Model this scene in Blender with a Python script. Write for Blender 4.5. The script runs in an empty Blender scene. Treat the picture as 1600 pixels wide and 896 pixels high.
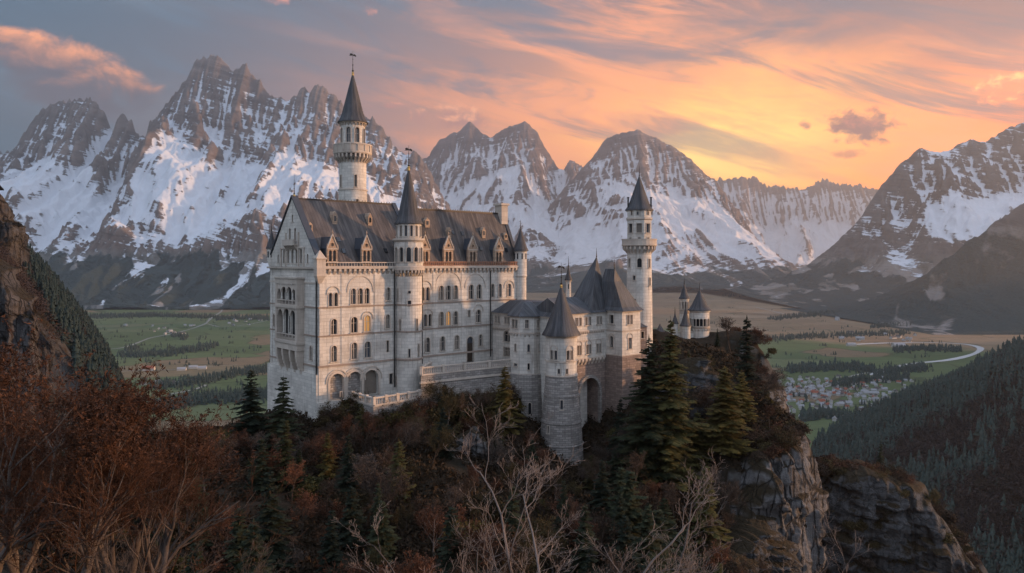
import bpy, bmesh, math, random
import numpy as np
from mathutils import Vector, Matrix, noise as mnoise

S = bpy.context.scene
C = S.collection
R = math.radians
random.seed(7)
rng = np.random.default_rng(11)

# ------------------------------------------------------------------ camera
F = 1160.0                       # focal length in pixels of a 1600 px wide picture
cam_d = bpy.data.cameras.new('camera')
cam = bpy.data.objects.new('camera', cam_d)
C.objects.link(cam)
cam.location = (0, 0, 0)
cam.rotation_euler = (R(90), 0, 0)
cam_d.sensor_width = 36.0
cam_d.lens = 36.0 * F / 1600.0
cam_d.shift_y = -38.0 / 1600.0   # level camera, horizon a little above the middle
cam_d.clip_start = 0.5
cam_d.clip_end = 120000
S.camera = cam

# ------------------------------------------------------------------ exposure
S.render.engine = 'CYCLES'
S.view_settings.view_transform = 'Standard'
S.view_settings.look = 'None'
S.view_settings.exposure = 0.2
S.view_settings.gamma = 1.0
S.view_settings.use_curve_mapping = False
cy = S.cycles
cy.max_bounces = 5
cy.diffuse_bounces = 2
cy.glossy_bounces = 2
cy.transmission_bounces = 2
cy.transparent_max_bounces = 4
cy.volume_bounces = 0
cy.use_denoising = True
try:
    cy.denoiser = 'OPENIMAGEDENOISE'
except Exception:
    pass
cy.use_adaptive_sampling = True
cy.adaptive_threshold = 0.02
cy.caustics_reflective = False
cy.caustics_refractive = False

SUN_AZ = 86.0                    # degrees right of the view direction
SUN_EL = 7.5

# ------------------------------------------------------------------ node helper
class NT:
    """Small wrapper that writes shader maths as calls."""
    def __init__(s, tree):
        s.t = tree
        s.n = tree.nodes
        s.l = tree.links
    def new(s, typ, **kw):
        nd = s.n.new(typ)
        for k, v in kw.items():
            setattr(nd, k, v)
        return nd
    def put(s, sock, v):
        if v is None:
            return
        if isinstance(v, bpy.types.NodeSocket):
            s.l.new(v, sock)
        elif isinstance(v, (tuple, list)) and len(v) == 3 and sock.type == 'RGBA':
            sock.default_value = (*v, 1)
        else:
            sock.default_value = v
    def m(s, op, a, b=None, c=None, clamp=False):
        nd = s.new('ShaderNodeMath', operation=op, use_clamp=clamp)
        for i, v in enumerate((a, b, c)):
            s.put(nd.inputs[i], v)
        return nd.outputs[0]
    def vm(s, op, a, b=None, scale=None):
        nd = s.new('ShaderNodeVectorMath', operation=op)
        s.put(nd.inputs[0], a)
        if b is not None:
            s.put(nd.inputs[1], b)
        if scale is not None:
            s.put(nd.inputs['Scale'], scale)
        return nd.outputs['Value' if op in ('DOT_PRODUCT', 'LENGTH') else 'Vector']
    def xyz(s, v):
        nd = s.new('ShaderNodeSeparateXYZ')
        s.put(nd.inputs[0], v)
        return nd.outputs
    def vec(s, x=0.0, y=0.0, z=0.0):
        nd = s.new('ShaderNodeCombineXYZ')
        for i, v in enumerate((x, y, z)):
            s.put(nd.inputs[i], v)
        return nd.outputs[0]
    def noise(s, v, scale=1.0, detail=4.0, rough=0.55, dist=0.0, typ='FBM', lac=2.0):
        nd = s.new('ShaderNodeTexNoise')
        nd.noise_type = typ
        s.put(nd.inputs['Vector'], v)
        for k, x in (('Scale', scale), ('Detail', detail), ('Roughness', rough), ('Distortion', dist), ('Lacunarity', lac)):
            s.put(nd.inputs[k], x)
        return nd.outputs['Fac']
    def step(s, x, a, b, smooth=True):
        nd = s.new('ShaderNodeMapRange')
        nd.interpolation_type = 'SMOOTHSTEP' if smooth else 'LINEAR'
        nd.clamp = True
        for k, v in ((0, x), (1, a), (2, b), (3, 0.0), (4, 1.0)):
            s.put(nd.inputs[k], v)
        return nd.outputs[0]
    def rng(s, x, a, b, c, d):
        nd = s.new('ShaderNodeMapRange')
        nd.clamp = True
        for k, v in ((0, x), (1, a), (2, b), (3, c), (4, d)):
            s.put(nd.inputs[k], v)
        return nd.outputs[0]
    def mix(s, f, a, b, mode='MIX'):
        nd = s.new('ShaderNodeMix', data_type='RGBA', blend_type=mode)
        s.put(nd.inputs['Factor'], f)
        s.put(nd.inputs[6], a)
        s.put(nd.inputs[7], b)
        return nd.outputs[2]
    def ramp(s, x, stops):
        nd = s.new('ShaderNodeValToRGB')
        e = nd.color_ramp.elements
        while len(e) < len(stops):
            e.new(0.5)
        for el, (p, c) in zip(e, stops):
            el.position = p
            el.color = (*c, 1)
        s.put(nd.inputs[0], x)
        return nd.outputs[0]

def srgb(r, g, b):
    f = lambda c: c / 12.92 if c <= 0.04045 else ((c + 0.055) / 1.055) ** 2.4
    return tuple(f(v / 255.0) for v in (r, g, b))

# ------------------------------------------------------------------ sky
W = bpy.data.worlds.new('World')
S.world = W
W.use_nodes = True
nt = NT(W.node_tree)
W.node_tree.nodes.clear()
_d = nt.new('ShaderNodeTexCoord').outputs['Generated']
_x, _y, _z = nt.xyz(_d)
az = nt.m('MULTIPLY', nt.m('ARCTAN2', _x, _y), 57.2958)           # degrees, 0 = straight ahead, + right
el = nt.m('MULTIPLY', nt.m('ARCSINE', nt.m('MINIMUM', nt.m('MAXIMUM', _z, -1.0), 1.0)), 57.2958)
def gauss(az0, el0, wa, we):
    a = nt.m('DIVIDE', nt.m('SUBTRACT', az, az0), wa)
    b = nt.m('DIVIDE', nt.m('SUBTRACT', el, el0), we)
    q = nt.m('ADD', nt.m('MULTIPLY', a, a), nt.m('MULTIPLY', b, b))
    return nt.m('POWER', 2.71828, nt.m('MULTIPLY', q, -1.0))
# slow warp so that no gradient is a clean ellipse
_w = nt.noise(nt.vec(nt.m('MULTIPLY', az, 0.045), nt.m('MULTIPLY', el, 0.12), 3.1), 1.0, 5, 0.55)
_w = nt.m('SUBTRACT', _w, 0.5)
az_s, el_s = az, el
az = nt.m('ADD', az, nt.m('MULTIPLY', _w, 16.0))
el = nt.m('ADD', el, nt.m('MULTIPLY', _w, 9.0))
sky = nt.ramp(nt.m('DIVIDE', el_s, 60.0, clamp=True), [(0.0, srgb(92, 112, 128)), (0.12, srgb(56, 88, 108)),
              (0.33, srgb(60, 90, 112)), (0.60, srgb(150, 167, 190)), (1.0, srgb(190, 207, 234))])
# unseen sky behind the viewer, brightened like the zenith to fill the castle walls
back = nt.step(nt.m('MULTIPLY', _y, -1.0), -0.35, 0.55)
sky = nt.mix(nt.m('MULTIPLY', back, nt.step(_z, -0.1, 0.12)), sky, srgb(196, 208, 230))
sky = nt.mix(nt.m('MULTIPLY', gauss(8, 6, 26, 11), 0.75), sky, srgb(222, 160, 132))
sky = nt.mix(nt.m('MULTIPLY', gauss(25, 5.5, 23, 8.2), 0.95), sky, tuple(1.45 * c for c in srgb(250, 122, 58)))
sky = nt.mix(nt.m('MULTIPLY', gauss(15.5, 7.0, 13, 6.6), 0.95), sky, tuple(1.75 * c for c in srgb(255, 164, 62)))
sky = nt.mix(nt.m('MULTIPLY', gauss(15.5, 8.0, 7.5, 3.6), 0.8), sky, tuple(1.9 * c for c in srgb(255, 212, 108)))
# streaked high cloud: two layers of stretched noise, tilted
def streak(rot, sx, sy, seed, lo, hi, det=5.0, dist=0.6):
    c, s_ = math.cos(R(rot)), math.sin(R(rot))
    a = nt.m('ADD', nt.m('MULTIPLY', az_s, c * sx), nt.m('MULTIPLY', el_s, s_ * sx))
    b = nt.m('ADD', nt.m('MULTIPLY', az_s, -s_ * sy), nt.m('MULTIPLY', el_s, c * sy))
    return nt.step(nt.noise(nt.vec(a, b, seed), 1.0, det, 0.62, dist), lo, hi)
front = nt.step(_y, 0.2, 0.6)
near = gauss(17, 7, 30, 15)                      # how close to the glow
warm = nt.mix(near, srgb(200, 136, 116), tuple(1.4 * c for c in srgb(255, 158, 92)))
s1 = nt.m('MULTIPLY', streak(-9, 0.050, 0.26, 1.7, 0.47, 0.66), nt.step(az_s, -26.0, 4.0))
s2 = nt.m('MULTIPLY', streak(-22, 0.070, 0.34, 9.3, 0.48, 0.70), nt.step(az_s, -16.0, 12.0))
hi = nt.step(el_s, 3.0, 10.0)
sky = nt.mix(nt.m('MULTIPLY', nt.m('MULTIPLY', s1, nt.m('MULTIPLY', front, nt.rng(near, 0.0, 0.5, 0.30, 1.0))), 0.80), sky, warm)
sky = nt.mix(nt.m('MULTIPLY', nt.m('MULTIPLY', s2, nt.m('MULTIPLY', front, nt.rng(near, 0.0, 0.5, 0.4, 1.0))), 0.65), sky, warm)
s3 = nt.m('MULTIPLY', streak(-16, 0.060, 0.36, 21.0, 0.48, 0.66), hi)      # blue-grey gaps
sky = nt.mix(nt.m('MULTIPLY', nt.m('MULTIPLY', s3, front), 0.72), sky, srgb(86, 108, 128))
s4 = nt.m('MULTIPLY', streak(-6, 0.035, 0.20, 33.0, 0.44, 0.66), nt.step(az_s, 8.0, -14.0))
sky = nt.mix(nt.m('MULTIPLY', nt.m('MULTIPLY', s4, front), 0.18), sky, srgb(136, 140, 148))
_g = nt.m('MULTIPLY', gauss(19.0, 16.6, 7.5, 3.4), nt.step(nt.noise(nt.vec(nt.m('MULTIPLY', az_s, 0.10), nt.m('MULTIPLY', el_s, 0.34), 41.0), 1.0, 5, 0.6, 0.5), 0.34, 0.62))
sky = nt.mix(nt.m('MULTIPLY', _g, 0.85), sky, srgb(84, 104, 122))
_g = nt.m('MULTIPLY', gauss(34.0, 18.5, 13, 6.0), 0.6)
sky = nt.mix(_g, sky, srgb(142, 112, 106))
# small cumulus, each an uneven puff with a lit upper side
_pn = {}
def pnoise(sc):
    if sc not in _pn:
        a_ = nt.noise(nt.vec(nt.m('MULTIPLY', az_s, sc), nt.m('MULTIPLY', el_s, sc * 1.35), 4.2), 1.0, 5, 0.58, 0.35)
        b_ = nt.noise(nt.vec(nt.m('MULTIPLY', nt.m('ADD', az_s, -0.35), sc), nt.m('MULTIPLY', nt.m('ADD', el_s, 0.45), sc * 1.35), 4.2), 1.0, 4, 0.58, 0.35)
        _pn[sc] = (a_, b_)
    return _pn[sc]
def puff(sky, az0, el0, wa, we, seed, lit, dark, amp=1.0, thr=0.46, tilt=0.0, sc=0.55, soft=2.6):
    da = nt.m('SUBTRACT', az_s, az0)
    de = nt.m('SUBTRACT', nt.m('SUBTRACT', el_s, el0), nt.m('MULTIPLY', da, tilt))
    q = nt.m('ADD', nt.m('POWER', nt.m('ABSOLUTE', nt.m('DIVIDE', da, wa)), 2.0), nt.m('POWER', nt.m('ABSOLUTE', nt.m('DIVIDE', de, we)), 2.0))
    n, n2 = pnoise(0.34 if sc < 0.5 else 0.6 if sc < 0.9 else 1.05)
    body = nt.m('SUBTRACT', nt.m('ADD', nt.m('SUBTRACT', 1.0, q), nt.m('MULTIPLY', n, 1.7)), 1.0)
    a = nt.m('MULTIPLY', nt.step(body, thr - 0.12, thr + 0.42), amp)
    shade = nt.step(nt.m('ADD', nt.m('MULTIPLY', nt.m('SUBTRACT', n, n2), soft), nt.m('DIVIDE', de, we * 1.3)), -0.15, 0.95)
    return nt.mix(a, sky, nt.mix(shade, dark, lit))
sky = puff(sky, -31.0, 12.1, 6.6, 3.1, 4.2, tuple(1.3 * c for c in srgb(250, 160, 104)), srgb(92, 86, 96), 1.0, 0.20, -0.16, 0.40, 1.2)
sky = puff(sky, -36.5, 12.0, 3.6, 1.3, 6.2, srgb(150, 118, 112), srgb(90, 92, 106), 0.8, 0.55, 0.0, 0.7)
sky = puff(sky, 25.2, 9.4, 3.4, 1.8, 12.9, srgb(206, 124, 98), srgb(140, 92, 88), 1.0, 0.38, -0.12, 0.95)
sky = puff(sky, 21.6, 9.8, 0.7, 0.6, 15.0, srgb(214, 132, 100), srgb(170, 104, 92), 0.8, 0.50, 0.0, 1.4)
sky = puff(sky, 24.6, 7.6, 2.2, 0.55, 17.0, srgb(226, 136, 98), srgb(190, 112, 92), 0.7, 0.52, 0.0, 1.1)
sky = puff(sky, 33.4, 11.2, 2.2, 1.8, 19.0, tuple(1.7 * c for c in srgb(255, 170, 100)), tuple(1.2 * c for c in srgb(240, 140, 92)), 1.0, 0.44, 0.1, 0.95)
sky = puff(sky, -4.6, 11.0, 4.4, 1.5, 23.0, tuple(1.3 * c for c in srgb(246, 170, 122)), srgb(180, 124, 114), 0.9, 0.44, -0.03, 0.75)
sky = puff(sky, -9.0, 11.8, 1.2, 0.45, 25.0, srgb(242, 160, 124), srgb(190, 128, 116), 0.8, 0.50, 0.0, 1.1)
sky = puff(sky, -17.6, 18.6, 1.5, 0.6, 29.0, srgb(238, 158, 130), srgb(176, 124, 118), 0.85, 0.48, 0.0, 1.2)
sky = puff(sky, -10.8, 18.4, 0.9, 0.5, 31.0, srgb(240, 160, 130), srgb(180, 126, 118), 0.85, 0.48, 0.0, 1.3)
ns = nt.new('ShaderNodeTexSky', sky_type='NISHITA', sun_disc=False)
ns.sun_elevation = R(SUN_EL)
ns.sun_rotation = R(SUN_AZ)
ns.air_density = 1.5
ns.dust_density = 2.0
bg_n = nt.new('ShaderNodeBackground')
nt.put(bg_n.inputs[0], ns.outputs[0])
bg_n.inputs[1].default_value = 0.008
bg = nt.new('ShaderNodeBackground')
nt.put(bg.inputs[0], sky)
bg.inputs[1].default_value = 1.25
addn = nt.new('ShaderNodeAddShader')
nt.l.new(bg.outputs[0], addn.inputs[0])
nt.l.new(bg_n.outputs[0], addn.inputs[1])
W.cycles.sampling_method = 'MANUAL'
W.cycles.sample_map_resolution = 512
wo = nt.new('ShaderNodeOutputWorld')
nt.l.new(addn.outputs[0], wo.inputs[0])

# ------------------------------------------------------------------ sun
sl = bpy.data.lights.new('sun', 'SUN')
sl.energy = 5.0
sl.angle = R(2.0)
sl.color = (1.0, 0.56, 0.29)
sun = bpy.data.objects.new('sun', sl)
C.objects.link(sun)
_sd = Vector((math.sin(R(SUN_AZ)) * math.cos(R(SUN_EL)), math.cos(R(SUN_AZ)) * math.cos(R(SUN_EL)), math.sin(R(SUN_EL))))
sun.rotation_euler = _sd.to_track_quat('Z', 'Y').to_euler()
sun.location = (60, 30, 60)
# ------------------------------------------------------------------ mesh helpers
class MB:
    def __init__(s):
        s.v = []
        s.f = []
    def add(s, vs, fs):
        o = len(s.v)
        s.v.extend(vs)
        s.f.extend([tuple(i + o for i in f) for f in fs])
        return s
    def box(s, x0, x1, y0, y1, z0, z1):
        vs = [(x0, y0, z0), (x1, y0, z0), (x1, y1, z0), (x0, y1, z0), (x0, y0, z1), (x1, y0, z1), (x1, y1, z1), (x0, y1, z1)]
        return s.add(vs, [(0, 3, 2, 1), (4, 5, 6, 7), (0, 1, 5, 4), (1, 2, 6, 5), (2, 3, 7, 6), (3, 0, 4, 7)])
    def prism(s, poly, z0, z1):                      # counter-clockwise plan polygon raised
        n = len(poly)
        vs = [(x, y, z0) for x, y in poly] + [(x, y, z1) for x, y in poly]
        fs = [tuple(range(n - 1, -1, -1)), tuple(range(n, 2 * n))]
        fs += [(i, (i + 1) % n, n + (i + 1) % n, n + i) for i in range(n)]
        return s.add(vs, fs)
    def frustum(s, p0, z0, p1, z1):
        n = len(p0)
        vs = [(x, y, z0) for x, y in p0] + [(x, y, z1) for x, y in p1]
        fs = [tuple(range(n - 1, -1, -1)), tuple(range(n, 2 * n))]
        fs += [(i, (i + 1) % n, n + (i + 1) % n, n + i) for i in range(n)]
        return s.add(vs, fs)
    def slab_xz(s, poly, y0, y1):                    # polygon in x,z (ccw seen from -y) pushed along y
        n = len(poly)
        vs = [(x, y0, z) for x, z in poly] + [(x, y1, z) for x, z in poly]
        fs = [tuple(range(n)), tuple(range(2 * n - 1, n - 1, -1))]
        fs += [(i, n + i, n + (i + 1) % n, (i + 1) % n) for i in range(n)]
        return s.add(vs, fs)
    def slab_yz(s, poly, x0, x1):                    # polygon in y,z (ccw seen from +x) pushed along x
        n = len(poly)
        vs = [(x1, y, z) for y, z in poly] + [(x0, y, z) for y, z in poly]
        fs = [tuple(range(n)), tuple(range(2 * n - 1, n - 1, -1))]
        fs += [(i, n + i, n + (i + 1) % n, (i + 1) % n) for i in range(n)]
        return s.add(vs, fs)
    def ring_xz(s, outer, inner, y0, y1):            # frame between two matching outlines in x,z
        n = len(outer)
        vs = []
        for y in (y0, y1):
            vs += [(x, y, z) for x, z in outer] + [(x, y, z) for x, z in inner]
        fs = []
        for i in range(n):
            j = (i + 1) % n
            fs += [(i, j, n + j, n + i), (2 * n + i, 3 * n + i, 3 * n + j, 2 * n + j),
                   (i, 2 * n + i, 2 * n + j, j), (n + i, n + j, 3 * n + j, 3 * n + i)]
        return s.add(vs, fs)
    def lathe(s, prof, n=24, cx=0, cy=0, ph=0.0):
        """prof: (radius, z) from bottom to top; closed at both ends."""
        vs, fs, rows = [], [], []
        for r, z in prof:
            if r <= 1e-6:
                rows.append([len(vs)])
                vs.append((cx, cy, z))
            else:
                rows.append(list(range(len(vs), len(vs) + n)))
                vs += [(cx + r * math.cos(ph + 2 * math.pi * i / n), cy + r * math.sin(ph + 2 * math.pi * i / n), z) for i in range(n)]
        for a, b in zip(rows[:-1], rows[1:]):
            for i in range(n):
                j = (i + 1) % n
                if len(a) == 1 and len(b) == 1:
                    continue
                if len(a) == 1:
                    fs.append((a[0], b[j], b[i]))
                elif len(b) == 1:
                    fs.append((a[i], a[j], b[0]))
                else:
                    fs.append((a[i], a[j], b[j], b[i]))
        if len(rows[0]) > 1:
            fs.append(tuple(reversed(rows[0])))
        if len(rows[-1]) > 1:
            fs.append(tuple(rows[-1]))
        return s.add(vs, fs)
    def obox(s, c, ax, hx, hy, z0, z1):              # plan box turned so that its long axis lies along ax
        ux, uy = ax
        L = math.hypot(ux, uy)
        ux, uy = ux / L, uy / L
        p = [(c[0] + a * hx * ux - b * hy * uy, c[1] + a * hx * uy + b * hy * ux) for a, b in ((-1, -1), (1, -1), (1, 1), (-1, 1))]
        return s.prism(p, z0, z1)
    def tube(s, pts, rad, n=5):
        vs, fs = [], []
        m = len(pts)
        P = [Vector(p) for p in pts]
        for i, p in enumerate(P):
            t = (P[min(i + 1, m - 1)] - P[max(i - 1, 0)])
            t = t.normalized() if t.length > 1e-9 else Vector((0, 0, 1))
            a = t.cross(Vector((0.3, 0.1, 1.0)) if abs(t.z) < 0.95 else Vector((1, 0, 0))).normalized()
            b = t.cross(a)
            for k in range(n):
                q = 2 * math.pi * k / n
                w = p + (a * math.cos(q) + b * math.sin(q)) * rad[i]
                vs.append((w.x, w.y, w.z))
        for i in range(m - 1):
            for k in range(n):
                fs.append((i * n + k, i * n + (k + 1) % n, (i + 1) * n + (k + 1) % n, (i + 1) * n + k))
        fs.append(tuple(range(n - 1, -1, -1)))
        fs.append(tuple((m - 1) * n + k for k in range(n)))
        return s.add(vs, fs)
    def mesh(s, name, fix=True):
        me = bpy.data.meshes.new(name)
        me.from_pydata(s.v, [], s.f)
        if fix:
            bm = bmesh.new()
            bm.from_mesh(me)
            bmesh.ops.recalc_face_normals(bm, faces=bm.faces)
            bm.to_mesh(me)
            bm.free()
        me.update()
        return me

def link(name, me, mat=None, parent=None, loc=None, rotz=None):
    o = bpy.data.objects.new(name, me)
    C.objects.link(o)
    if mat is not None and me is not None and not me.materials:
        me.materials.append(mat)
    if parent is not None:
        o.parent = parent
    if loc is not None:
        o.location = loc
    if rotz is not None:
        o.rotation_euler = (0, 0, rotz)
    return o

def obj(name, mb, mat, parent=None, loc=None, rotz=None, smooth=None, fix=True):
    me = mb.mesh(name, fix)
    if smooth is not None:
        me.polygons.foreach_set('use_smooth', [True] * len(me.polygons))
        if smooth < 180:
            try:
                me.set_sharp_from_angle(angle=R(smooth))
            except Exception:
                pass
    return link(name, me, mat, parent, loc, rotz)

def tag(o, label=None, cat=None, group=None, kind=None):
    if label: o['label'] = label
    if cat: o['category'] = cat
    if group: o['group'] = group
    if kind: o['kind'] = kind
    return o

def thing(name, label, cat, loc=(0, 0, 0), rotz=0.0, group=None):
    o = bpy.data.objects.new(name, None)
    o.empty_display_size = 0.5
    C.objects.link(o)
    o.location = loc
    o.rotation_euler = (0, 0, rotz)
    return tag(o, label, cat, group)

def copy_tree(o, parent=None):
    c = o.copy()
    C.objects.link(c)
    if parent is not None:
        c.parent = parent
    for ch in list(o.children):
        copy_tree(ch, c)
    return c

def carve(o, cut):
    """Cut the openings of a wall: real holes, one boolean for all of them."""
    if not cut.v:
        return
    cm = cut.mesh('opening')
    co = bpy.data.objects.new('opening', cm)
    C.objects.link(co)
    if o.parent is not None:
        co.parent = o.parent
    co.location = o.location
    bpy.context.view_layer.update()
    md = o.modifiers.new('openings', 'BOOLEAN')
    md.operation = 'DIFFERENCE'
    md.solver = 'EXACT'
    md.use_self = True
    md.object = co
    bpy.context.view_layer.update()
    dg = bpy.context.evaluated_depsgraph_get()
    me = bpy.data.meshes.new_from_object(o.evaluated_get(dg))
    o.modifiers.clear()
    old = o.data
    o.data = me
    me.name = old.name
    bpy.data.objects.remove(co)

# ------------------------------------------------------------------ materials
def material(name):
    m = bpy.data.materials.new(name)
    m.use_nodes = True
    t = NT(m.node_tree)
    b = m.node_tree.nodes['Principled BSDF']
    b.inputs['Specular IOR Level'].default_value = 0.3
    return m, t, b

def plain(name, col, rough=0.7, metal=0.0, emit=None, var=0.25, scale=3.0):
    m, t, b = material(name)
    n = t.noise(t.new('ShaderNodeTexCoord').outputs['Object'], scale, 4, 0.6)
    t.put(b.inputs['Base Color'], t.mix(n, tuple(c * (1 - var) for c in col), tuple(min(1, c * (1 + var)) for c in col)))
    b.inputs['Roughness'].default_value = rough
    b.inputs['Metallic'].default_value = metal
    if emit:
        b.inputs['Emission Color'].default_value = (*emit[0], 1)
        b.inputs['Emission Strength'].default_value = emit[1]
    return m

def stone(name, col, dirt, round_=False, bw=1.1, bh=0.5, mortar=0.02, contrast=0.11, dirt_amt=0.6, bump=0.45):
    """Coursed stone: blocks of slightly different tone, joints, blotches and rain streaks."""
    m, t, b = material(name)
    oc = t.new('ShaderNodeTexCoord').outputs['Object']
    x, y, z = t.xyz(oc)
    if round_:
        r = t.m('SQRT', t.m('ADD', t.m('MULTIPLY', x, x), t.m('MULTIPLY', y, y)))
        h = t.m('MULTIPLY', t.m('ARCTAN2', y, x), 2.6)
    else:
        h = t.m('ADD', x, y)
    wob = t.m('MULTIPLY', t.m('SUBTRACT', t.noise(oc, 0.9, 2), 0.5), 0.12)
    br = t.new('ShaderNodeTexBrick')
    t.put(br.inputs['Vector'], t.vec(h, t.m('ADD', z, wob), 0.0))
    br.inputs['Scale'].default_value = 1.0
    br.inputs['Brick Width'].default_value = bw
    br.inputs['Row Height'].default_value = bh
    br.inputs['Mortar Size'].default_value = mortar
    br.inputs['Mortar Smooth'].default_value = 0.4
    br.inputs['Bias'].default_value = 0.0
    br.offset = 0.5
    lo = tuple(c * (1 - contrast) for c in col)
    hi = tuple(min(1, c * (1 + contrast)) for c in col)
    t.put(br.inputs['Color1'], lo)
    t.put(br.inputs['Color2'], hi)
    t.put(br.inputs['Mortar'], tuple(c * 0.55 for c in col))
    base = br.outputs['Color']
    # every block its own tone: noise sampled in whole courses
    cell = t.noise(t.vec(t.m('MULTIPLY', h, 0.45), t.m('FLOOR', t.m('DIVIDE', z, bh)), 2.0), 1.3, 2, 0.5)
    base = t.mix(t.m('MULTIPLY', t.step(cell, 0.35, 0.7), 0.16), base, tuple(c * 0.72 for c in col))
    blot = t.step(t.noise(oc, 0.22, 5, 0.62, 0.5), 0.42, 0.72)
    base = t.mix(t.m('MULTIPLY', blot, dirt_amt * 0.42), base, dirt)
    strk = t.step(t.noise(t.vec(t.m('MULTIPLY', h, 2.4), t.m('MULTIPLY', z, 0.16), 4.0), 1.0, 6, 0.68), 0.50, 0.72)
    base = t.mix(t.m('MULTIPLY', strk, dirt_amt * 0.75), base, dirt)
    fine = t.noise(oc, 6.0, 4, 0.65)
    base = t.mix(0.35, base, t.mix(fine, (0.35, 0.35, 0.35), (0.65, 0.65, 0.65)), 'OVERLAY')
    t.put(b.inputs['Base Color'], base)
    b.inputs['Roughness'].default_value = 0.88
    bp = t.new('ShaderNodeBump')
    bp.inputs['Strength'].default_value = bump
    bp.inputs['Distance'].default_value = 0.06
    hgt = t.m('ADD', t.m('MULTIPLY', br.outputs['Fac'], -0.8), t.m('ADD', t.m('MULTIPLY', fine, 0.5), t.m('MULTIPLY', cell, 0.8)))
    t.put(bp.inputs['Height'], hgt)
    t.l.new(bp.outputs[0], b.inputs['Normal'])
    return m

def roofing(name, col, worn, seam=0.55, round_=False):
    """Standing-seam / slate roof with seams running down the slope and weather stains."""
    m, t, b = material(name)
    oc = t.new('ShaderNodeTexCoord').outputs['Object']
    x, y, z = t.xyz(oc)
    if round_:
        h = t.m('MULTIPLY', t.m('ARCTAN2', y, x), 2.4)
    else:
        nx, ny, nz = t.xyz(t.new('ShaderNodeNewGeometry').outputs['Normal'])
        tc = t.new('ShaderNodeVectorTransform', vector_type='NORMAL', convert_from='WORLD', convert_to='OBJECT')
        t.l.new(t.new('ShaderNodeNewGeometry').outputs['True Normal'], tc.inputs[0])
        nx, ny, nz = t.xyz(tc.outputs[0])
        h = t.mix(t.m('GREATER_THAN', t.m('ABSOLUTE', ny), t.m('ABSOLUTE', nx)), t.vec(y, y, y), t.vec(x, x, x))
        h = t.xyz(h)[0]
    f = t.m('FRACT', t.m('DIVIDE', h, seam))
    line = t.step(t.m('ABSOLUTE', t.m('SUBTRACT', f, 0.5)), 0.40, 0.49)
    strip = t.noise(t.vec(t.m('FLOOR', t.m('DIVIDE', h, seam)), t.m('MULTIPLY', z, 0.10), 1.0), 2.3, 2)
    strk = t.noise(t.vec(t.m('MULTIPLY', h, 1.1), t.m('MULTIPLY', z, 0.14), 6.0), 1.0, 6, 0.7)
    base = t.mix(t.step(strip, 0.3, 0.7), tuple(c * 0.6 for c in col), tuple(c * 1.45 for c in col))
    base = t.mix(t.m('MULTIPLY', t.step(strk, 0.46, 0.66), 0.85), base, worn)
    base = t.mix(t.m('MULTIPLY', t.step(t.noise(oc, 0.35, 5, 0.65), 0.5, 0.75), 0.5), base, tuple(c * 0.55 for c in col))
    base = t.mix(t.m('MULTIPLY', line, 0.75), base, tuple(c * 0.4 for c in col))
    t.put(b.inputs['Base Color'], base)
    t.put(b.inputs['Roughness'], t.rng(strk, 0.3, 0.7, 0.5, 0.7))
    b.inputs['Specular IOR Level'].default_value = 0.3
    bp = t.new('ShaderNodeBump')
    bp.inputs['Strength'].default_value = 0.5
    bp.inputs['Distance'].default_value = 0.05
    t.put(bp.inputs['Height'], t.m('ADD', line, t.m('MULTIPLY', strk, 0.6)))
    t.l.new(bp.outputs[0], b.inputs['Normal'])
    return m

M = {}
M['palace'] = stone('palace_limestone', (0.60, 0.565, 0.51), (0.20, 0.17, 0.145), False, 1.3, 0.55, 0.02, 0.12, 0.8)
M['palace_round'] = stone('tower_limestone', (0.60, 0.565, 0.51), (0.20, 0.17, 0.145), True, 1.3, 0.55, 0.02, 0.12, 0.8)
M['trim'] = stone('carved_trim_stone', (0.50, 0.435, 0.37), (0.22, 0.175, 0.145), False, 1.6, 0.9, 0.012, 0.10, 0.55, 0.3)
M['string'] = stone('brown_string_course', (0.31, 0.245, 0.20), (0.16, 0.12, 0.10), False, 1.6, 0.9, 0.012, 0.10, 0.5, 0.3)
M['dormer'] = stone('brown_carved_stone', (0.40, 0.295, 0.215), (0.17, 0.115, 0.085), False, 0.7, 0.4, 0.02, 0.2, 0.8, 0.6)
M['rubble'] = stone('rubble_masonry', (0.31, 0.285, 0.262), (0.15, 0.135, 0.125), False, 0.75, 0.36, 0.035, 0.30, 0.9, 1.0)
M['rubble_round'] = stone('round_rubble_masonry', (0.31, 0.285, 0.262), (0.15, 0.135, 0.125), True, 0.75, 0.36, 0.035, 0.30, 0.9, 1.0)
M['redstone'] = stone('reddish_sandstone', (0.26, 0.20, 0.17), (0.12, 0.092, 0.08), False, 0.8, 0.4, 0.03, 0.25, 0.8, 0.9)
M['roof'] = roofing('brown_slate_roof', (0.075, 0.064, 0.060), (0.15, 0.125, 0.11))
M['roof_grey'] = roofing('grey_sheet_roof', (0.060, 0.062, 0.068), (0.12, 0.118, 0.12), 0.5)
M['cone'] = roofing('grey_cone_roof', (0.052, 0.052, 0.058), (0.105, 0.098, 0.094), 0.45, True)
M['glass'] = plain('dark_window_glass', (0.022, 0.024, 0.028), 0.12)
M['glass'].node_tree.nodes['Principled BSDF'].inputs['Specular IOR Level'].default_value = 0.7
M['glass_painted_sky'] = plain('painted_sky_sheen_glass', (0.075, 0.082, 0.098), 0.15)  # sky reflection painted in as a paler, bluer base colour
M['glass_curtain'] = plain('curtained_glass', (0.17, 0.145, 0.12), 0.3)
M['lit'] = plain('lit_window_glass', (0.20, 0.10, 0.04), 0.3, 0, ((1.0, 0.50, 0.16), 0.38), 0.6, 2.0)
M['metal'] = plain('dark_iron', (0.045, 0.042, 0.04), 0.5, 0.6)
M['gold'] = plain('gilded_metal', (0.55, 0.36, 0.12), 0.4, 0.8)
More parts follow.
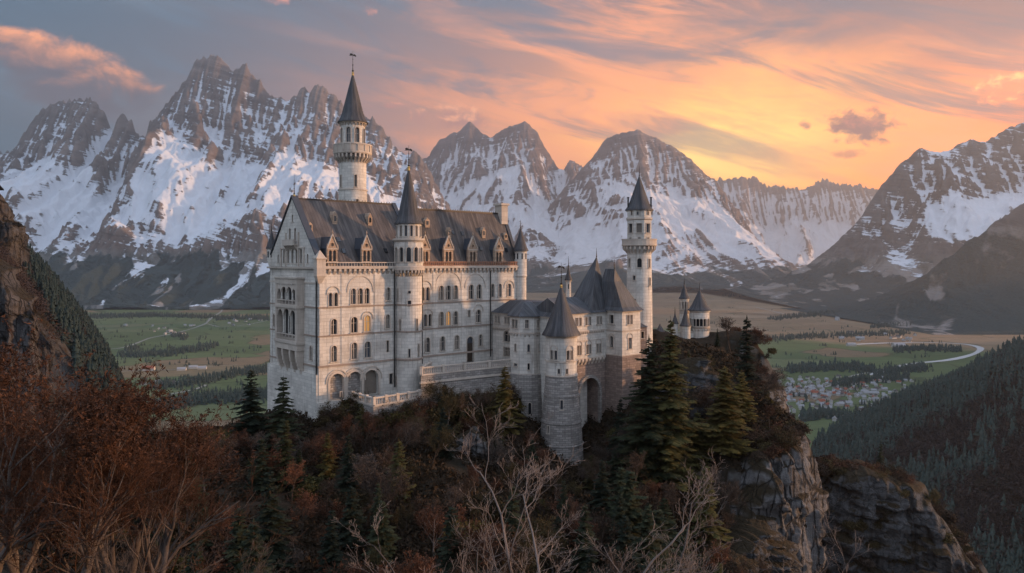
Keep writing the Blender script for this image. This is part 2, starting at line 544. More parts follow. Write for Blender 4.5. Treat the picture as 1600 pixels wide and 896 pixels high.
M['copper'] = plain('rusty_copper_rail', (0.26, 0.125, 0.075), 0.7, 0.0, None, 0.4, 2.0)
M['lead'] = plain('dark_lead_sheet', (0.045, 0.05, 0.062), 0.5)
M['wood'] = plain('dark_oak', (0.05, 0.035, 0.025), 0.7)
# ------------------------------------------------------------------ noise on arrays
_perm = np.random.default_rng(5).permutation(512).astype(np.int64)
_grad = np.random.default_rng(6).normal(size=(512, 3))
_grad /= np.linalg.norm(_grad, axis=1)[:, None]
def pn(x, y, z=0.0):
    """Perlin noise, about -1..1, on numpy arrays."""
    x, y, z = np.broadcast_arrays(np.asarray(x, float), np.asarray(y, float), np.asarray(z, float))
    xi, yi, zi = np.floor(x).astype(np.int64), np.floor(y).astype(np.int64), np.floor(z).astype(np.int64)
    xf, yf, zf = x - xi, y - yi, z - zi
    fx, fy, fz = [t * t * t * (t * (t * 6 - 15) + 10) for t in (xf, yf, zf)]
    out = 0.0
    for dx in (0, 1):
        wx = fx if dx else 1 - fx
        for dy in (0, 1):
            wy = fy if dy else 1 - fy
            for dz in (0, 1):
                h = _perm[(xi + dx + _perm[(yi + dy + _perm[(zi + dz) & 511]) & 511]) & 511]
                g = _grad[h]
                out = out + wx * wy * (fz if dz else 1 - fz) * (g[..., 0] * (xf - dx) + g[..., 1] * (yf - dy) + g[..., 2] * (zf - dz))
    return out * 1.5
def fbm(x, y, z=0.0, o=5, g=0.5, l=2.03):
    a, s, t = 1.0, 0.0, 0.0
    for i in range(o):
        s = s + a * pn(x, y, z + 7.1 * i)
        t += a
        a *= g
        x, y, z = x * l, y * l, z * l
    return s / t
def ridged(x, y, z=0.0, o=5, g=0.5, l=2.1):
    a, s, t, w = 1.0, 0.0, 0.0, 1.0
    for i in range(o):
        n = (1 - np.abs(pn(x, y, z + 3.7 * i))) ** 2
        s = s + a * n * w
        w = np.clip(n * 1.6, 0, 1)
        t += a
        a *= g
        x, y, z = x * l, y * l, z * l
    return s / t
def sstep(x, a, b):
    t = np.clip((x - a) / (b - a), 0, 1)
    return t * t * (3 - 2 * t)

def erode(h, cell, n=60000, steps=45, seed=3, rate=0.35, dep=0.25):
    """Rain drops running downhill, all at once: gullies, ribs and fans."""
    r = np.random.default_rng(seed)
    H, Wd = h.shape
    h = h.copy() / cell
    p = np.stack([r.uniform(1, H - 2.01, n), r.uniform(1, Wd - 2.01, n)], 1)
    d = np.zeros((n, 2))
    sed = np.zeros(n)
    vel = np.ones(n)
    water = np.ones(n)
    for k in range(steps):
        i = p.astype(int)
        f = p - i
        a, b = i[:, 0], i[:, 1]
        h00, h01, h10, h11 = h[a, b], h[a, b + 1], h[a + 1, b], h[a + 1, b + 1]
        g0 = (h10 - h00) * (1 - f[:, 1]) + (h11 - h01) * f[:, 1]
        g1 = (h01 - h00) * (1 - f[:, 0]) + (h11 - h10) * f[:, 0]
        hc = h00 * (1 - f[:, 0]) * (1 - f[:, 1]) + h01 * (1 - f[:, 0]) * f[:, 1] + h10 * f[:, 0] * (1 - f[:, 1]) + h11 * f[:, 0] * f[:, 1]
        d = d * 0.3 - np.stack([g0, g1], 1) * 0.7
        L = np.linalg.norm(d, axis=1)
        d /= np.maximum(L, 1e-6)[:, None]
        q = np.clip(p + d, 1, [H - 2.01, Wd - 2.01])
        j = q.astype(int)
        e = q - j
        hn = (h[j[:, 0], j[:, 1]] * (1 - e[:, 0]) * (1 - e[:, 1]) + h[j[:, 0], j[:, 1] + 1] * (1 - e[:, 0]) * e[:, 1]
              + h[j[:, 0] + 1, j[:, 1]] * e[:, 0] * (1 - e[:, 1]) + h[j[:, 0] + 1, j[:, 1] + 1] * e[:, 0] * e[:, 1])
        dh = hn - hc
        cap = np.maximum(-dh, 0.01) * vel * water * 1.6
        er = np.where((sed > cap) | (dh > 0), -np.where(dh > 0, np.minimum(dh, sed), (sed - cap) * dep), np.minimum((cap - sed) * rate, np.maximum(-dh, 0)))
        er = np.clip(er, -0.3, 0.3) * 0.5
        for aa, bb, w in ((a, b, (1 - f[:, 0]) * (1 - f[:, 1])), (a, b + 1, (1 - f[:, 0]) * f[:, 1]), (a + 1, b, f[:, 0] * (1 - f[:, 1])), (a + 1, b + 1, f[:, 0] * f[:, 1])):
            np.add.at(h, (aa, bb), -er * w)
        sed += er
        vel = np.sqrt(np.maximum(vel * vel * 0.9 - dh * 0.6, 0.05))
        water *= 0.975
        p = q
    return h * cell

def blur(a, k):
    for ax in (0, 1):
        c = np.cumsum(np.concatenate([np.repeat(np.take(a, [0], ax), k + 1, ax), a, np.repeat(np.take(a, [-1], ax), k, ax)], ax), ax)
        n = a.shape[ax]
        a = (np.take(c, np.arange(2 * k + 1, 2 * k + 1 + n), ax) - np.take(c, np.arange(n), ax)) / (2 * k + 1)
    return a

def grid_mesh(name, X, Y, Z, attrs=None, smooth=True):
    H, Wd = Z.shape
    co = np.stack([X, Y, Z], -1).reshape(-1, 3).astype(np.float32)
    idx = np.arange(H * Wd).reshape(H, Wd)
    q = np.stack([idx[:-1, :-1], idx[:-1, 1:], idx[1:, 1:], idx[1:, :-1]], -1).reshape(-1, 4)
    return np_mesh(name, co, q, attrs, smooth)

def np_mesh(name, co, faces, attrs=None, smooth=False):
    """Mesh from arrays; faces is an (n, k) array."""
    co = np.asarray(co, np.float32)
    faces = np.asarray(faces, np.int32)
    n, k = faces.shape
    me = bpy.data.meshes.new(name)
    me.vertices.add(len(co))
    me.vertices.foreach_set('co', co.ravel())
    me.loops.add(n * k)
    me.loops.foreach_set('vertex_index', faces.ravel())
    me.polygons.add(n)
    me.polygons.foreach_set('loop_start', np.arange(0, n * k, k, dtype=np.int32))
    me.polygons.foreach_set('loop_total', np.full(n, k, np.int32))
    me.update(calc_edges=True)
    if smooth:
        me.polygons.foreach_set('use_smooth', np.ones(n, bool))
    for an, v in (attrs or {}).items():
        at = me.attributes.new(an, 'FLOAT', 'POINT')
        at.data.foreach_set('value', np.asarray(v, np.float32).ravel())
    me.update()
    return me
# ================================================================== the castle
TH = math.atan2(0.658, 0.753)                 # the long facade runs away to the right at this angle
U = Vector((math.cos(TH), math.sin(TH)))
V = Vector((-math.sin(TH), math.cos(TH)))

def facing(loc, rotz=0.0):
    """Direction, in a tower's own frame, of the side one sees from the viewpoint."""
    return math.atan2(-loc[1], -loc[0]) - rotz

def arch_poly(w, h, n=8, rect=False):
    if rect:
        return [(-w / 2, 0), (w / 2, 0), (w / 2, h), (-w / 2, h)]
    p = [(-w / 2, 0), (w / 2, 0)]
    for i in range(n + 1):
        a = math.pi * i / n
        p.append((w / 2 * math.cos(a), h - w / 2 + w / 2 * math.sin(a)))
    return p

def turned(mb, phi, pos):
    c, s = math.cos(phi), math.sin(phi)
    out = MB()
    out.v = [(x * c - y * s + pos[0], x * s + y * c + pos[1], z + pos[2]) for x, y, z in mb.v]
    out.f = list(mb.f)
    return out

_wcache = {}
def window(parent, cut, pos, phi, w=0.8, h=2.2, rect=False, mull=True, lit=False, b=0.16, deep=0.45, sill=True, depth=0.5, name='window', mat='trim'):
    """Stone surround round a real hole, with sill, mullion bars and a pane set back in it."""
    key = (w, h, rect, mull, b, sill, deep)
    if key not in _wcache:
        o_ = arch_poly(w + 2 * b, h + b, rect=rect)
        i_ = arch_poly(w - 0.01, h - 0.005, rect=rect)
        fr = MB().ring_xz(o_, i_, -0.10, 0.16).mesh('window')
        pn = MB().slab_xz(arch_poly(w - 0.03, h - 0.03, rect=rect), deep * 0.72, deep * 0.72 + 0.04).mesh('pane')
        mu = None
        if mull:
            mb = MB().box(-0.055, 0.055, deep * 0.45, deep * 0.45 + 0.1, 0.02, h - 0.06)
            mb.box(-w / 2 + 0.02, w / 2 - 0.02, deep * 0.45 + 0.02, deep * 0.45 + 0.08, h * 0.58, h * 0.58 + 0.09)
            mu = mb.mesh('mullion')
        si = MB().box(-w / 2 - b - 0.1, w / 2 + b + 0.1, -0.2, 0.13, -0.17, -0.005).mesh('sill') if sill else None
        _wcache[key] = (fr, pn, mu, si)
    fr, pn, mu, si = _wcache[key]
    o = link(name, fr, M[mat], parent, pos, phi)
    kind_ = random.choice(('glass', 'glass', 'glass_painted_sky', 'glass_painted_sky', 'glass_curtain'))
    if (key, kind_) not in _wcache:
        _wcache[(key, kind_)] = pn.copy()
        _wcache[(key, kind_)].materials.append(M[kind_])
    p = bpy.data.objects.new('pane', _wcache[(key, kind_)] if not lit else pn.copy())
    C.objects.link(p)
    p.parent = o
    if not p.data.materials:
        p.data.materials.append(M['glass'])
    if lit:
        p.data.materials.clear()
        p.data.materials.append(M['lit'])
        p['label'] = 'window pane glowing warm orange'
    if mu: link('mullion', mu, M[mat], o)
    if si: link('sill', si, M[mat], o)
    if cut is not None:
        t = turned(MB().slab_xz(arch_poly(w, h, rect=rect), -0.6, deep), phi, pos)
        cut.add(t.v, t.f)
    return o

def slit(parent, cut, pos, phi, w=0.3, h=1.5):
    return window(parent, cut, pos, phi, w, h, True, False, False, 0.09, 0.4, False)

def arc_ring(w, b, n=14):
    o_ = [(-(w / 2 + b), -0.25)] + [(-(w / 2 + b) * math.cos(math.pi * i / n), (w / 2 + b) * math.sin(math.pi * i / n)) for i in range(n + 1)] + [((w / 2 + b), -0.25)]
    i_ = [(-(w / 2), -0.25)] + [(-(w / 2) * math.cos(math.pi * i / n), (w / 2) * math.sin(math.pi * i / n)) for i in range(n + 1)] + [((w / 2), -0.25)]
    return o_, i_

def hood(parent, pos, phi, w, b=0.16, proud=0.14):
    """Arched hood moulding standing proud of the wall."""
    o_, i_ = arc_ring(w, b)
    n = len(o_)
    vs, fs = [], []
    for y in (-proud, 0.05):
        vs += [(x, y, z) for x, z in o_] + [(x, y, z) for x, z in i_]
    for k in range(n - 1):
        fs += [(k, k + 1, n + k + 1, n + k), (2 * n + k, 3 * n + k, 3 * n + k + 1, 2 * n + k + 1),
               (k, 2 * n + k, 2 * n + k + 1, k + 1), (n + k, n + k + 1, 3 * n + k + 1, 3 * n + k)]
    fs += [(0, n, 3 * n, 2 * n), (n - 1, 3 * n - 1, 4 * n - 1, 2 * n - 1)]
    return obj('arch_moulding', MB().add(vs, fs), M['trim'], parent, pos, phi)

def corbel_row(mb, x0, x1, n, ztop, proud=0.45, h=0.75, y=0.0, wf=0.45):
    """Stepped little brackets under a cornice along x, on the face y."""
    d = (x1 - x0) / n
    for i in range(n):
        c = x0 + d * (i + 0.5)
        w = d * wf / 2
        mb.slab_yz([(y + 0.02, ztop - h), (y + 0.02, ztop), (y - proud, ztop), (y - proud, ztop - h * 0.38), (y - proud * 0.5, ztop - h * 0.62)][::-1], c - w, c + w)
    return mb

def corbel_ring(mb, r, n, ztop, proud=0.5, h=0.8, w=0.16):
    for i in range(n):
        a = 2 * math.pi * i / n
        t = MB().slab_yz([(0.05, -h), (0.05, 0), (-proud, 0), (-proud, -h * 0.4), (-proud * 0.5, -h * 0.65)][::-1], -w, w)
        t = turned(t, a + math.pi / 2, (r * math.cos(a), r * math.sin(a), ztop))
        mb.add(t.v, t.f)
    return mb

def balusters(mb, p, q, z0, z1, step=0.42, r=0.09):
    L = math.hypot(q[0] - p[0], q[1] - p[1])
    n = max(2, int(L / step))
    for i in range(n):
        f = (i + 0.5) / n
        x, y = p[0] + (q[0] - p[0]) * f, p[1] + (q[1] - p[1]) * f
        h = z1 - z0
        mb.lathe([(r * 0.8, z0), (r, z0 + h * 0.3), (r * 0.55, z0 + h * 0.65), (r * 0.8, z1)], 6, x, y)
    return mb

def finial(parent, pos, h, ball=0.16, vane=False, mat='metal', gold=True):
    mb = MB().lathe([(0.11, 0), (0.07, h * 0.3), (0.045, h * 0.6), (0.02, h)], 6)
    for f, r in ((0.10, ball), (0.36, ball * 0.7), (0.62, ball * 0.5)):
        mb.lathe([(0, h * f - r), (r * 0.8, h * f - r * 0.5), (r, h * f), (r * 0.8, h * f + r * 0.5), (0, h * f + r)], 8)
    o = obj('finial', mb, M[mat], parent, pos)
    if gold:
        obj('gilt_cap', MB().lathe([(0.24, -0.5), (0.20, -0.1), (0.27, 0.0), (0.12, 0.22), (0, 0.3)], 8), M['gold'], o)
    if vane:
        v = MB().slab_xz([(-0.55, -0.1), (0.1, -0.06), (0.55, -0.32), (0.62, 0.0), (0.3, 0.2), (0.05, 0.1), (-0.3, 0.34), (-0.62, 0.22)], -0.03, 0.03)
        v.box(-0.75, 0.7, -0.025, 0.025, -0.17, -0.12)
        obj('weather_vane', v, M['metal'], o, (0, 0, h * 0.80), R(20))
    return o

def cone_roof(parent, z0, r, h, n=24, flare=0.18, mat='cone', name='roof', cx=0, cy=0, smooth=50):
    pr = [(r, z0 - 0.14), (r, z0), (r * 0.86, z0 + h * flare * 0.55), (r * 0.70, z0 + h * (flare + 0.08)), (r * 0.34, z0 + h * 0.62), (0.05, z0 + h)]
    return obj(name, MB().lathe(pr, n), M[mat], parent, (cx, cy, 0), smooth=smooth)

ZB = 27.0
def zl(z):                                       # height relative to the eye -> height above the palace base
    return z + ZB

# ------------------------------------------------------------------ palace
PAL = thing('palace_building', 'long pale limestone palace with steep brown roofs and stepped dormers', 'palace', (-30.2, 116.0, -ZB), TH)
LX, MX, D1, D2 = 42.6, 19.6, 18.4, 10.4
HW = zl(-0.75)
wall = MB().prism([(0, 0), (LX, 0), (LX, D2), (MX, D2), (MX, D1), (0, D1)], 0, HW)
cut = MB()
FR, GA = 0.0, -math.pi / 2
wmb = obj('wall', wall, M['palace'], PAL)
def fw(x, zc, w=0.8, h=2.2, **k):
    return window(PAL, cut, (x, 0, zl(zc) - h / 2), FR, w, h, **k)
def gw(t, zc, w=0.8, h=2.2, x=0.0, c=None, **k):
    return window(PAL, cut if c is None else c, (x, t, zl(zc) - h / 2), GA, w, h, **k)
def SX(px):                                      # distance along the long facade
    k = (px - 800) / F
    return (30.2 + 116 * k) / (0.753 - 0.658 * k)
# top storey
for dx in (-0.48, 0.48): fw(SX(520.6) + dx, -5.9, 0.62, 2.1, mull=False, b=0.12)
hood(PAL, (SX(520.6), 0, zl(-4.9)), FR, 2.0, 0.16)
for px in (552, 563, 573.4): fw(SX(px), -5.5, 0.86, 2.5)
hood(PAL, (SX(562.8), 0, zl(-4.6)), FR, 4.6, 0.14, 0.10)
fw(SX(606.5), -5.3, 0.74, 2.1)
for dx in (-0.55, 0.55): fw(SX(664.2) + dx, -5.5, 0.75, 2.3, mull=False, b=0.12)
hood(PAL, (SX(664.2), 0, zl(-4.6)), FR, 2.6)
for px in (689.3, 700.4, 711.6): fw(SX(px), -5.4, 1.0, 2.5)
hood(PAL, (SX(700.5), 0, zl(-4.5)), FR, 5.6, 0.14, 0.10)
for px in (736, 748.6): fw(SX(px), -5.4, 1.05, 2.6)
hood(PAL, (SX(742.4), 0, zl(-4.5)), FR, 4.6, 0.14, 0.10)
for px in (769.6, 781): fw(SX(px), -5.3, 0.8, 2.4)
fw(SX(795.4), -5.3, 1.0, 2.4)
hood(PAL, (SX(795.4), 0, zl(-4.7)), FR, 2.3)
# second storey
fw(SX(521.8), -10.2, 1.0, 2.4)
fw(SX(553.5), -10.1, 1.15, 2.5, lit=False)
fw(SX(573.8), -10.0, 1.15, 2.6, lit=True)
hood(PAL, (SX(573.8), 0, zl(-9.1)), FR, 1.9)
fw(SX(605.7), -9.9, 0.8, 2.3)
for dx in (-0.48, 0.48): fw(SX(668.1) + dx, -10.1, 0.62, 2.1, mull=False, b=0.12)
hood(PAL, (SX(668.1), 0, zl(-9.2)), FR, 1.9)
for px in (689.6, 700.4, 711.8): fw(SX(px), -10.0, 0.95, 2.4, lit=(px == 700.4))
slit(PAL, cut, (SX(732.9), 0, zl(-10.0)), FR, 0.5, 1.2)
fw(SX(747.5), -9.9, 1.1, 2.3)
hood(PAL, (SX(747.5), 0, zl(-8.9)), FR, 2.0)
# third storey
fw(SX(521.8), -14.5, 0.95, 2.5)
fw(SX(553.5), -14.3, 1.05, 2.6)
fw(SX(574.4), -14.3, 1.1, 2.6)
slit(PAL, cut, (SX(605.7), 0, zl(-15.0)), FR, 0.45, 1.9)
for px in (667.9, 691.4, 713.9): fw(SX(px), -14.4, 0.95, 2.5)
fw(SX(750.7), -14.4, 0.8, 2.1)
# tall terrace door, ground arches
dr = window(PAL, cut, (SX(734.5), 0, zl(-18.2)), FR, 1.5, 4.6, False, False, False, 0.2, 0.5, False, name='door')
obj('door_leaf', MB().box(-0.7, -0.03, 0.22, 0.27, 0.02, 3.4).box(0.03, 0.7, 0.22, 0.27, 0.02, 3.4), M['wood'], dr)
for px, ww in ((526.6, 2.5), (554.0, 2.6), (580.0, 2.7)):
    a = window(PAL, cut, (SX(px), 0, zl(-21.8)), FR, ww, 4.1, False, False, False, 0.35, 0.9, False, name='arched_portal')
    hood(PAL, (SX(px), 0, zl(-21.8) + 4.1 - ww / 2), FR, ww + 1.05, 0.18)
    if px < 560:
        for c__ in a.children:
            if c__.name.startswith('pane'):
                c__.data = c__.data.copy(); c__.data.materials.clear(); c__.data.materials.append(M['rubble']); c__.name = 'blind_panel'
slit(PAL, cut, (SX(611), 0, zl(-20.4)), FR, 0.7, 1.7)
for px, zc in ((533, -21.5), (545, -18.6), (566, -18.4), (590, -18.4)):
    slit(PAL, cut, (SX(px), 0, zl(zc)), FR, 0.28, 0.8)
# gable windows outside the loggia
gw(2.6, -14.4, 0.8, 2.2); gw(16.6, -10, 0.7, 2.1); gw(2.4, -20.6, 1.2, 2.4, rect=True)
carve(wmb, cut)

# gables
def gable(x0, x1, y0, y1, zb, zp, cutter=None, name='gable'):
    m_ = (y0 + y1) / 2
    o = obj(name, MB().slab_yz([(y0, zb), (y1, zb), (y1, zb + 0.9), (m_, zp), (y0, zb + 0.9)], x0, x1), M['palace'], PAL)
    if cutter: carve(o, cutter)
    return o
gcut = MB()
gm = D1 / 2
for t in (gm - 3.2, gm - 1.6, gm, gm + 1.6, gm + 3.2):
    gw(t, 1.0, 0.85, 2.3, c=gcut, mull=False)
for t in (gm - 1.0, gm + 1.0):
    gw(t, 4.6, 0.75, 2.1, c=gcut, mull=False)
gw(gm, 7.3, 0.5, 1.2, c=gcut, mull=False)
for t in (gm - 5.6, gm + 5.6):
    gw(t, 0.6, 0.5, 1.5, c=gcut, mull=False)
gable(-0.12, 0.55, -0.1, D1 + 0.1, HW + 0.02, zl(10.75), gcut)
gable(MX - 0.5, MX + 0.1, 0.5, D1 - 0.5, HW + 0.02, zl(10.5))
gable(LX - 0.55, LX - 0.1, 0.5, D2 - 0.5, HW + 0.02, zl(9.55))
for x0, x1, y0, y1, zp in ((-0.36, 0.75, -0.35, D1 + 0.35, 10.8), (MX - 0.6, MX + 0.2, 0.3, D1 - 0.3, 10.55), (LX - 0.65, LX + 0.1, 0.3, D2 - 0.3, 9.6)):
    m_ = (y0 + y1) / 2
    for ya in (y0, y1):
        a, b = (ya, HW + (0.75 if x0 < 0 else 0.1)), (m_, zl(zp) + 0.02)
        obj('roof_verge', MB().slab_yz([a, b, (b[0], b[1] + 0.30), (a[0], a[1] + 0.30)], x0, x1), M['lead'], PAL)
finial(PAL, (0.2, gm, zl(11.0)), 3.4, 0.16)
# roofs
def tent(name, x0, x1, y0, y1, z0, zr, th=None):
    m_ = (y0 + y1) / 2
    o = obj(name, MB().slab_yz([(y0, z0), (y1, z0), (m_, zr)], x0, x1), M['roof'], PAL)
    rc = MB().box(x0, x1, m_ - 0.14, m_ + 0.14, zr - 0.2, zr + 0.12)
    for i in range(int((x1 - x0) / 0.55)):
        rc.box(x0 + 0.3 + i * 0.55, x0 + 0.36 + i * 0.55, m_ - 0.03, m_ + 0.03, zr + 0.11, zr + 0.34)
    obj('ridge_crest', rc, M['metal'], o)
    return o
R1 = tent('roof', 0.56, MX - 0.51, 0.45, D1 - 0.45, HW + 0.06, zl(10.6))
R2 = tent('roof', MX + 0.11, LX - 0.56, 0.45, D2 - 0.45, HW + 0.06, zl(9.65))
def r1y(z): return 0.45 + (z - HW - 0.06) / (zl(10.6) - HW - 0.06) * (gm - 0.45)
def r2y(z): return 0.45 + (z - HW - 0.06) / (zl(9.65) - HW - 0.06) * (D2 / 2 - 0.45)
# chimney at the far gable
ch = MB().box(LX - 1.7, LX - 0.1, D2 / 2 - 1.2, D2 / 2 + 0.9, zl(7.5), zl(11.2))
ch.box(LX - 1.95, LX + 0.15, D2 / 2 - 1.45, D2 / 2 + 1.15, zl(11.2), zl(11.6))
obj('chimney', ch, M['trim'], PAL)
# cornice, parapet, strings
co = MB().box(-0.35, LX + 0.2, -0.50, 0.42, HW - 0.32, HW + 0.0)
co.box(-0.50, 0.42, 0.43, D1 + 0.3, HW - 0.30, HW - 0.01)
obj('cornice', co, M['trim'], PAL)
ct = corbel_row(MB(), 0.4, LX - 1.2, 46, HW - 0.33, 0.42, 0.95)
obj('corbel_table', ct, M['trim'], PAL)
pa = MB().box(-0.3, LX, -0.46, -0.20, HW + 0.002, HW + 0.12)
pa.box(-0.3, 19.2, -0.44, -0.22, HW + 0.62, HW + 0.78)
balusters(pa, (0.2, -0.33), (15, -0.33), HW + 0.12, HW + 0.62, 0.5, 0.07)
obj('parapet', pa, M['trim'], PAL)
ra = MB().box(19.4, LX - 1.4, -0.42, -0.26, HW + 0.72, HW + 0.86)
ra.box(19.4, LX - 1.4, -0.40, -0.28, HW + 0.13, HW + 0.25)
for i in range(52):
    x = 19.5 + i * 0.42
    ra.box(x, x + 0.16, -0.39, -0.29, HW + 0.25, HW + 0.72)
obj('roof_railing', ra, M['copper'], PAL)
for zc, pr, th in ((-7.15, 0.13, 0.26), (-11.65, 0.13, 0.26), (-16.4, 0.16, 0.30)):
    z = zl(zc)
    s_ = MB().box(-pr, LX + pr, -pr, 0.05, z - th / 2, z + th / 2)
    s_.box(-pr + 0.003, 0.05, 0.06, D1 + pr, z - th / 2 + 0.004, z + th / 2 - 0.004)
    obj('string_course', s_, M['string'], PAL)
z = zl(-3.3)
obj('string_course', MB().box(-0.12, 0.05, 0.06, D1 + 0.1, z - 0.12, z + 0.12), M['trim'], PAL)
for px in (498.6, 535.5, 587.0, 656.5, 678.5, 722.5):
    x = SX(px) + (0.3 if px < 500 else 0)
    obj('pilaster', MB().box(x - 0.28, x + 0.28, -0.09, 0.05, zl(-16.2), HW - 0.35), M['palace'], PAL)
for ya in (0.55, D1 - 1.1):
    obj('pilaster', MB().box(-0.09, 0.05, ya, ya + 0.55, 2.0, HW - 0.35), M['palace'], PAL)

for px in (615.5, 658.6, 765.5):
    x = SX(px)
    obj('drainpipe', MB().tube([(x, -0.22, zl(-21 if px < 620 else -17.6)), (x, -0.22, HW - 0.4)], [0.11, 0.11], 6), M['metal'], PAL)
obj('drainpipe', MB().tube([(-0.25, 0.35, 3), (-0.25, 0.35, HW - 0.4)], [0.11, 0.11], 6), M['metal'], PAL)
# flared plinth
obj('plinth', MB().box(-0.35, 4.2, -0.32, 0.1, -6, zl(-21.95)).box(-0.36, 0.1, 0.11, D1 + 0.3, -6, zl(-17.6)), M['palace'], PAL)

# dormers: stone front with a pointed gable, window and a dark roof running back
def dormer(x, w, zb, hw_, hg, ry, nl=2):
    o = obj('dormer', MB().slab_xz([(-w / 2, 0), (w / 2, 0), (w / 2, hw_), (0, hw_ + hg), (-w / 2, hw_)], 0, 0.5), M['dormer'], PAL, (x, 0.28, zb))
    cu = MB()
    for dx in ((-0.36, 0.36) if nl == 2 else (0,)):
        t = MB().slab_xz([(a + dx, b + 0.75) for a, b in arch_poly(0.56, 1.75)], -0.3, 0.40)
        cu.add(t.v, t.f)
    t = MB().lathe([(0.28, -0.3), (0.28, 0.3)], 10)
    cu.add([(a, b_ if False else c_ , b_ + hw_ + hg * 0.30) for a, b_, c_ in t.v], t.f)
    carve(o, cu)
    for sx in (-1, 1):
        ga = MB()
        p = [(sx * (w / 2 + 0.12), hw_ - 0.15), (sx * (w / 2 + 0.12), hw_ + 0.12), (0, hw_ + hg + 0.34), (0, hw_ + hg + 0.04)]
        ga.slab_xz(p if sx > 0 else p[::-1], -0.12, 0.12)
        obj('gable_coping', ga, M['trim'], o)
        obj('pinnacle', MB().lathe([(0.13, hw_ - 0.2), (0.13, hw_ + 0.3), (0.0, hw_ + 0.95)], 6, sx * (w / 2 + 0.05), 0.0), M['dormer'], o)
    obj('gable_finial', MB().lathe([(0.13, hw_ + hg), (0.09, hw_ + hg + 0.4), (0.16, hw_ + hg + 0.55), (0.0, hw_ + hg + 1.0)], 6, 0, 0.02), M['dormer'], o)
    obj('cornice', MB().box(-w / 2 - 0.1, w / 2 + 0.1, -0.10, 0.0, hw_ - 0.12, hw_ + 0.08), M['trim'], o)
    obj('sill', MB().box(-w / 2 - 0.12, w / 2 + 0.12, -0.14, 0.05, 0.5, 0.68), M['trim'], o)
    pn = MB().box(-0.64 if nl == 2 else -0.28, 0.64 if nl == 2 else 0.28, 0.26, 0.30, 0.7, 2.5)
    obj('pane', pn, M['glass'], o)
    def back(z): return ry(zb + z) - 0.28
    m1, m2 = back(hw_), back(hw_ + hg * 0.92)
    v = [(-w / 2 - 0.05, 0.5, hw_), (w / 2 + 0.05, 0.5, hw_), (0, 0.5, hw_ + hg * 0.92), (-w / 2 - 0.05, m1 + 0.3, hw_), (w / 2 + 0.05, m1 + 0.3, hw_), (0, m2 + 0.3, hw_ + hg * 0.92)]
    obj('dormer_roof', MB().add(v, [(0, 2, 1), (0, 3, 5, 2), (1, 2, 5, 4), (0, 1, 4, 3), (3, 4, 5)]), M['lead'], o)
    b0 = back(0.0)
    v = [(-w / 2 + 0.02, 0.5, 0.0), (w / 2 - 0.02, 0.5, 0.0), (w / 2 - 0.02, 0.5, hw_), (-w / 2 + 0.02, 0.5, hw_),
         (-w / 2 + 0.02, m1 + 0.2, hw_), (w / 2 - 0.02, m1 + 0.2, hw_), (-w / 2 + 0.02, b0 + 0.2, 0), (w / 2 - 0.02, b0 + 0.2, 0)]
    obj('cheek', MB().add(v, [(0, 1, 2, 3), (0, 3, 4, 6), (1, 7, 5, 2), (3, 2, 5, 4), (0, 6, 7, 1), (6, 4, 5, 7)]), M['lead'], o)
    return o
for px in (519.5, 573.0):
    dormer(SX(px) + 0.15, 1.75, HW + 0.14, 2.75, 2.1, r1y)
for px in (664.5, 701.3, 739.2, 780.0):
    dormer(SX(px) + 0.15, 2.1, HW + 0.14, 2.9, 2.3, r2y)
# little lucarnes high on the roofs
def lucarne(x, zc, w, h, ry, mat='dormer'):
    zb = zl(zc) - h / 2
    y = ry(zb)
    o = obj('lucarne', MB().slab_xz([(-w / 2, -0.3), (w / 2, -0.3), (w / 2, h * 0.65), (0, h), (-w / 2, h * 0.65)], -0.25, h * 0.9), M[mat], PAL, (x, y, zb))
    obj('pane', MB().box(-w * 0.24, w * 0.24, -0.28, -0.24, h * 0.12, h * 0.58), M['glass'], o)
for px, pz, w, h in ((486, 5.9, 0.8, 1.2), (529.5, 7.6, 0.85, 1.9), (584.5, 7.6, 0.8, 1.9)):
    k = (px - 800) / F; lucarne((30.2 + 116 * k + 4.6 * 0.6585 + 4.6 * 0.7526 * k) / (0.753 - 0.658 * k), pz, w, h, r1y)
for px, pz, w, h in ((672.5, 7.3, 1.0, 1.5), (703, 5.6, 0.8, 1.7), (757, 5.8, 0.8, 1.8), (791, 5.2, 0.8, 1.1)):
    k = (px - 800) / F; lucarne((30.2 + 116 * k + 2.6 * 0.6585 + 2.6 * 0.7526 * k) / (0.753 - 0.658 * k), pz, w, h, r2y)
for x, zc, ry in ((5.4, 3.4, r1y), (5.6, 1.5, r1y), (13.6, 1.6, r1y), (10.5, 3.6, r1y), (25, 2.4, r2y), (28.4, 5.2, r2y), (34.0, 2.2, r2y), (30.6, 5.0, r2y), (40.2, 2.0, r2y)):
    zb = zl(zc); y = ry(zb); y2 = ry(zb + 0.75)
    v = [(x - 0.3, y - 0.16, zb), (x + 0.3, y - 0.16, zb), (x + 0.3, y2 - 0.16, zb + 0.75), (x - 0.3, y2 - 0.16, zb + 0.75)]
    v += [(a, b + 0.3, c) for a, b, c in v]
    obj('skylight', MB().add(v, [(0, 1, 2, 3), (7, 6, 5, 4), (0, 4, 5, 1), (1, 5, 6, 2), (2, 6, 7, 3), (3, 7, 4, 0)]), M['glass'], PAL)
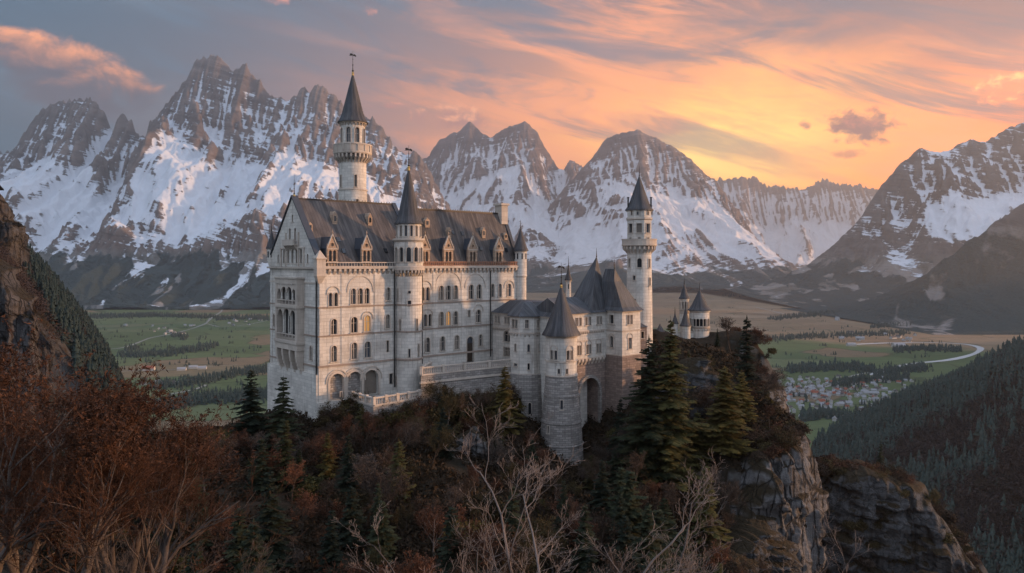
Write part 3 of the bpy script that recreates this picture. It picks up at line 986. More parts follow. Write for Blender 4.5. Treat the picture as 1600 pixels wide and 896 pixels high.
# loggia bay on the gable wall
OR_ = thing('loggia_bay', None, None); OR_.parent = PAL; OR_.location = (0, gm, 0)
lo = MB()
y0, y1, pr = -4.2, 4.2, 1.3
zt, zm, zbm = zl(-2.7), zl(-7.2), zl(-12.8)
lo.box(-pr, 0.02, y0, y1, zt - 0.9, zt)
lo.box(-pr - 0.15, 0.02, y0 - 0.15, y1 + 0.15, zt, zt + 0.25)
lo.box(-pr - 0.18, 0.02, y0 - 0.18, y1 + 0.18, zm - 0.25, zm + 0.15)
lo.box(-pr - 0.18, 0.02, y0 - 0.18, y1 + 0.18, zbm - 0.45, zbm + 0.05)
lo.box(-pr, 0.01, y0, y1, zbm - 1.5, zbm - 0.45)
for yy in (y0 + 0.35, y1 - 0.35):
    lo.box(-pr + 0.02, 0.01, yy - 0.34, yy + 0.34, zbm + 0.05, zm - 0.25)
    lo.box(-pr + 0.02, 0.01, yy - 0.34, yy + 0.34, zm + 0.15, zt - 0.9)
lo.box(-pr + 0.05, -pr + 0.2, y0 + 0.7, y1 - 0.7, zm + 0.15, zm + 0.3)
for z0_, z1_ in ((zm + 0.15, zm + 1.05), (zbm + 0.05, zbm + 1.1)):
    lo.box(-pr + 0.03, -pr + 0.16, y0 + 0.7, y1 - 0.7, z1_ - 0.14, z1_)
    balusters(lo, (-pr + 0.1, y0 + 0.7), (-pr + 0.1, y1 - 0.7), z0_, z1_ - 0.14, 0.4, 0.07)
obj('bay_wall', lo, M['trim'], OR_)
for z0_, z1_, xs in ((zm + 1.05, zt - 0.9, (-2.1, 0.0, 2.1)), (zbm + 1.1, zm - 0.25, (-1.3, 1.3))):
    for yy in xs:
        h = z1_ - z0_
        obj('column', MB().lathe([(0.22, z0_), (0.22, z0_ + 0.2), (0.15, z0_ + 0.3), (0.13, z1_ - 0.45), (0.28, z1_ - 0.1), (0.28, z1_)], 10, -pr + 0.3, yy), M['palace'], OR_)
    edges = [y0 + 0.7] + list(xs) + [y1 - 0.7]
    for a, b in zip(edges[:-1], edges[1:]):
        wv = b - a
        o_, i_ = arc_ring(wv - 0.36, 0.10, 8)
        mb = MB()
        pts = [(-wv / 2, 0)] + [(-(wv / 2 - 0.14) * math.cos(math.pi * i / 8), (wv / 2 - 0.14) * math.sin(math.pi * i / 8)) for i in range(9)] + [(wv / 2, 0), (wv / 2, 1.4), (-wv / 2, 1.4)]
        mb.slab_xz([pts[-2]] + [pts[-1]] + pts[:-2], -pr + 0.12, -pr + 0.42)
        mb.v = [(y_, -x_ + (a + b) / 2, z_ + z1_ - 1.35) for x_, y_, z_ in mb.v]
        obj('arch', mb, M['trim'], OR_)
obj('pane', MB().box(-0.14, -0.10, y0 + 0.7, y1 - 0.7, zbm + 0.3, zt - 0.95), M['glass'], OR_)
mu = MB()
for yy in (-2.6, -1.3, 0, 1.3, 2.6):
    mu.box(-0.2, -0.1, yy - 0.16, yy + 0.16, zbm + 0.05, zt - 0.9)
obj('mullion', mu, M['palace'], OR_)
for yy in (y0 + 0.5, -1.4, 1.4, y1 - 0.5):
    q = MB()
    for i in range(7):
        f = i / 6
        q.box(-pr + f * f * pr * 0.95, 0.03, yy - 0.28, yy + 0.28, zbm - 1.5 - 0.62 * (i + 1), zbm - 1.5 - 0.62 * i)
    obj('bracket', q, M['trim'], OR_)
# small balcony high in the gable
bb = MB().box(-0.95, -0.12, gm - 2.2, gm + 2.2, zl(2.75), zl(3.0))
bb.box(-0.95, -0.83, gm - 2.2, gm + 2.2, zl(3.0), zl(3.75))
for i in range(7):
    yy = gm - 1.9 + i * 0.633
    bb.slab_xz([(-0.85, zl(2.75)), (-0.13, zl(1.9)), (-0.13, zl(2.75))], yy - 0.12, yy + 0.12)
obj('gable_balcony', bb, M['trim'], PAL)
for t in (gm - 4.3, gm - 2.4, gm + 2.4, gm + 4.3):
    obj('pilaster', MB().box(-0.30, -0.11, t - 0.18, t + 0.18, HW + 0.1, zl(2.25) if abs(t - gm) > 3 else zl(4.9)), M['trim'], PAL)
obj('string_course', MB().box(-0.32, -0.11, gm - 4.6, gm + 4.6, zl(2.25), zl(2.5)), M['trim'], PAL)
# corner pier and corner turrets
pier = MB().box(-0.62, 0.9, -0.62, 0.5, HW - 1.4, HW + 1.2).box(-0.75, 1.03, -0.75, 0.62, HW + 1.2, HW + 1.45)
pier.frustum([(-0.62, -0.62), (0.9, -0.62), (0.9, 0.5), (-0.62, 0.5)], HW + 1.45, [(0.1, -0.1), (0.2, -0.1), (0.2, 0.0), (0.1, 0.0)], HW + 2.6)
pier.frustum([(-0.1, -0.1), (0.4, -0.1), (0.4, 0.3), (-0.1, 0.3)], HW - 2.6, [(-0.62, -0.62), (0.9, -0.62), (0.9, 0.5), (-0.62, 0.5)], HW - 1.4)
obj('corner_pier', pier, M['trim'], PAL)
def corner_turret(x, y, r, z0, z1, hr, nw=5, fn=1.6):
    t = obj('corner_turret', MB().lathe([(0.15, z0 - 2.6), (r * 0.6, z0 - 1.3), (r * 1.08, z0), (r, z0 + 0.2), (r, z1 - 0.3), (r * 1.12, z1 - 0.2), (r * 1.12, z1)], 14), M['palace_round'], PAL, (x, y, 0), smooth=40)
    cone_roof(t, z1, r * 1.28, hr, 14)
    for i in range(nw):
        a = facing((PAL.location.x, PAL.location.y), TH) + (i - nw // 2) * 0.75
        obj('pane', MB().box(-0.14, 0.14, -0.03, 0.05, z1 - 1.7, z1 - 0.6), M['glass'], t, (r * math.cos(a), r * math.sin(a), 0), a + math.pi / 2)
    finial(t, (0, 0, z1 + hr - 0.1), fn, 0.1, gold=False)
    return t
corner_turret(0.2, D1 - 0.2, 0.78, zl(0.6), zl(2.5), 3.0)
corner_turret(LX - 0.2, 0.1, 1.2, zl(-2.6), zl(2.3), 4.4)
obj('turret_shaft', MB().lathe([(1.12, 4), (1.12, zl(-3.0))], 14), M['palace_round'], PAL, (LX - 0.2, 0.1, 0), smooth=40)

# ------------------------------------------------------------------ round stair tower on the long facade
def tower_window(root, cut, frac, z, r, w, h, rotz=0.0, **k):
    a = facing(root.location, rotz) + math.asin(max(-0.97, min(0.97, frac)))
    return window(root, cut, (r * math.cos(a), r * math.sin(a), z), a + math.pi / 2, w, h, **k)

ST = thing('stair_tower', 'slim round stair tower halfway along the palace facade with pointed brown cone', 'tower', (-17.9 + 0.5 * 0.6585, 126.7 - 0.5 * 0.7526, -ZB))
r = 2.25
prof = [(r + 0.1, -4), (r + 0.1, zl(-16.4)), (r, zl(-16.2)), (r, zl(-2.6))]
b_ = obj('shaft', MB().lathe([(r, -4), (r, zl(-2.4))], 28), M['palace_round'], ST)
c_ = MB()
for fr, zc, w, h in ((-0.78, -5.5, 0.3, 2.2), (0.05, -6.9, 0.55, 0.9), (0.05, -5.0, 0.42, 0.4), (-0.62, -10.5, 0.3, 1.8), (0.6, -10.5, 0.34, 2.0), (0.72, -14.8, 0.3, 2.2), (-0.9, -20, 0.4, 1.4), (0.05, -15.2, 0.3, 1.4)):
    tower_window(ST, c_, fr, zl(zc) - h / 2, r, w, h, rect=True, mull=False, b=0.07, sill=False)
carve(b_, c_)
obj('string_course', MB().lathe([(r, zl(-16.5)), (r + 0.16, zl(-16.45)), (r + 0.16, zl(-16.2)), (r, zl(-16.1))], 28), M['string'], ST)
for zc in (-7.15, -11.65):
    obj('string_course', MB().lathe([(r, zl(zc) - 0.14), (r + 0.11, zl(zc) - 0.12), (r + 0.11, zl(zc) + 0.12), (r, zl(zc) + 0.14)], 28), M['string'], ST)
obj('corbel_table', corbel_ring(MB(), r, 26, zl(-1.35), 0.4, 1.0, 0.13), M['trim'], ST)
obj('cornice', MB().lathe([(r, zl(-1.4)), (r + 0.45, zl(-1.35)), (r + 0.45, zl(-0.75)), (r + 0.25, zl(-0.7)), (r + 0.25, zl(-0.6))], 28), M['trim'], ST)
n8 = 12
u1 = obj('upper_stage', MB().lathe([(r + 0.2, zl(-0.58)), (r + 0.2, zl(3.4))], n8, ph=0.1), M['palace_round'], ST)
c_ = MB()
for fr in (-0.86, -0.50, -0.0, 0.50, 0.86):
    tower_window(ST, c_, fr, zl(0.1), r + 0.13, 0.75, 2.4, mull=False, b=0.12, lit=False)
carve(u1, c_)
obj('cornice', MB().lathe([(r + 0.2, zl(3.4)), (r + 0.48, zl(3.7)), (r + 0.48, zl(4.0)), (r, zl(4.05))], 24), M['trim'], ST)
u2 = obj('lantern', MB().lathe([(r - 0.12, zl(4.04)), (r - 0.12, zl(6.55))], n8, ph=0.1), M['palace_round'], ST)
c_ = MB()
for fr in (-0.93, -0.62, -0.22, 0.22, 0.62, 0.93):
    tower_window(ST, c_, fr, zl(4.35), r - 0.2, 0.42, 1.8, mull=False, b=0.09)
carve(u2, c_)
cone_roof(ST, zl(6.6), 2.5, 9.6, 16, 0.10)
finial(ST, (0, 0, zl(16.1)), 3.8, 0.2, True)

# ------------------------------------------------------------------ tall round tower behind the palace
TT = thing('round_tower', 'tallest round tower rising behind the brown palace roof with weather vane and balcony', 'tower', (-31.3, 146.0, -ZB))
r = 2.62
b_ = obj('shaft', MB().lathe([(r + 0.15, 0), (r + 0.15, zl(14.0)), (r, zl(14.05)), (r, zl(20.0))], 32), M['palace_round'], TT, smooth=30)
c_ = MB()
tower_window(TT, c_, 0.2, zl(14.6), r, 0.5, 2.3, rect=True, mull=False, b=0.08)
tower_window(TT, c_, -0.85, zl(14.6), r, 0.5, 2.3, rect=True, mull=False, b=0.08)
tower_window(TT, c_, 0.3, zl(10.2), r + 0.15, 0.5, 2.0, rect=True, mull=False, b=0.08)
carve(b_, c_)
obj('string_course', MB().lathe([(r, zl(13.9)), (r + 0.28, zl(14.0)), (r + 0.28, zl(14.25)), (r, zl(14.4))], 32), M['trim'], TT)
obj('corbel_table', corbel_ring(MB(), r + 0.02, 26, zl(21.0), 1.0, 1.7, 0.15), M['trim'], TT)
obj('corbel_ring', MB().lathe([(r - 0.1, zl(19.8)), (r + 0.35, zl(20.2)), (r + 0.55, zl(20.9)), (r - 0.1, zl(20.95))], 26), M['rubble_round'], TT)
bal = MB().lathe([(r, zl(21.0)), (3.6, zl(21.0)), (3.72, zl(21.2)), (3.72, zl(21.45)), (r, zl(21.46))], 32)
for i in range(32):
    a, a2 = 2 * math.pi * i / 32, 2 * math.pi * (i + 1) / 32
    for rr, z0, z1 in ((3.5, 21.45, 22.75),):
        p = [(rr * math.cos(a), rr * math.sin(a)), (3.66 * math.cos(a), 3.66 * math.sin(a)), (3.66 * math.cos(a2), 3.66 * math.sin(a2)), (rr * math.cos(a2), rr * math.sin(a2))]
        bal.prism(p, zl(z0), zl(z1))
    p = [(3.42 * math.cos(a), 3.42 * math.sin(a)), (3.78 * math.cos(a), 3.78 * math.sin(a)), (3.78 * math.cos(a2), 3.78 * math.sin(a2)), (3.42 * math.cos(a2), 3.42 * math.sin(a2))]
    bal.prism(p, zl(22.752), zl(22.98))
    if i % 2 == 0:
        am = (a + a2) / 2
        bal.obox((3.68 * math.cos(am), 3.68 * math.sin(am)), (-math.sin(am), math.cos(am)), 0.12, 0.1, zl(21.5), zl(22.74))
obj('balcony', bal, M['trim'], TT)
u1 = obj('belfry', MB().lathe([(2.36, zl(21.47)), (2.36, zl(27.1))], 12, ph=0.2), M['palace_round'], TT)
c_ = MB()
for fr in (-0.92, -0.36, 0.36, 0.92):
    tower_window(TT, c_, fr, zl(23.3), 2.28, 0.85, 2.9, b=0.15)
carve(u1, c_)
obj('corbel_table', corbel_ring(MB(), 2.34, 22, zl(27.1), 0.28, 0.55, 0.13), M['trim'], TT)
obj('cornice', MB().lathe([(2.3, zl(27.1)), (2.68, zl(27.15)), (2.74, zl(27.4)), (2.3, zl(27.45))], 24), M['trim'], TT)
cone_roof(TT, zl(27.46), 2.98, 9.9, 20, 0.10)
finial(TT, (0, 0, zl(37.2)), 4.4, 0.22, True)

# ------------------------------------------------------------------ gatehouse group: its frame sits on the round gate tower
GX, GY = 8.3, 125.0
GZ = -38.0
def zg(z): return z - GZ
def gloc(x, y):                                  # plan point in the gatehouse frame -> world
    p = Vector((GX, GY)) + U * x + V * y
    return p.x, p.y
# low wing between palace and gatehouse
WG = thing('low_wing', 'low grey roofed wing joining the palace end wall to the gatehouse', 'building', (*gloc(0, 0), GZ), TH)
b_ = obj('wall', MB().prism([(0.2, 2.0), (8.5, 2.0), (8.5, 18.3), (0.2, 18.3)], zg(-34), zg(-9.6)), M['palace'], WG)
c_ = MB()
for y in (17.3, 16.5, 14.6, 13.8):
    window(WG, c_, (0.2, y, zg(-11.2)), GA, 0.45, 1.2, True, False, b=0.08)
window(WG, c_, (0.2, 14.2, zg(-14.5)), GA, 1.8, 2.0, b=0.2)
window(WG, c_, (0.2, 14.2, zg(-17.1)), GA, 1.8, 1.5, True, b=0.14)
carve(b_, c_)
obj('string_course', MB().box(0.0, 0.22, 12.0, 18.28, zg(-12.2), zg(-12.0)), M['trim'], WG)
ct = corbel_row(MB(), 0, 6.2, 12, 0, 0.22, 0.5, 0.0)
ct = turned(ct, GA, (0.2, 18.2, zg(-12.2)))
obj('corbel_table', ct, M['trim'], WG)
obj('cornice', MB().box(-0.15, 8.7, 1.9, 18.28, zg(-9.598), zg(-9.35)), M['trim'], WG)
rf = MB()
e0, e1, q0, q1 = zg(-9.34), zg(-7.1), (-0.35, 8.9), (1.7, 18.27)
rf.add([(q0[0], q1[0], e0), (q0[1], q1[0], e0), (q0[1], q1[1], e0), (q0[0], q1[1], e0), (2.6, 4.5, e1), (6.0, 4.5, e1), (6.0, 16.2, e1), (2.6, 16.2, e1)],
       [(3, 2, 1, 0), (4, 5, 6, 7), (0, 1, 5, 4), (1, 2, 6, 5), (2, 3, 7, 6), (3, 0, 4, 7)])
obj('roof', rf, M['roof_grey'], WG)
# many-sided bay tower
BT = thing('bay_tower', 'broad many sided bay tower left of the round gate tower, pale above and rubble below', 'tower', (*gloc(-0.1, 8.5), GZ), TH)
r = 3.2
ph = facing(BT.location, TH) + math.pi / 8
b_ = obj('upper_wall', MB().lathe([(r, zg(-19.4)), (r, zg(-9.7))], 8, ph=ph), M['palace_round'], BT)
c_ = MB()
def face_window(root, cut, k, dx, z, r_, w, h, ph=ph, **kw):
    a = ph - math.pi / 8 + k * math.pi / 4
    ap = r_ * math.cos(math.pi / 8)
    return window(root, cut, (ap * math.cos(a) - dx * math.sin(a), ap * math.sin(a) + dx * math.cos(a), z), a + math.pi / 2, w, h, **kw)
for k, dx in ((-1, -0.4), (-1, 0.4), (0, 0.0), (1, -0.2)):
    face_window(BT, c_, k, dx, zg(-11.4), r, 0.55, 1.4, rect=True, mull=(k == 0), b=0.08)
for k, dx in ((-1, 0.2), (0, 0.3), (1, 0.1)):
    face_window(BT, c_, k, dx, zg(-15.5), r, 0.42, 1.3, rect=False, mull=False, b=0.08)
face_window(BT, c_, -1, 0.2, zg(-18.1), r, 0.8, 0.5, rect=True, mull=False, b=0.08)
face_window(BT, c_, 0, 0.3, zg(-18.6), r, 0.35, 1.1, rect=True, mull=False, b=0.06)
carve(b_, c_)
b2 = obj('lower_wall', MB().lathe([(r + 0.75, zg(-38)), (r + 0.55, zg(-28.8)), (r + 0.2, zg(-19.5)), (r + 0.1, zg(-19.41))], 16, ph=ph + math.pi / 16), M['rubble_round'], BT)
c_ = MB()
face_window(BT, c_, 0, 0.5, zg(-26.2), r + 0.5, 0.5, 2.0, mull=False, b=0.1)
carve(b2, c_)
for zc, ww in ((-19.4, 0.12), (-12.3, 0.16)):
    obj('string_course', MB().lathe([(r - 0.1, zg(zc) - 0.15), (r + ww, zg(zc) - 0.1), (r + ww, zg(zc) + 0.1), (r - 0.1, zg(zc) + 0.15)], 8, ph=ph), M['trim'], BT)
obj('string_course', MB().lathe([(r + 0.5, zg(-28.95)), (r + 0.72, zg(-28.9)), (r + 0.72, zg(-28.6)), (r + 0.5, zg(-28.5))], 16, ph=ph + math.pi / 16), M['rubble_round'], BT)
obj('corbel_table', corbel_ring(MB(), r * 0.95, 26, zg(-12.45), 0.22, 0.5, 0.1), M['trim'], BT)
obj('cornice', MB().lathe([(r, zg(-9.7)), (r + 0.2, zg(-9.6)), (r + 0.25, zg(-9.35)), (r, zg(-9.34))], 8, ph=ph), M['trim'], BT)
obj('roof', MB().lathe([(r + 0.5, zg(-9.45)), (r + 0.5, zg(-9.33)), (r * 0.3, zg(-7.0)), (0.0, zg(-6.85))], 8, ph=ph), M['roof_grey'], BT)
# round gate tower
GT = thing('gate_tower', 'round gate tower with grey cone roof and widening rubble foot beside the arch', 'tower', (GX, GY, GZ))
r = 2.62
b_ = obj('upper_wall', MB().lathe([(r + 0.02, zg(-18.9)), (r, zg(-12.3))], 28), M['palace_round'], GT, smooth=30)
c_ = MB()
for fr in (-0.60, -0.34, 0.42, 0.66):
    tower_window(GT, c_, fr, zg(-16.1), r, 0.46, 1.5, rect=True, mull=False, b=0.09)
for fr in (-0.15, 0.35):
    tower_window(GT, c_, fr, zg(-18.4), r, 0.36, 0.8, rect=True, mull=False, b=0.07)
carve(b_, c_)
for fr in (-0.48, 0.54):
    a = facing(GT.location) + math.asin(fr)
    hood(GT, ((r - 0.04) * math.cos(a), (r - 0.04) * math.sin(a), zg(-14.4)), a + math.pi / 2, 1.15, 0.16, 0.12)
b2 = obj('lower_wall', MB().lathe([(3.9, -6), (3.75, zg(-34)), (3.62, zg(-30.4)), (3.36, zg(-26.6)), (2.95, zg(-22.5)), (2.72, zg(-19.4)), (2.66, zg(-18.92))], 28), M['rubble_round'], GT, smooth=30)
c_ = MB()
tower_window(GT, c_, 0.02, zg(-24.2), 2.95, 0.42, 1.5, rect=True, mull=False, b=0.1)
tower_window(GT, c_, -0.62, zg(-28.2), 3.4, 0.4, 1.2, rect=True, mull=False, b=0.1)
carve(b2, c_)
for zc, rr, mt in ((-16.5, r, 'trim'), (-18.9, r + 0.04, 'trim'), (-26.6, 3.34, 'rubble_round'), (-30.3, 3.6, 'rubble_round'), (-22.2, 2.9, 'rubble_round')):
    obj('string_course', MB().lathe([(rr, zg(zc) - 0.14), (rr + 0.15, zg(zc) - 0.1), (rr + 0.15, zg(zc) + 0.1), (rr, zg(zc) + 0.14)], 28), M[mt], GT)
obj('cornice', MB().lathe([(r, zg(-12.6)), (r + 0.2, zg(-12.45)), (r + 0.25, zg(-12.2)), (r, zg(-12.1))], 28), M['trim'], GT)
cone_roof(GT, zg(-12.1), 3.3, 8.3, 24, 0.16)
finial(GT, (0, 0, zg(-4.0)), 3.9, 0.2, True)
# gate hall with the great arch
GH = thing('gate_hall', 'pale gate hall with tall dark archway right of the round gate tower', 'gatehouse', (GX, GY, GZ), TH)
yf = -0.3
b_ = obj('upper_wall', MB().prism([(1.0, yf), (11.0, yf), (11.0, 8.0), (1.0, 8.0)], zg(-16.9), zg(-9.0)), M['palace'], GH)
c_ = MB()
for x in (3.4, 4.3, 5.8, 6.7, 8.7, 9.5):
    window(GH, c_, (x, yf, zg(-10.9)), FR, 0.48, 1.35, True, False, b=0.08)
for x in (3.75, 4.3, 6.05, 6.75, 8.6, 9.3):
    window(GH, c_, (x, yf, zg(-15.9)), FR, 0.5, 1.6, True, False, b=0.08)
carve(b_, c_)
for x in (4.0, 6.4, 8.95):
    hood(GH, (x, yf + 0.02, zg(-14.2)), FR, 1.25, 0.16, 0.12)
b2 = obj('lower_wall', MB().prism([(1.0, yf + 0.12), (11.0, yf + 0.12), (11.0, 8.0), (1.0, 8.0)], -4, zg(-16.91)), M['redstone'], GH)
c_ = MB()
aw, ah = 5.0, 13.5
t = turned(MB().slab_xz(arch_poly(aw, ah, 16), -1.0, 5.6), 0, (6.6, yf, zg(-33.6)))
c_.add(t.v, t.f)
carve(b2, c_)
o_, i_ = arch_poly(aw + 1.0, ah + 0.5, 16), arch_poly(aw - 0.02, ah - 0.01, 16)
obj('arch_surround', MB().ring_xz(o_, i_, -0.2, 0.3), M['rubble'], GH, (6.6, yf, zg(-33.6)))
obj('gate_leaf', MB().slab_xz(arch_poly(aw - 0.1, ah - 0.1, 16), 4.6, 4.8), M['wood'], GH, (6.6, yf, zg(-33.6)))
ct = corbel_row(MB(), 2.4, 10.4, 9, zg(-16.7), 0.4, 1.0, yf, 0.5)
obj('corbel_table', ct, M['trim'], GH)
obj('corbel_table', corbel_row(MB(), 2.2, 10.4, 18, zg(-12.0), 0.22, 0.5, yf), M['trim'], GH)
st_ = MB().box(1.5, 10.45, yf - 0.18, yf + 0.02, zg(-12.0), zg(-11.8)).box(1.5, 10.45, yf - 0.12, yf + 0.02, zg(-16.72), zg(-16.5)).box(1.5, 10.45, yf - 0.10, yf + 0.02, zg(-13.6), zg(-13.46))
obj('string_course', st_, M['trim'], GH)
obj('cornice', MB().box(0.8, 11.0, yf - 0.2, 8.2, zg(-8.998), zg(-8.8)), M['trim'], GH)
rf = MB().add([(0.6, yf - 0.5, zg(-8.79)), (11.2, yf - 0.5, zg(-8.79)), (11.2, 8.4, zg(-8.79)), (0.6, 8.4, zg(-8.79)), (0.6, 4.0, zg(-6.2)), (11.2, 4.0, zg(-6.2))],
              [(3, 2, 1, 0), (0, 1, 5, 4), (2, 3, 4, 5), (0, 4, 3), (1, 2, 5)])
obj('roof', rf, M['roof_grey'], GH)
# square gate tower with the steep flared roof
SQ = thing('square_tower', 'square gate tower with steep flared grey roof and short ridge', 'tower', (*gloc(13.4, -0.4), GZ), TH)
hx, hy = 2.45, 3.6
b_ = obj('upper_wall', MB().box(-hx, hx, -hy, hy, zg(-16.4), zg(-8.8)), M['palace'], SQ)
c_ = MB()
window(SQ, c_, (-hx, -1.2, zg(-10.8)), GA, 0.9, 1.5, True, False, b=0.1)
window(SQ, c_, (-hx, -1.2, zg(-15.0)), GA, 0.7, 2.0, mull=False, b=0.12)
for x in (-0.9, 0.0):
    window(SQ, c_, (x, -hy, zg(-10.9)), FR, 0.55, 1.6, True, False, b=0.08)
window(SQ, c_, (-0.4, -hy, zg(-15.2)), FR, 0.9, 1.9, True, True, b=0.12)
carve(b_, c_)
hood(SQ, (-0.4, -hy + 0.02, zg(-13.2)), FR, 1.3, 0.16, 0.12)
hood(SQ, (-hx + 0.02, -1.2, zg(-13.3)), GA, 1.2, 0.16, 0.12)
obj('lower_wall', MB().box(-hx - 0.1, hx + 0.1, -hy - 0.1, hy, -4, zg(-16.41)), M['redstone'], SQ)
obj('buttress', MB().box(hx + 0.11, hx + 1.3, -hy + 1.0, hy, -4, zg(-10.2)), M['palace'], SQ)
st_ = MB()
for zc in (-12.0, -16.3):
    st_.box(-hx - 0.14, hx + 0.14, -hy - 0.14, hy + 0.1, zg(zc) - 0.1, zg(zc) + 0.1)
obj('string_course', st_, M['trim'], SQ)
obj('cornice', MB().box(-hx - 0.22, hx + 0.22, -hy - 0.22, hy + 0.2, zg(-8.798), zg(-8.55)), M['trim'], SQ)
rf = MB()
rows = []
for f, zz in ((1.17, -8.54), (0.98, -7.9), (0.80, -6.6), (0.42, -3.4), (0.0, -1.2)):
    ax, ay = (hx) * f + 0.0, (hy) * f
    rows.append((zg(zz), max(ax, 0.05), max(ay, 1.1) if f < 0.5 else ay))
vs = []
for zz, ax, ay in rows:
    sh_ = -1.5 * sstep((zz - zg(-8.5)) / 7.6, 0.0, 1.0)
    vs += [(-ax + sh_, -ay, zz), (ax + sh_, -ay, zz), (ax + sh_, ay, zz), (-ax + sh_, ay, zz)]
fs = [(3, 2, 1, 0)]
for i in range(len(rows) - 1):
    for k in range(4):
        fs.append((i * 4 + k, i * 4 + (k + 1) % 4, (i + 1) * 4 + (k + 1) % 4, (i + 1) * 4 + k))
fs.append((16, 17, 18, 19))
obj('roof', MB().add(vs, fs), M['roof_grey'], SQ)
# pointed helm behind it
hp = MB()
hp.frustum([(-6.2, 0.2), (-1.4, 0.2), (-1.4, 6.4), (-6.2, 6.4)], zg(-8.5), [(-1.9, 2.9), (-1.8, 2.9), (-1.8, 3.0), (-1.9, 3.0)], zg(0.9))
obj('helm_roof', hp, M['roof_grey'], SQ)
finial(SQ, (-1.85, 2.95, zg(0.9)), 1.7, 0.12, gold=False)
finial(SQ, (-1.5, -1.0, zg(-1.3)), 1.9, 0.12, gold=False)
# needle turret behind the wing
NT_ = thing('needle_turret', 'thin stone turret with tiny dark spire peeping over the wing roof', 'turret', (11.4, 150.0, -14))
obj('shaft', MB().lathe([(0.52, 0), (0.52, 10.0), (0.66, 10.2), (0.66, 10.45)], 10), M['palace_round'], NT_)
cone_roof(NT_, 10.46, 0.78, 2.7, 10)
obj('pane', MB().box(-0.1, 0.1, -0.03, 0.03, 8.6, 9.6), M['glass'], NT_, (0, -0.53, 0))
finial(NT_, (0, 0, 13.0), 2.2, 0.09, gold=False)

# ------------------------------------------------------------------ slender tower to the right
RT = thing('watch_tower', 'slender white tower right of the gatehouse with balcony and dark pointed roof', 'tower', (24.0, 140.0, -20.0))
def zr(z): return z + 20.0
r = 2.25
b_ = obj('shaft', MB().lathe([(2.55, 0), (2.42, zr(-8)), (r, zr(1.6))], 28), M['palace_round'], RT, smooth=30)
c_ = MB()
for fr, zc, w, h, rc in ((0.02, -0.1, 0.8, 1.7, False), (-0.78, -0.1, 0.5, 1.6, True), (0.80, -0.2, 0.5, 1.6, True), (-0.4, -2.9, 0.5, 0.8, True), (0.82, -3.6, 0.5, 1.5, False), (-0.4, -7.6, 0.75, 1.5, True)):
    tower_window(RT, c_, fr, zr(zc) - h / 2, r + (0.02 if zc > -2 else (0.06 if zc > -5 else 0.16)), w, h, rect=rc, mull=False, b=0.09)
carve(b_, c_)
obj('corbel_table', corbel_ring(MB(), r, 22, zr(3.0), 0.85, 1.5, 0.14), M['trim'], RT)
obj('corbel_ring', MB().lathe([(r, zr(1.4)), (r + 0.4, zr(2.4)), (r + 0.5, zr(2.95)), (r - 0.2, zr(2.96))], 28), M['palace_round'], RT)
bal = MB().lathe([(r - 0.2, zr(3.0)), (3.2, zr(3.0)), (3.32, zr(3.15)), (3.32, zr(3.35)), (r - 0.3, zr(3.36))], 28)
for i in range(28):
    a, a2 = 2 * math.pi * i / 28, 2 * math.pi * (i + 1) / 28
    for r0, r1, z0, z1 in ((3.1, 3.24, 3.35, 4.15), (3.02, 3.34, 4.152, 4.36)):
        bal.prism([(r0 * math.cos(a), r0 * math.sin(a)), (r1 * math.cos(a), r1 * math.sin(a)), (r1 * math.cos(a2), r1 * math.sin(a2)), (r0 * math.cos(a2), r0 * math.sin(a2))], zr(z0), zr(z1))
obj('balcony', bal, M['trim'], RT)
ph2 = facing(RT.location) + math.pi / 8
u1 = obj('upper_stage', MB().lathe([(2.42, zr(3.37)), (2.42, zr(7.9))], 8, ph=ph2), M['palace_round'], RT)
c_ = MB()
for k in (-1, 0, 1):
    face_window(RT, c_, k, 0.0, zr(5.5), 2.42, 0.95, 1.7, ph=ph2, rect=True, mull=False, b=0.12)
    face_window(RT, c_, k, 0.0, zr(3.6), 2.42, 0.5, 1.0, ph=ph2, rect=True, mull=False, b=0.08)
carve(u1, c_)
obj('string_course', MB().lathe([(2.42, zr(7.85)), (2.62, zr(8.0)), (2.62, zr(8.3)), (2.4, zr(8.4))], 8, ph=ph2), M['trim'], RT)
u2 = obj('attic_stage', MB().lathe([(2.38, zr(8.35)), (2.38, zr(9.8))], 8, ph=ph2), M['palace_round'], RT)
c_ = MB()
for k, dx in ((-1, 0.3), (0, -0.3), (1, 0)):
    face_window(RT, c_, k, dx, zr(8.8), 2.38, 0.4, 0.7, ph=ph2, rect=False, mull=False, b=0.06, sill=False)
carve(u2, c_)
obj('corbel_table', corbel_ring(MB(), 2.24, 20, zr(9.8), 0.25, 0.4, 0.1), M['trim'], RT)
cone_roof(RT, zr(9.85), 2.72, 6.5, 8, 0.12)
for sx in (-1, 1):
    obj('chimney', MB().box(-0.13, 0.13, -0.13, 0.13, zr(9.0), zr(12.1)).box(-0.2, 0.2, -0.2, 0.2, zr(12.1), zr(12.25)), M['metal'], RT, (sx * 2.15, -0.3, 0))
finial(RT, (0, 0, zr(16.2)), 2.0, 0.12, gold=False)

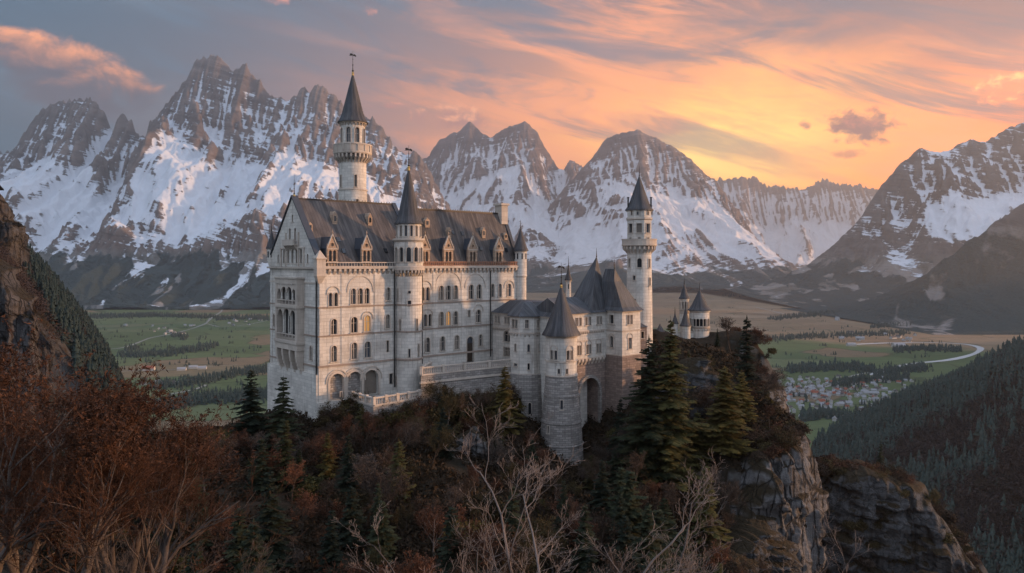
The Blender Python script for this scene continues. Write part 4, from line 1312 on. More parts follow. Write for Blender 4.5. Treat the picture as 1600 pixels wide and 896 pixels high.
# ------------------------------------------------------------------ far end of the rock: little turrets and court wall
def turret(name, label, x, y, z0, z1, r, hr, wz=None, nwin=5, kind='turret', fn=1.4):
    t = thing(name, label, kind, (x, y, z0))
    h = z1 - z0
    b = obj('shaft', MB().lathe([(r * 1.06, -4), (r, 1.0), (r, h - 0.5), (r * 1.1, h - 0.3), (r * 1.1, h)], 20), M['palace_round'], t, smooth=30)
    c = MB()
    if wz:
        for i in range(nwin):
            tower_window(t, c, -0.86 + 1.72 * i / (nwin - 1), wz - z0, r, r * 0.32, 1.5, mull=False, b=0.07)
        carve(b, c)
        obj('string_course', MB().lathe([(r, wz - z0 - 0.5), (r * 1.07, wz - z0 - 0.4), (r * 1.07, wz - z0 - 0.25), (r, wz - z0 - 0.2)], 20), M['trim'], t)
        obj('corbel_table', corbel_ring(MB(), r, 20, wz - z0 - 0.5, r * 0.12, 0.6, 0.09), M['trim'], t)
    cone_roof(t, h + 0.01, r * 1.24, hr, 16, 0.12)
    finial(t, (0, 0, h + hr - 0.1), fn, 0.09, gold=False)
    return t
turret('round_turret', 'stout round turret with row of windows at the cliff edge', 37.9, 150.0, -16.0, -9.6, 1.92, 4.1, -12.8, 6)
turret('round_turret', 'narrow pale turret standing behind the stout turret on the rock', 35.5, 153.0, -16.0, -7.4, 0.92, 2.9, -9.6, 4)
turret('round_turret', 'low turret with wide slate cone tucked before the stout turret', 34.6, 148.0, -16.6, -12.6, 0.95, 3.5)
turret('round_turret', 'tiny dark capped turret leftmost on the court wall', 32.6, 148.5, -16.0, -12.2, 0.6, 2.0)
CW = thing('court_wall', 'pale low court wall running from the slender tower to the turrets', 'wall', (25.5, 143.0, -18))
p = [(1.0, 0.0), (6.0, 5.2), (12.0, 6.4)]
wb = MB()
for a, b in zip(p[:-1], p[1:]):
    d = (b[0] - a[0], b[1] - a[1])
    wb.obox(((a[0] + b[0]) / 2, (a[1] + b[1]) / 2), d, math.hypot(*d) / 2 + 0.1, 0.35, -5, 3.9)
obj('wall', wb, M['palace'], CW)
cb = MB()
for a, b in zip(p[:-1], p[1:]):
    d = (b[0] - a[0], b[1] - a[1])
    cb.obox(((a[0] + b[0]) / 2, (a[1] + b[1]) / 2), d, math.hypot(*d) / 2, 0.46, 3.9, 4.12)
obj('coping', cb, M['trim'], CW)
SH = thing('gate_lodge', 'small sandstone lodge with dark peaked roof at the foot of the slender tower', 'lodge', (22.6, 135.8, -16.0), R(20))
b_ = obj('wall', MB().box(-1.6, 1.6, -1.3, 1.3, -3, 4.2), M['redstone'], SH)
c_ = MB()
window(SH, c_, (-0.6, -1.3, 2.2), 0, 0.6, 1.2, True, False, b=0.08)
window(SH, c_, (0.7, -1.3, 2.2), 0, 0.6, 1.2, True, False, b=0.08)
carve(b_, c_)
obj('roof', MB().frustum([(-1.8, -1.5), (1.8, -1.5), (1.8, 1.5), (-1.8, 1.5)], 4.21, [(-1.0, -0.1), (1.0, -0.1), (1.0, 0.1), (-1.0, 0.1)], 4.9), M['roof_grey'], SH)
KI = thing('pavilion', 'tiny pavilion with pointed dark roof on the court wall', 'pavilion', (28.6, 143.4, -16.5))
obj('wall', MB().lathe([(0.75, -2), (0.75, 2.6)], 8), M['palace_round'], KI)
cone_roof(KI, 2.61, 1.3, 2.0, 8, 0.2)

# ------------------------------------------------------------------ terraces below the facade
TE = thing('terrace_wall', 'long balustraded terrace wall below the palace door', 'terrace', (-30.2, 116.0, -ZB), TH)
poly = [(14.0, -7.6), (22.4, -8.3), (32.4, -9.3), (34.6, -6.0), (34.6, -0.4), (19.4, -0.4), (18.9, -3.0)]
obj('retaining_wall', MB().prism(poly, -8, zl(-18.3)), M['rubble'], TE)
def edge_run(pts, z, zt, root, posts=4.2, mat='trim'):
    rail, bl = MB(), MB()
    for a, b in zip(pts[:-1], pts[1:]):
        d = (b[0] - a[0], b[1] - a[1])
        L = math.hypot(*d)
        c = ((a[0] + b[0]) / 2, (a[1] + b[1]) / 2)
        rail.obox(c, d, L / 2, 0.2, zt - 0.2, zt)
        rail.obox(c, d, L / 2 + 0.02, 0.26, z, z + 0.22)
        balusters(bl, a, b, z + 0.22, zt - 0.2, 0.40, 0.11)
        n = max(1, round(L / posts))
        for i in range(n + 1):
            x, y = a[0] + d[0] * i / n, a[1] + d[1] * i / n
            obj('post', MB().obox((x, y), d, 0.24, 0.24, z + 0.221, zt + 0.14), M[mat], root)
    obj('handrail', rail, M[mat], root)
    obj('baluster', bl, M[mat], root)
edge_run([(18.9, -3.2), (14.15, -7.45), (22.4, -8.1), (32.3, -9.1)], zl(-18.298), zl(-16.95), TE)
st_ = MB()
for a, b in (((14.0, -7.6), (22.4, -8.3)), ((22.4, -8.3), (32.4, -9.3))):
    d = (b[0] - a[0], b[1] - a[1])
    st_.obox(((a[0] + b[0]) / 2, (a[1] + b[1]) / 2), d, math.hypot(*d) / 2 + 0.15, 0.2, zl(-19.6), zl(-19.3))
obj('string_course', st_, M['trim'], TE)
LT = thing('lower_terrace', 'short lower terrace wall with openwork parapet beneath the ground arches', 'terrace', (-30.2, 116.0, -ZB), TH)
obj('retaining_wall', MB().prism([(4.2, -9.4), (13.2, -8.8), (13.2, -2.6), (4.2, -2.6)], -6, zl(-21.7)), M['rubble'], LT)
edge_run([(4.3, -3.0), (4.4, -9.2), (13.0, -8.6)], zl(-21.698), zl(-20.4), LT, 2.2)
# ================================================================== mountains
VZ = -260.0                                     # valley floor

def mountain_material(name, rock, snow_hi, tilt=0.22, forest_col=(0.040, 0.056, 0.054), scree=(0.22, 0.21, 0.20)):
    m, t, b = material(name)
    pos = t.new('ShaderNodeTexCoord').outputs['Object']
    x, y, z = t.xyz(pos)
    def att(n):
        a = t.new('ShaderNodeAttribute', attribute_name=n)
        return a.outputs['Fac']
    sn, fo, tn = att('snow'), att('forest'), att('tone')
    # beds of rock: thin layers dipping across the face
    lay = t.vec(t.m('MULTIPLY', x, 0.0016), t.m('MULTIPLY', y, 0.0016), t.m('MULTIPLY', t.m('ADD', z, t.m('MULTIPLY', x, tilt)), 0.022))
    beds = t.noise(lay, 1.0, 8, 0.62, 0.35)
    big = t.noise(pos, 0.0035, 6, 0.62, 0.6)
    fine = t.noise(pos, 0.03, 6, 0.68)
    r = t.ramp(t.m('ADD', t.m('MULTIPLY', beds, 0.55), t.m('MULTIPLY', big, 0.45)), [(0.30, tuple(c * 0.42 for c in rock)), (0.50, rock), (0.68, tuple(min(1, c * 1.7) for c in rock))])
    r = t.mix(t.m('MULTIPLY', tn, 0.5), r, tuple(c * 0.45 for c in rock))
    r = t.mix(0.4, r, t.mix(fine, (0.2, 0.2, 0.2), (0.8, 0.8, 0.8)), 'OVERLAY')
    # snow lies where it can hold; its edge follows beds and gullies
    beds2 = t.noise(t.vec(t.m('MULTIPLY', x, 0.005), t.m('MULTIPLY', y, 0.005), t.m('MULTIPLY', t.m('ADD', z, t.m('MULTIPLY', x, tilt)), 0.075)), 1.0, 4, 0.6, 0.5)
    calm = t.m('SUBTRACT', 1.0, t.m('MULTIPLY', att('field'), 0.34))
    sn = t.m('ADD', sn, t.m('MULTIPLY', t.m('MULTIPLY', t.m('SUBTRACT', beds2, 0.5), 1.6), calm))
    k = t.m('ADD', sn, t.m('ADD', t.m('MULTIPLY', t.m('MULTIPLY', t.m('SUBTRACT', beds, 0.5), 1.25), calm), t.m('MULTIPLY', t.m('SUBTRACT', fine, 0.5), 0.55)))
    sm = t.step(k, 0.46, 0.60)
    fn = t.m('ADD', fo, t.m('ADD', t.m('MULTIPLY', t.m('SUBTRACT', big, 0.5), 1.3), t.m('MULTIPLY', t.m('SUBTRACT', fine, 0.5), 0.35)))
    fm = t.step(fn, 0.42, 0.62)
    grass = t.mix(t.step(big, 0.4, 0.6), scree, tuple(c * v for c, v in zip(scree, (0.42, 0.44, 0.40))))
    low = t.step(t.m('ADD', att('low'), t.m('MULTIPLY', t.m('SUBTRACT', fine, 0.5), 0.5)), 0.35, 0.75)
    col = t.mix(low, r, grass)
    col = t.mix(sm, col, t.mix(fine, tuple(c * 0.90 for c in snow_hi), snow_hi))
    tree = t.noise(pos, 0.11, 3, 0.7)
    col = t.mix(fm, col, t.mix(tree, tuple(c * 0.4 for c in forest_col), tuple(c * 1.7 for c in forest_col)))
    t.put(b.inputs['Base Color'], col)
    b.inputs['Roughness'].default_value = 0.9
    b.inputs['Specular IOR Level'].default_value = 0.12
    bp = t.new('ShaderNodeBump')
    bp.inputs['Strength'].default_value = 0.9
    bp.inputs['Distance'].default_value = 16.0
    hh = t.m('ADD', t.m('MULTIPLY', beds, 1.3), t.m('ADD', t.m('MULTIPLY', fine, 0.5), t.m('MULTIPLY', t.m('MULTIPLY', fm, tree), 0.6)))
    hh = t.m('MULTIPLY', hh, t.m('SUBTRACT', 1.0, t.m('MULTIPLY', sm, 0.75)))
    t.put(bp.inputs['Height'], hh)
    t.l.new(bp.outputs[0], b.inputs['Normal'])
    return m

def mountain(name, prof, Y0, front, back, cell, seed, mat, snow=(0.0, 600.0), tree=(-60.0, 240.0), pw=1.25, spur=0.26, spur_w=420.0,
             jag=1.0, lean=0.3, wander=220.0, drops=60000, snow_bias=0.0, forest_bias=0.0, terr=1.0, xpad=0.0, rock_amp=1.0, tilt_s=1.0, bare=0.7, spire=1.0, top_rock=0.05):
    """A ridge whose crest follows surveyed heights, with spurs, gullies, beds of rock and erosion."""
    px = np.array([p[0] for p in prof], float)
    py = np.array([p[1] for p in prof], float)
    x0, x1 = (px[0] - 800) / F * Y0 - xpad, (px[-1] - 800) / F * Y0 + xpad
    xs = np.arange(x0, x1, cell)
    ys = np.arange(Y0 - front, Y0 + back, cell)
    X, Yg = np.meshgrid(xs, ys)
    yr = Y0 + wander * fbm(xs / 900.0, 3.3, seed, 3)
    pr = 800 + F * xs / yr
    zr = (410 - np.interp(pr, px, py)) / F * yr
    zr = zr + jag * (Y0 / 6800.0) * (58 * fbm(xs / 120.0, 1.7, seed, 6, 0.70) + 64 * spire * (ridged(xs / 64.0, 4.4, seed, 3) - 0.55))
    d = (yr[None, :] - Yg)
    df = np.clip(d / front, 0, 1)
    db = np.clip(-d / back, 0, 1)
    hgt = np.maximum(zr - VZ, 5.0)[None, :]
    P = np.where(d > 0, np.interp(df ** (1.25 / pw), [0, 0.07, 0.20, 0.45, 0.72, 1.0], [1.0, 0.82, 0.60, 0.37, 0.15, 0.0]), np.interp(db, [0, 0.15, 1], [1, 0.75, 0]))
    warp = 320 * fbm(X / 1300.0, Yg / 1300.0, seed + 5, 4) + 60 * fbm(X / 240.0, Yg / 240.0, seed + 6, 3)
    w = X + lean * d * np.sin(X / 1300.0 + seed) + warp
    m1 = ridged(w / (spur_w * 2.4), d / (spur_w * 8), seed + 1.3, 2)
    m2 = ridged(w / (spur_w * 0.95) + 9, d / (spur_w * 3.0), seed + 4.9, 3)
    m3 = ridged((w + 70 * fbm(X / 150, Yg / 110, seed + 41, 3)) / (spur_w * 0.34) + 3, d / (spur_w * 1.3), seed + 7.7, 4, 0.6)
    amp = np.clip(df * 6.0, 0, 1) * (1 - df) ** 0.55
    h = hgt * (P + amp * (spur * (m1 - 0.66) + spur * 0.62 * (m2 - 0.60)))
    hi = sstep(h, 60, 900)
    gate = sstep(df, 0.13, 0.27) * sstep(df, 0.80, 0.50)
    fld = sstep(fbm(w / 620, d / 420, seed + 31, 3) + 0.75 * gate - 0.52, -0.12, 0.16) * sstep(df, 0.08, 0.2)
    soft = 1.0 - 0.60 * fld
    near_crest = np.clip(0.12 + df * 9, 0, 1)
    h = h + (m3 - 0.5) * (34 + 112 * hi) * rock_amp * near_crest * soft * sstep(h, 10, 160)
    iso = ridged(X / 95 + warp / 120, Yg / 95, seed + 8, 5, 0.6) - 0.45
    h = h + iso * (14 + 58 * hi) * rock_amp * near_crest * soft * sstep(h, 10, 160)
    # beds: cliffs and ledges dipping across the face
    tz = (h + X * 0.30 * tilt_s + 150 * fbm(X / 420, Yg / 420, seed + 2, 5)) / 92.0
    fr = tz - np.floor(tz)
    tm_ = sstep(fbm(X / 600, Yg / 600, seed + 21, 3), -0.2, 0.35)
    h = h + terr * 92.0 * (sstep(fr, 0.2, 0.8) - fr) * 0.36 * tm_ * soft * hi * near_crest
    h = np.maximum(h, -8)
    keep = np.exp(-(d / 90.0) ** 2)
    h = h * keep + (1 - keep) * erode(h, cell, drops, 50, int(seed * 10) + 1)
    Z = VZ + np.maximum(h, -8.0)
    gy, gx = np.gradient(Z, cell)
    slope = np.sqrt(gx ** 2 + gy ** 2)
    gy, gx = np.gradient(blur(Z, 5), cell)
    slope_b = np.sqrt(gx ** 2 + gy ** 2)
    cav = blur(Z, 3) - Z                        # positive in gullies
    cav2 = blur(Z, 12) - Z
    s = 0.50 + 0.50 * (0.80 - np.minimum(slope_b, 1.25)) + 0.26 * (0.9 - np.minimum(slope, 1.9)) + 0.012 * cav + 0.0045 * cav2 + snow_bias
    s = s + 0.9 * (sstep(Z, snow[0], snow[1]) - 1.0) + 0.26
    s = s + 0.34 * fld - top_rock * sstep(df, 0.24, 0.10) - 0.10 * gate * (1 - fld) + 0.30 * fbm(X / 520, Yg / 520, seed + 13, 4)
    fo = sstep(tree[1] - Z + 170 * fbm(X / 330, Yg / 330, seed + 17, 5), 0, tree[1] - tree[0]) + forest_bias
    fo = fo - 0.40 * sstep(slope_b, 0.75, 1.3) - bare * sstep(fbm(w / 230, d / 620, seed + 19, 4), -0.05, 0.30)
    s = np.where(Z < snow[0] - 160, s - 0.5, s)
    lowm = sstep(tree[1] + 60 - Z, 0, tree[1] - tree[0] + 60)
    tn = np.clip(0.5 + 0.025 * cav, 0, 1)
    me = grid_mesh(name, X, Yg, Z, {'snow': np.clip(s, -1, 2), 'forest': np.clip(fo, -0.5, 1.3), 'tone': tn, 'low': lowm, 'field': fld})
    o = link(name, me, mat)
    o['kind'] = 'structure'
    return o

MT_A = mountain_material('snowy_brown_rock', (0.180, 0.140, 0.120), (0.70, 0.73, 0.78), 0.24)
MT_B = mountain_material('snowy_pink_rock', (0.205, 0.150, 0.128), (0.74, 0.72, 0.73), -0.20, (0.06, 0.075, 0.072), scree=(0.20, 0.17, 0.15))  # forest colour paled: haze painted in for the far ranges
MT_E = mountain_material('dark_snow_rock', (0.120, 0.108, 0.102), (0.70, 0.72, 0.76), 0.30, scree=(0.25, 0.22, 0.20))

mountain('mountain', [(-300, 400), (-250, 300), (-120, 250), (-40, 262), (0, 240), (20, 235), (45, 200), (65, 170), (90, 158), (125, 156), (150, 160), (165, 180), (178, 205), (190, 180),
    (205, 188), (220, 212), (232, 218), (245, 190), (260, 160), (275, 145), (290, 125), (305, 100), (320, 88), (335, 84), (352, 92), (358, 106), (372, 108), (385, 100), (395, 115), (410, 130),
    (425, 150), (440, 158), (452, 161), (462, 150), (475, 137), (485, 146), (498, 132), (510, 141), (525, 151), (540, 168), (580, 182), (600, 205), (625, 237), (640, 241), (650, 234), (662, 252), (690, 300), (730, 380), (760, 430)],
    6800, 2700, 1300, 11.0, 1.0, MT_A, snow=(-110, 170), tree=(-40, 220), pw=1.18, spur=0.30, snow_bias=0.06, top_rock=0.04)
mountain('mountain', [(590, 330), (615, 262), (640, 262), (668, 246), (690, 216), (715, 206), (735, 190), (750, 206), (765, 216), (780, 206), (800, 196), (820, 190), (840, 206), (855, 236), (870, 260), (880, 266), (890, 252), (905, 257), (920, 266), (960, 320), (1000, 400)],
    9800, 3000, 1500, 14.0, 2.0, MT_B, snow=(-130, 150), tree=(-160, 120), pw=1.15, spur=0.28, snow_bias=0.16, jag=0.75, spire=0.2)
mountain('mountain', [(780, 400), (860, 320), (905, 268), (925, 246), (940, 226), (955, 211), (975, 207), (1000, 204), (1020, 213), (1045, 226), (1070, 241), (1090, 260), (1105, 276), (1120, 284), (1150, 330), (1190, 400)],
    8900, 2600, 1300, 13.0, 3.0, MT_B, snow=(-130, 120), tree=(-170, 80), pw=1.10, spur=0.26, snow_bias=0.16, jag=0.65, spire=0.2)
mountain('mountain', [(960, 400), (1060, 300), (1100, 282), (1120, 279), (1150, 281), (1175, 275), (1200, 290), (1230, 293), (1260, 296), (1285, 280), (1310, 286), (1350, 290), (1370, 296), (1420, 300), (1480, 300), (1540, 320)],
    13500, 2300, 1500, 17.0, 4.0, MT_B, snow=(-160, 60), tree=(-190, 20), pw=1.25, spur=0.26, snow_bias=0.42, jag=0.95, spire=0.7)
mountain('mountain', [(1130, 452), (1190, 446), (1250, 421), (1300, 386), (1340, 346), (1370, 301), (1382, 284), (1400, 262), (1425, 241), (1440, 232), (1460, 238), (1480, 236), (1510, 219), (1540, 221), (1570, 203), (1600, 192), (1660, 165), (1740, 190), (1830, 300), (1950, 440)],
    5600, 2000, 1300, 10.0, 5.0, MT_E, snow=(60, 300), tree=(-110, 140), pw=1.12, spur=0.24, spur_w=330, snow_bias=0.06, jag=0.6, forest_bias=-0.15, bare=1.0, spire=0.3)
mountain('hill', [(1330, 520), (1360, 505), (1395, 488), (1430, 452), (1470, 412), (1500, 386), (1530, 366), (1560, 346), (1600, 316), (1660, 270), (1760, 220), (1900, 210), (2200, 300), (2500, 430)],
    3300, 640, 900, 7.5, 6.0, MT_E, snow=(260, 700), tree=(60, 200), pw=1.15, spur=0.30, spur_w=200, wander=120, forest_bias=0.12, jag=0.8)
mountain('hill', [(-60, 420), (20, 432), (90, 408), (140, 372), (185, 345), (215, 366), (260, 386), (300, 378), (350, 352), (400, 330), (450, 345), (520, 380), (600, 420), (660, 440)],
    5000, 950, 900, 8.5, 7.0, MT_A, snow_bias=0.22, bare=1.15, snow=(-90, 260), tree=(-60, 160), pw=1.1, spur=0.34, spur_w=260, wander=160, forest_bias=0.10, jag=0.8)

# ================================================================== valley floor
def valley_material():
    m, t, b = material('valley_fields')
    pos = t.new('ShaderNodeTexCoord').outputs['Object']
    x, y, z = t.xyz(pos)
    wx = t.m('ADD', x, t.m('MULTIPLY', t.m('SUBTRACT', t.noise(pos, 0.0012, 3), 0.5), 420.0))
    wy = t.m('ADD', y, t.m('MULTIPLY', t.m('SUBTRACT', t.noise(t.vm('ADD', pos, (900, 300, 0)), 0.0012, 3), 0.5), 420.0))
    vo = t.new('ShaderNodeTexVoronoi', voronoi_dimensions='2D', distance='CHEBYCHEV')
    t.put(vo.inputs['Vector'], t.vec(t.m('MULTIPLY', wx, 0.0042), t.m('MULTIPLY', wy, 0.0060), 0))
    vo.inputs['Scale'].default_value = 1.0
    vo.inputs['Randomness'].default_value = 0.85
    cell = t.xyz(vo.outputs['Color'])
    ve = t.new('ShaderNodeTexVoronoi', voronoi_dimensions='2D', distance='CHEBYCHEV', feature='F2')
    t.put(ve.inputs['Vector'], t.vec(t.m('MULTIPLY', wx, 0.0042), t.m('MULTIPLY', wy, 0.0060), 0))
    ve.inputs['Scale'].default_value = 1.0
    ve.inputs['Randomness'].default_value = 0.85
    edge = t.m('SUBTRACT', ve.outputs['Distance'], vo.outputs['Distance'])
    # meadow in front, dry marsh further off and to the right
    dry = t.step(t.m('ADD', y, t.m('ADD', t.m('MULTIPLY', x, 1.0), t.m('MULTIPLY', t.m('SUBTRACT', t.noise(pos, 0.0016, 4), 0.5), 900.0))), 3330.0, 3620.0)
    dryc = t.ramp(cell[0], [(0.0, (0.20, 0.135, 0.085)), (0.35, (0.26, 0.175, 0.11)), (0.7, (0.22, 0.16, 0.10)), (1.0, (0.30, 0.21, 0.14))])
    gr = t.ramp(cell[1], [(0.0, (0.080, 0.105, 0.048)), (0.3, (0.110, 0.138, 0.064)), (0.6, (0.088, 0.118, 0.054)), (0.80, (0.135, 0.150, 0.076)), (0.86, (0.20, 0.14, 0.085)), (1.0, (0.17, 0.125, 0.08))])
    col = t.mix(dry, gr, dryc)
    stripes = t.noise(t.vec(t.m('MULTIPLY', wx, 0.004), t.m('MULTIPLY', wy, 0.035), 0), 1.0, 5, 0.6)
    col = t.mix(0.5, col, t.mix(stripes, (0.25, 0.25, 0.25), (0.75, 0.75, 0.75)), 'OVERLAY')
    col = t.mix(t.m('MULTIPLY', t.m('LESS_THAN', edge, 0.035), 0.6), col, (0.045, 0.055, 0.028))
    n2 = t.noise(pos, 0.02, 6, 0.7)
    col = t.mix(t.m('MULTIPLY', t.step(n2, 0.5, 0.7), 0.35), col, (0.05, 0.06, 0.03))
    t.put(b.inputs['Base Color'], col)
    b.inputs['Roughness'].default_value = 0.95
    b.inputs['Specular IOR Level'].default_value = 0.1
    return m
xs = np.concatenate([[-60000, -20000, -9000], np.arange(-5000, 5001, 125), [9000, 20000, 60000]])
ys = np.concatenate([[-30000, -8000, -2000], np.arange(-500, 9001, 125), [13000, 22000, 80000]])
X, Yg = np.meshgrid(xs, ys)
g = link('ground', grid_mesh('ground', X, Yg, np.full(X.shape, VZ)), valley_material())
g['kind'] = 'structure'

# ================================================================== castle rock and the slopes round it
def tps_fit(P, z, lam=1e-4):
    d = np.linalg.norm(P[:, None] - P[None], axis=-1)
    K = np.where(d > 0, d * d * np.log(d + 1e-12), 0) + lam * np.eye(len(P)) * 1000
    A = np.hstack([np.ones((len(P), 1)), P])
    n = len(P)
    Mx = np.zeros((n + 3, n + 3))
    Mx[:n, :n], Mx[:n, n:], Mx[n:, :n] = K, A, A.T
    return np.linalg.solve(Mx, np.concatenate([z, np.zeros(3)]))
def tps_eval(P, c, x, y):
    out = c[-3] + c[-2] * x + c[-1] * y
    for (a, b), w in zip(P, c[:-3]):
        r2 = (x - a) ** 2 + (y - b) ** 2
        out = out + w * 0.5 * r2 * np.log(r2 + 1e-9)
    return out
def at(px, py, Y):
    return ((px - 800) / F * Y, Y, (410 - py) / F * Y)
CT = [at(*p) for p in (
    (500, 664, 114), (425, 650, 130), (455, 668, 116), (560, 650, 117), (640, 640, 118), (700, 640, 122), (790, 650, 124), (830, 668, 124), (880, 742, 118), (845, 720, 117), (920, 700, 128), (960, 650, 130), (1000, 600, 134),
    (1020, 520, 142), (1090, 530, 149), (1120, 538, 145), (1060, 530, 148), (1180, 625, 128), (1240, 668, 121), (1150, 640, 122), (1090, 600, 132), (1040, 640, 126), (1000, 720, 115), (1060, 740, 114), (1130, 700, 113), (1200, 690, 116),
    (600, 740, 98), (500, 800, 88), (700, 840, 86), (900, 800, 100), (880, 880, 89), (420, 720, 103), (350, 690, 108), (270, 690, 112), (200, 700, 114), (300, 800, 84), (180, 820, 80), (1040, 860, 94), (1080, 900, 92), (600, 900, 78), (400, 930, 72), (800, 940, 72))]
CT += [(-30, 160, -32), (0, 172, -34), (30, 170, -26), (45, 160, -20), (58, 150, -32), (20, 200, -75), (-40, 200, -80), (60, 190, -80), (-95, 150, -75), (-110, 190, -130), (-80, 125, -46), (-100, 100, -40), (-90, 70, -40),
       (-60, 170, -60), (58, 128, -58), (62, 112, -70), (52, 100, -68), (72, 135, -78), (48, 88, -62), (30, 80, -44), (40, 66, -52),
       (0, 55, -32), (-30, 50, -28), (30, 50, -34), (0, 28, -15.5), (-14, 26, -12.6), (14, 28, -15.5), (-35, 28, -13), (0, 8, -5.5), (0, -10, -1.0), (-25, 5, -5), (20, 5, -7), (0, -60, 8), (-60, 10, -12), (50, 25, -36), (70, 60, -66), (90, 95, -92), (60, -20, -30),
       (79, 172, -46), (88, 171, -50), (97, 166, -57), (100, 158, -66), (68, 166, -62), (66, 150, -84), (86, 148, -84), (105, 145, -96), (112, 170, -82), (84, 190, -72), (130, 200, -130), (140, 130, -135), (80, 120, -95), (110, 110, -110)]
CT = np.array(CT)
_c = tps_fit(CT[:, :2], CT[:, 2])
def ground_z(x, y):
    """Height of the castle rock and the near slopes, away from it dropping to the valley."""
    x, y = np.asarray(x, float), np.asarray(y, float)
    z = tps_eval(CT[:, :2], _c, x, y)
    z = z + 1.5 * fbm(x / 14, y / 14, 2.2, 4) + 0.5 * fbm(x / 3.1, y / 3.1, 9.1, 3)
    out = np.maximum(np.maximum(np.abs(x - 5) - 125, 0), np.maximum(y - 205, -y - 60))
    out = np.maximum(out, 0)
    z = np.minimum(z, 40) - out * 1.4
    return np.maximum(z, VZ - 6)
xs = np.concatenate([np.arange(-330, -120, 7.0), np.arange(-120, 130, 0.9), np.arange(130, 340, 7.0)])
ys = np.concatenate([np.arange(-260, -30, 8.0), np.arange(-30, 200, 0.9), np.arange(200, 420, 7.0)])
X, Yg = np.meshgrid(xs, ys)
Z = ground_z(X, Yg)
# level pads under the buildings keep walls from floating or drowning
def soil_material():
    m, t, b = material('leaf_litter_and_rock')
    pos = t.new('ShaderNodeTexCoord').outputs['Object']
    nz = t.xyz(t.new('ShaderNodeNewGeometry').outputs['Normal'])[2]
    n1 = t.noise(pos, 0.22, 6, 0.65)
    n2 = t.noise(pos, 1.7, 5, 0.7)
    lit = t.ramp(n1, [(0.3, (0.013, 0.012, 0.008)), (0.5, (0.026, 0.019, 0.012)), (0.7, (0.040, 0.026, 0.017))])
    lit = t.mix(0.5, lit, t.mix(n2, (0.15, 0.15, 0.15), (0.85, 0.85, 0.85)), 'OVERLAY')
    rk = t.mix(n2, (0.03, 0.029, 0.028), (0.10, 0.096, 0.092))
    steep = t.step(t.m('ADD', nz, t.m('MULTIPLY', t.m('SUBTRACT', n1, 0.5), 0.5)), 0.62, 0.46)
    t.put(b.inputs['Base Color'], t.mix(steep, lit, rk))
    b.inputs['Roughness'].default_value = 0.95
    b.inputs['Specular IOR Level'].default_value = 0.15
    bp = t.new('ShaderNodeBump')
    bp.inputs['Strength'].default_value = 0.8
    bp.inputs['Distance'].default_value = 0.3
    t.put(bp.inputs['Height'], t.m('ADD', n1, t.m('MULTIPLY', n2, 0.5)))
    t.l.new(bp.outputs[0], b.inputs['Normal'])
    return m
M['soil'] = soil_material()
HILL = h_ = link('hillside', grid_mesh('hillside', X, Yg, Z), M['soil'])
h_['kind'] = 'structure'

# wooded slope on the right, falling to the valley
def right_z(x, y):
    x0 = np.interp(y, [0, 250, 500, 800, 1077, 1257, 1587, 1700, 2010, 2600], [150, 180, 235, 310, 425, 570, 950, 1120, 1480, 2200])
    sl = np.interp(y, [0, 500, 800, 1200, 2000, 2600], [0.85, 0.78, 0.60, 0.37, 0.34, 0.34])
    d = np.maximum(x - x0, -60)
    n = 30 * (ridged(x / 420 + 0.3 * y / 420, y / 300, 4.4, 3) - 0.5) + 22 * fbm(x / 150, y / 150, 4.4, 5) + 5 * fbm(x / 28, y / 28, 1.4, 3)
    z = VZ - 4 + np.where(d > 0, d * sl, d * 0.3) + n * sstep(d, -20, 160)
    return np.minimum(z, np.interp(y, [0, 330, 800, 2600], [-75, -65, 20, 150]) + 12 * fbm(x / 300, y / 300, 8.1, 3))
xs = np.arange(80, 2400, 9.0); ys = np.arange(-300, 2600, 9.0)
X, Yg = np.meshgrid(xs, ys)
h_ = link('hillside', grid_mesh('hillside', X, Yg, right_z(X, Yg)), M['soil'])
h_['kind'] = 'structure'

# spur on the left with the cliff
def left_z(x, y):
    sh = (y - 440) * 0.60
    kx = [-400, 150, 205, 217, 236, 271, 302, 322, 345, 420, 700]
    kz = [-275, -275, -130, -100, -72, -26, 10, 30, 44, 60, 100]
    z = np.interp(-(x + sh), kx, kz)
    z = z - np.maximum(338 - y, 0) * 3.2
    z = z + 7 * fbm(x / 46, y / 46, 3.4, 5) + 2.0 * fbm(x / 9, y / 9, 7.4, 3) - 4
    return np.maximum(z, VZ - 8)
xs = np.arange(-760, -90, 3.2); ys = np.arange(150, 1000, 3.6)
X, Yg = np.meshgrid(xs, ys)
h_ = link('hillside', grid_mesh('hillside', X, Yg, left_z(X, Yg)), M['soil'])
h_['kind'] = 'structure'

# ------------------------------------------------------------------ air
hz = MB().box(-6900, 6100, -1200, 16500, VZ - 20, 2300)
air = bpy.data.materials.new('air')
air.use_nodes = True
an = air.node_tree
an.nodes.clear()
pv = an.nodes.new('ShaderNodeVolumePrincipled')
pv.inputs['Color'].default_value = (0.84, 0.91, 1.0, 1)
pv.inputs['Density'].default_value = 6.0e-5
pv.inputs['Anisotropy'].default_value = 0.62
ao = an.nodes.new('ShaderNodeOutputMaterial')
an.links.new(pv.outputs[0], ao.inputs['Volume'])
hzo = obj('haze', hz, air)
hzo['kind'] = 'stuff'
hzo['label'] = 'pale evening haze filling the valley and softening the far mountains'
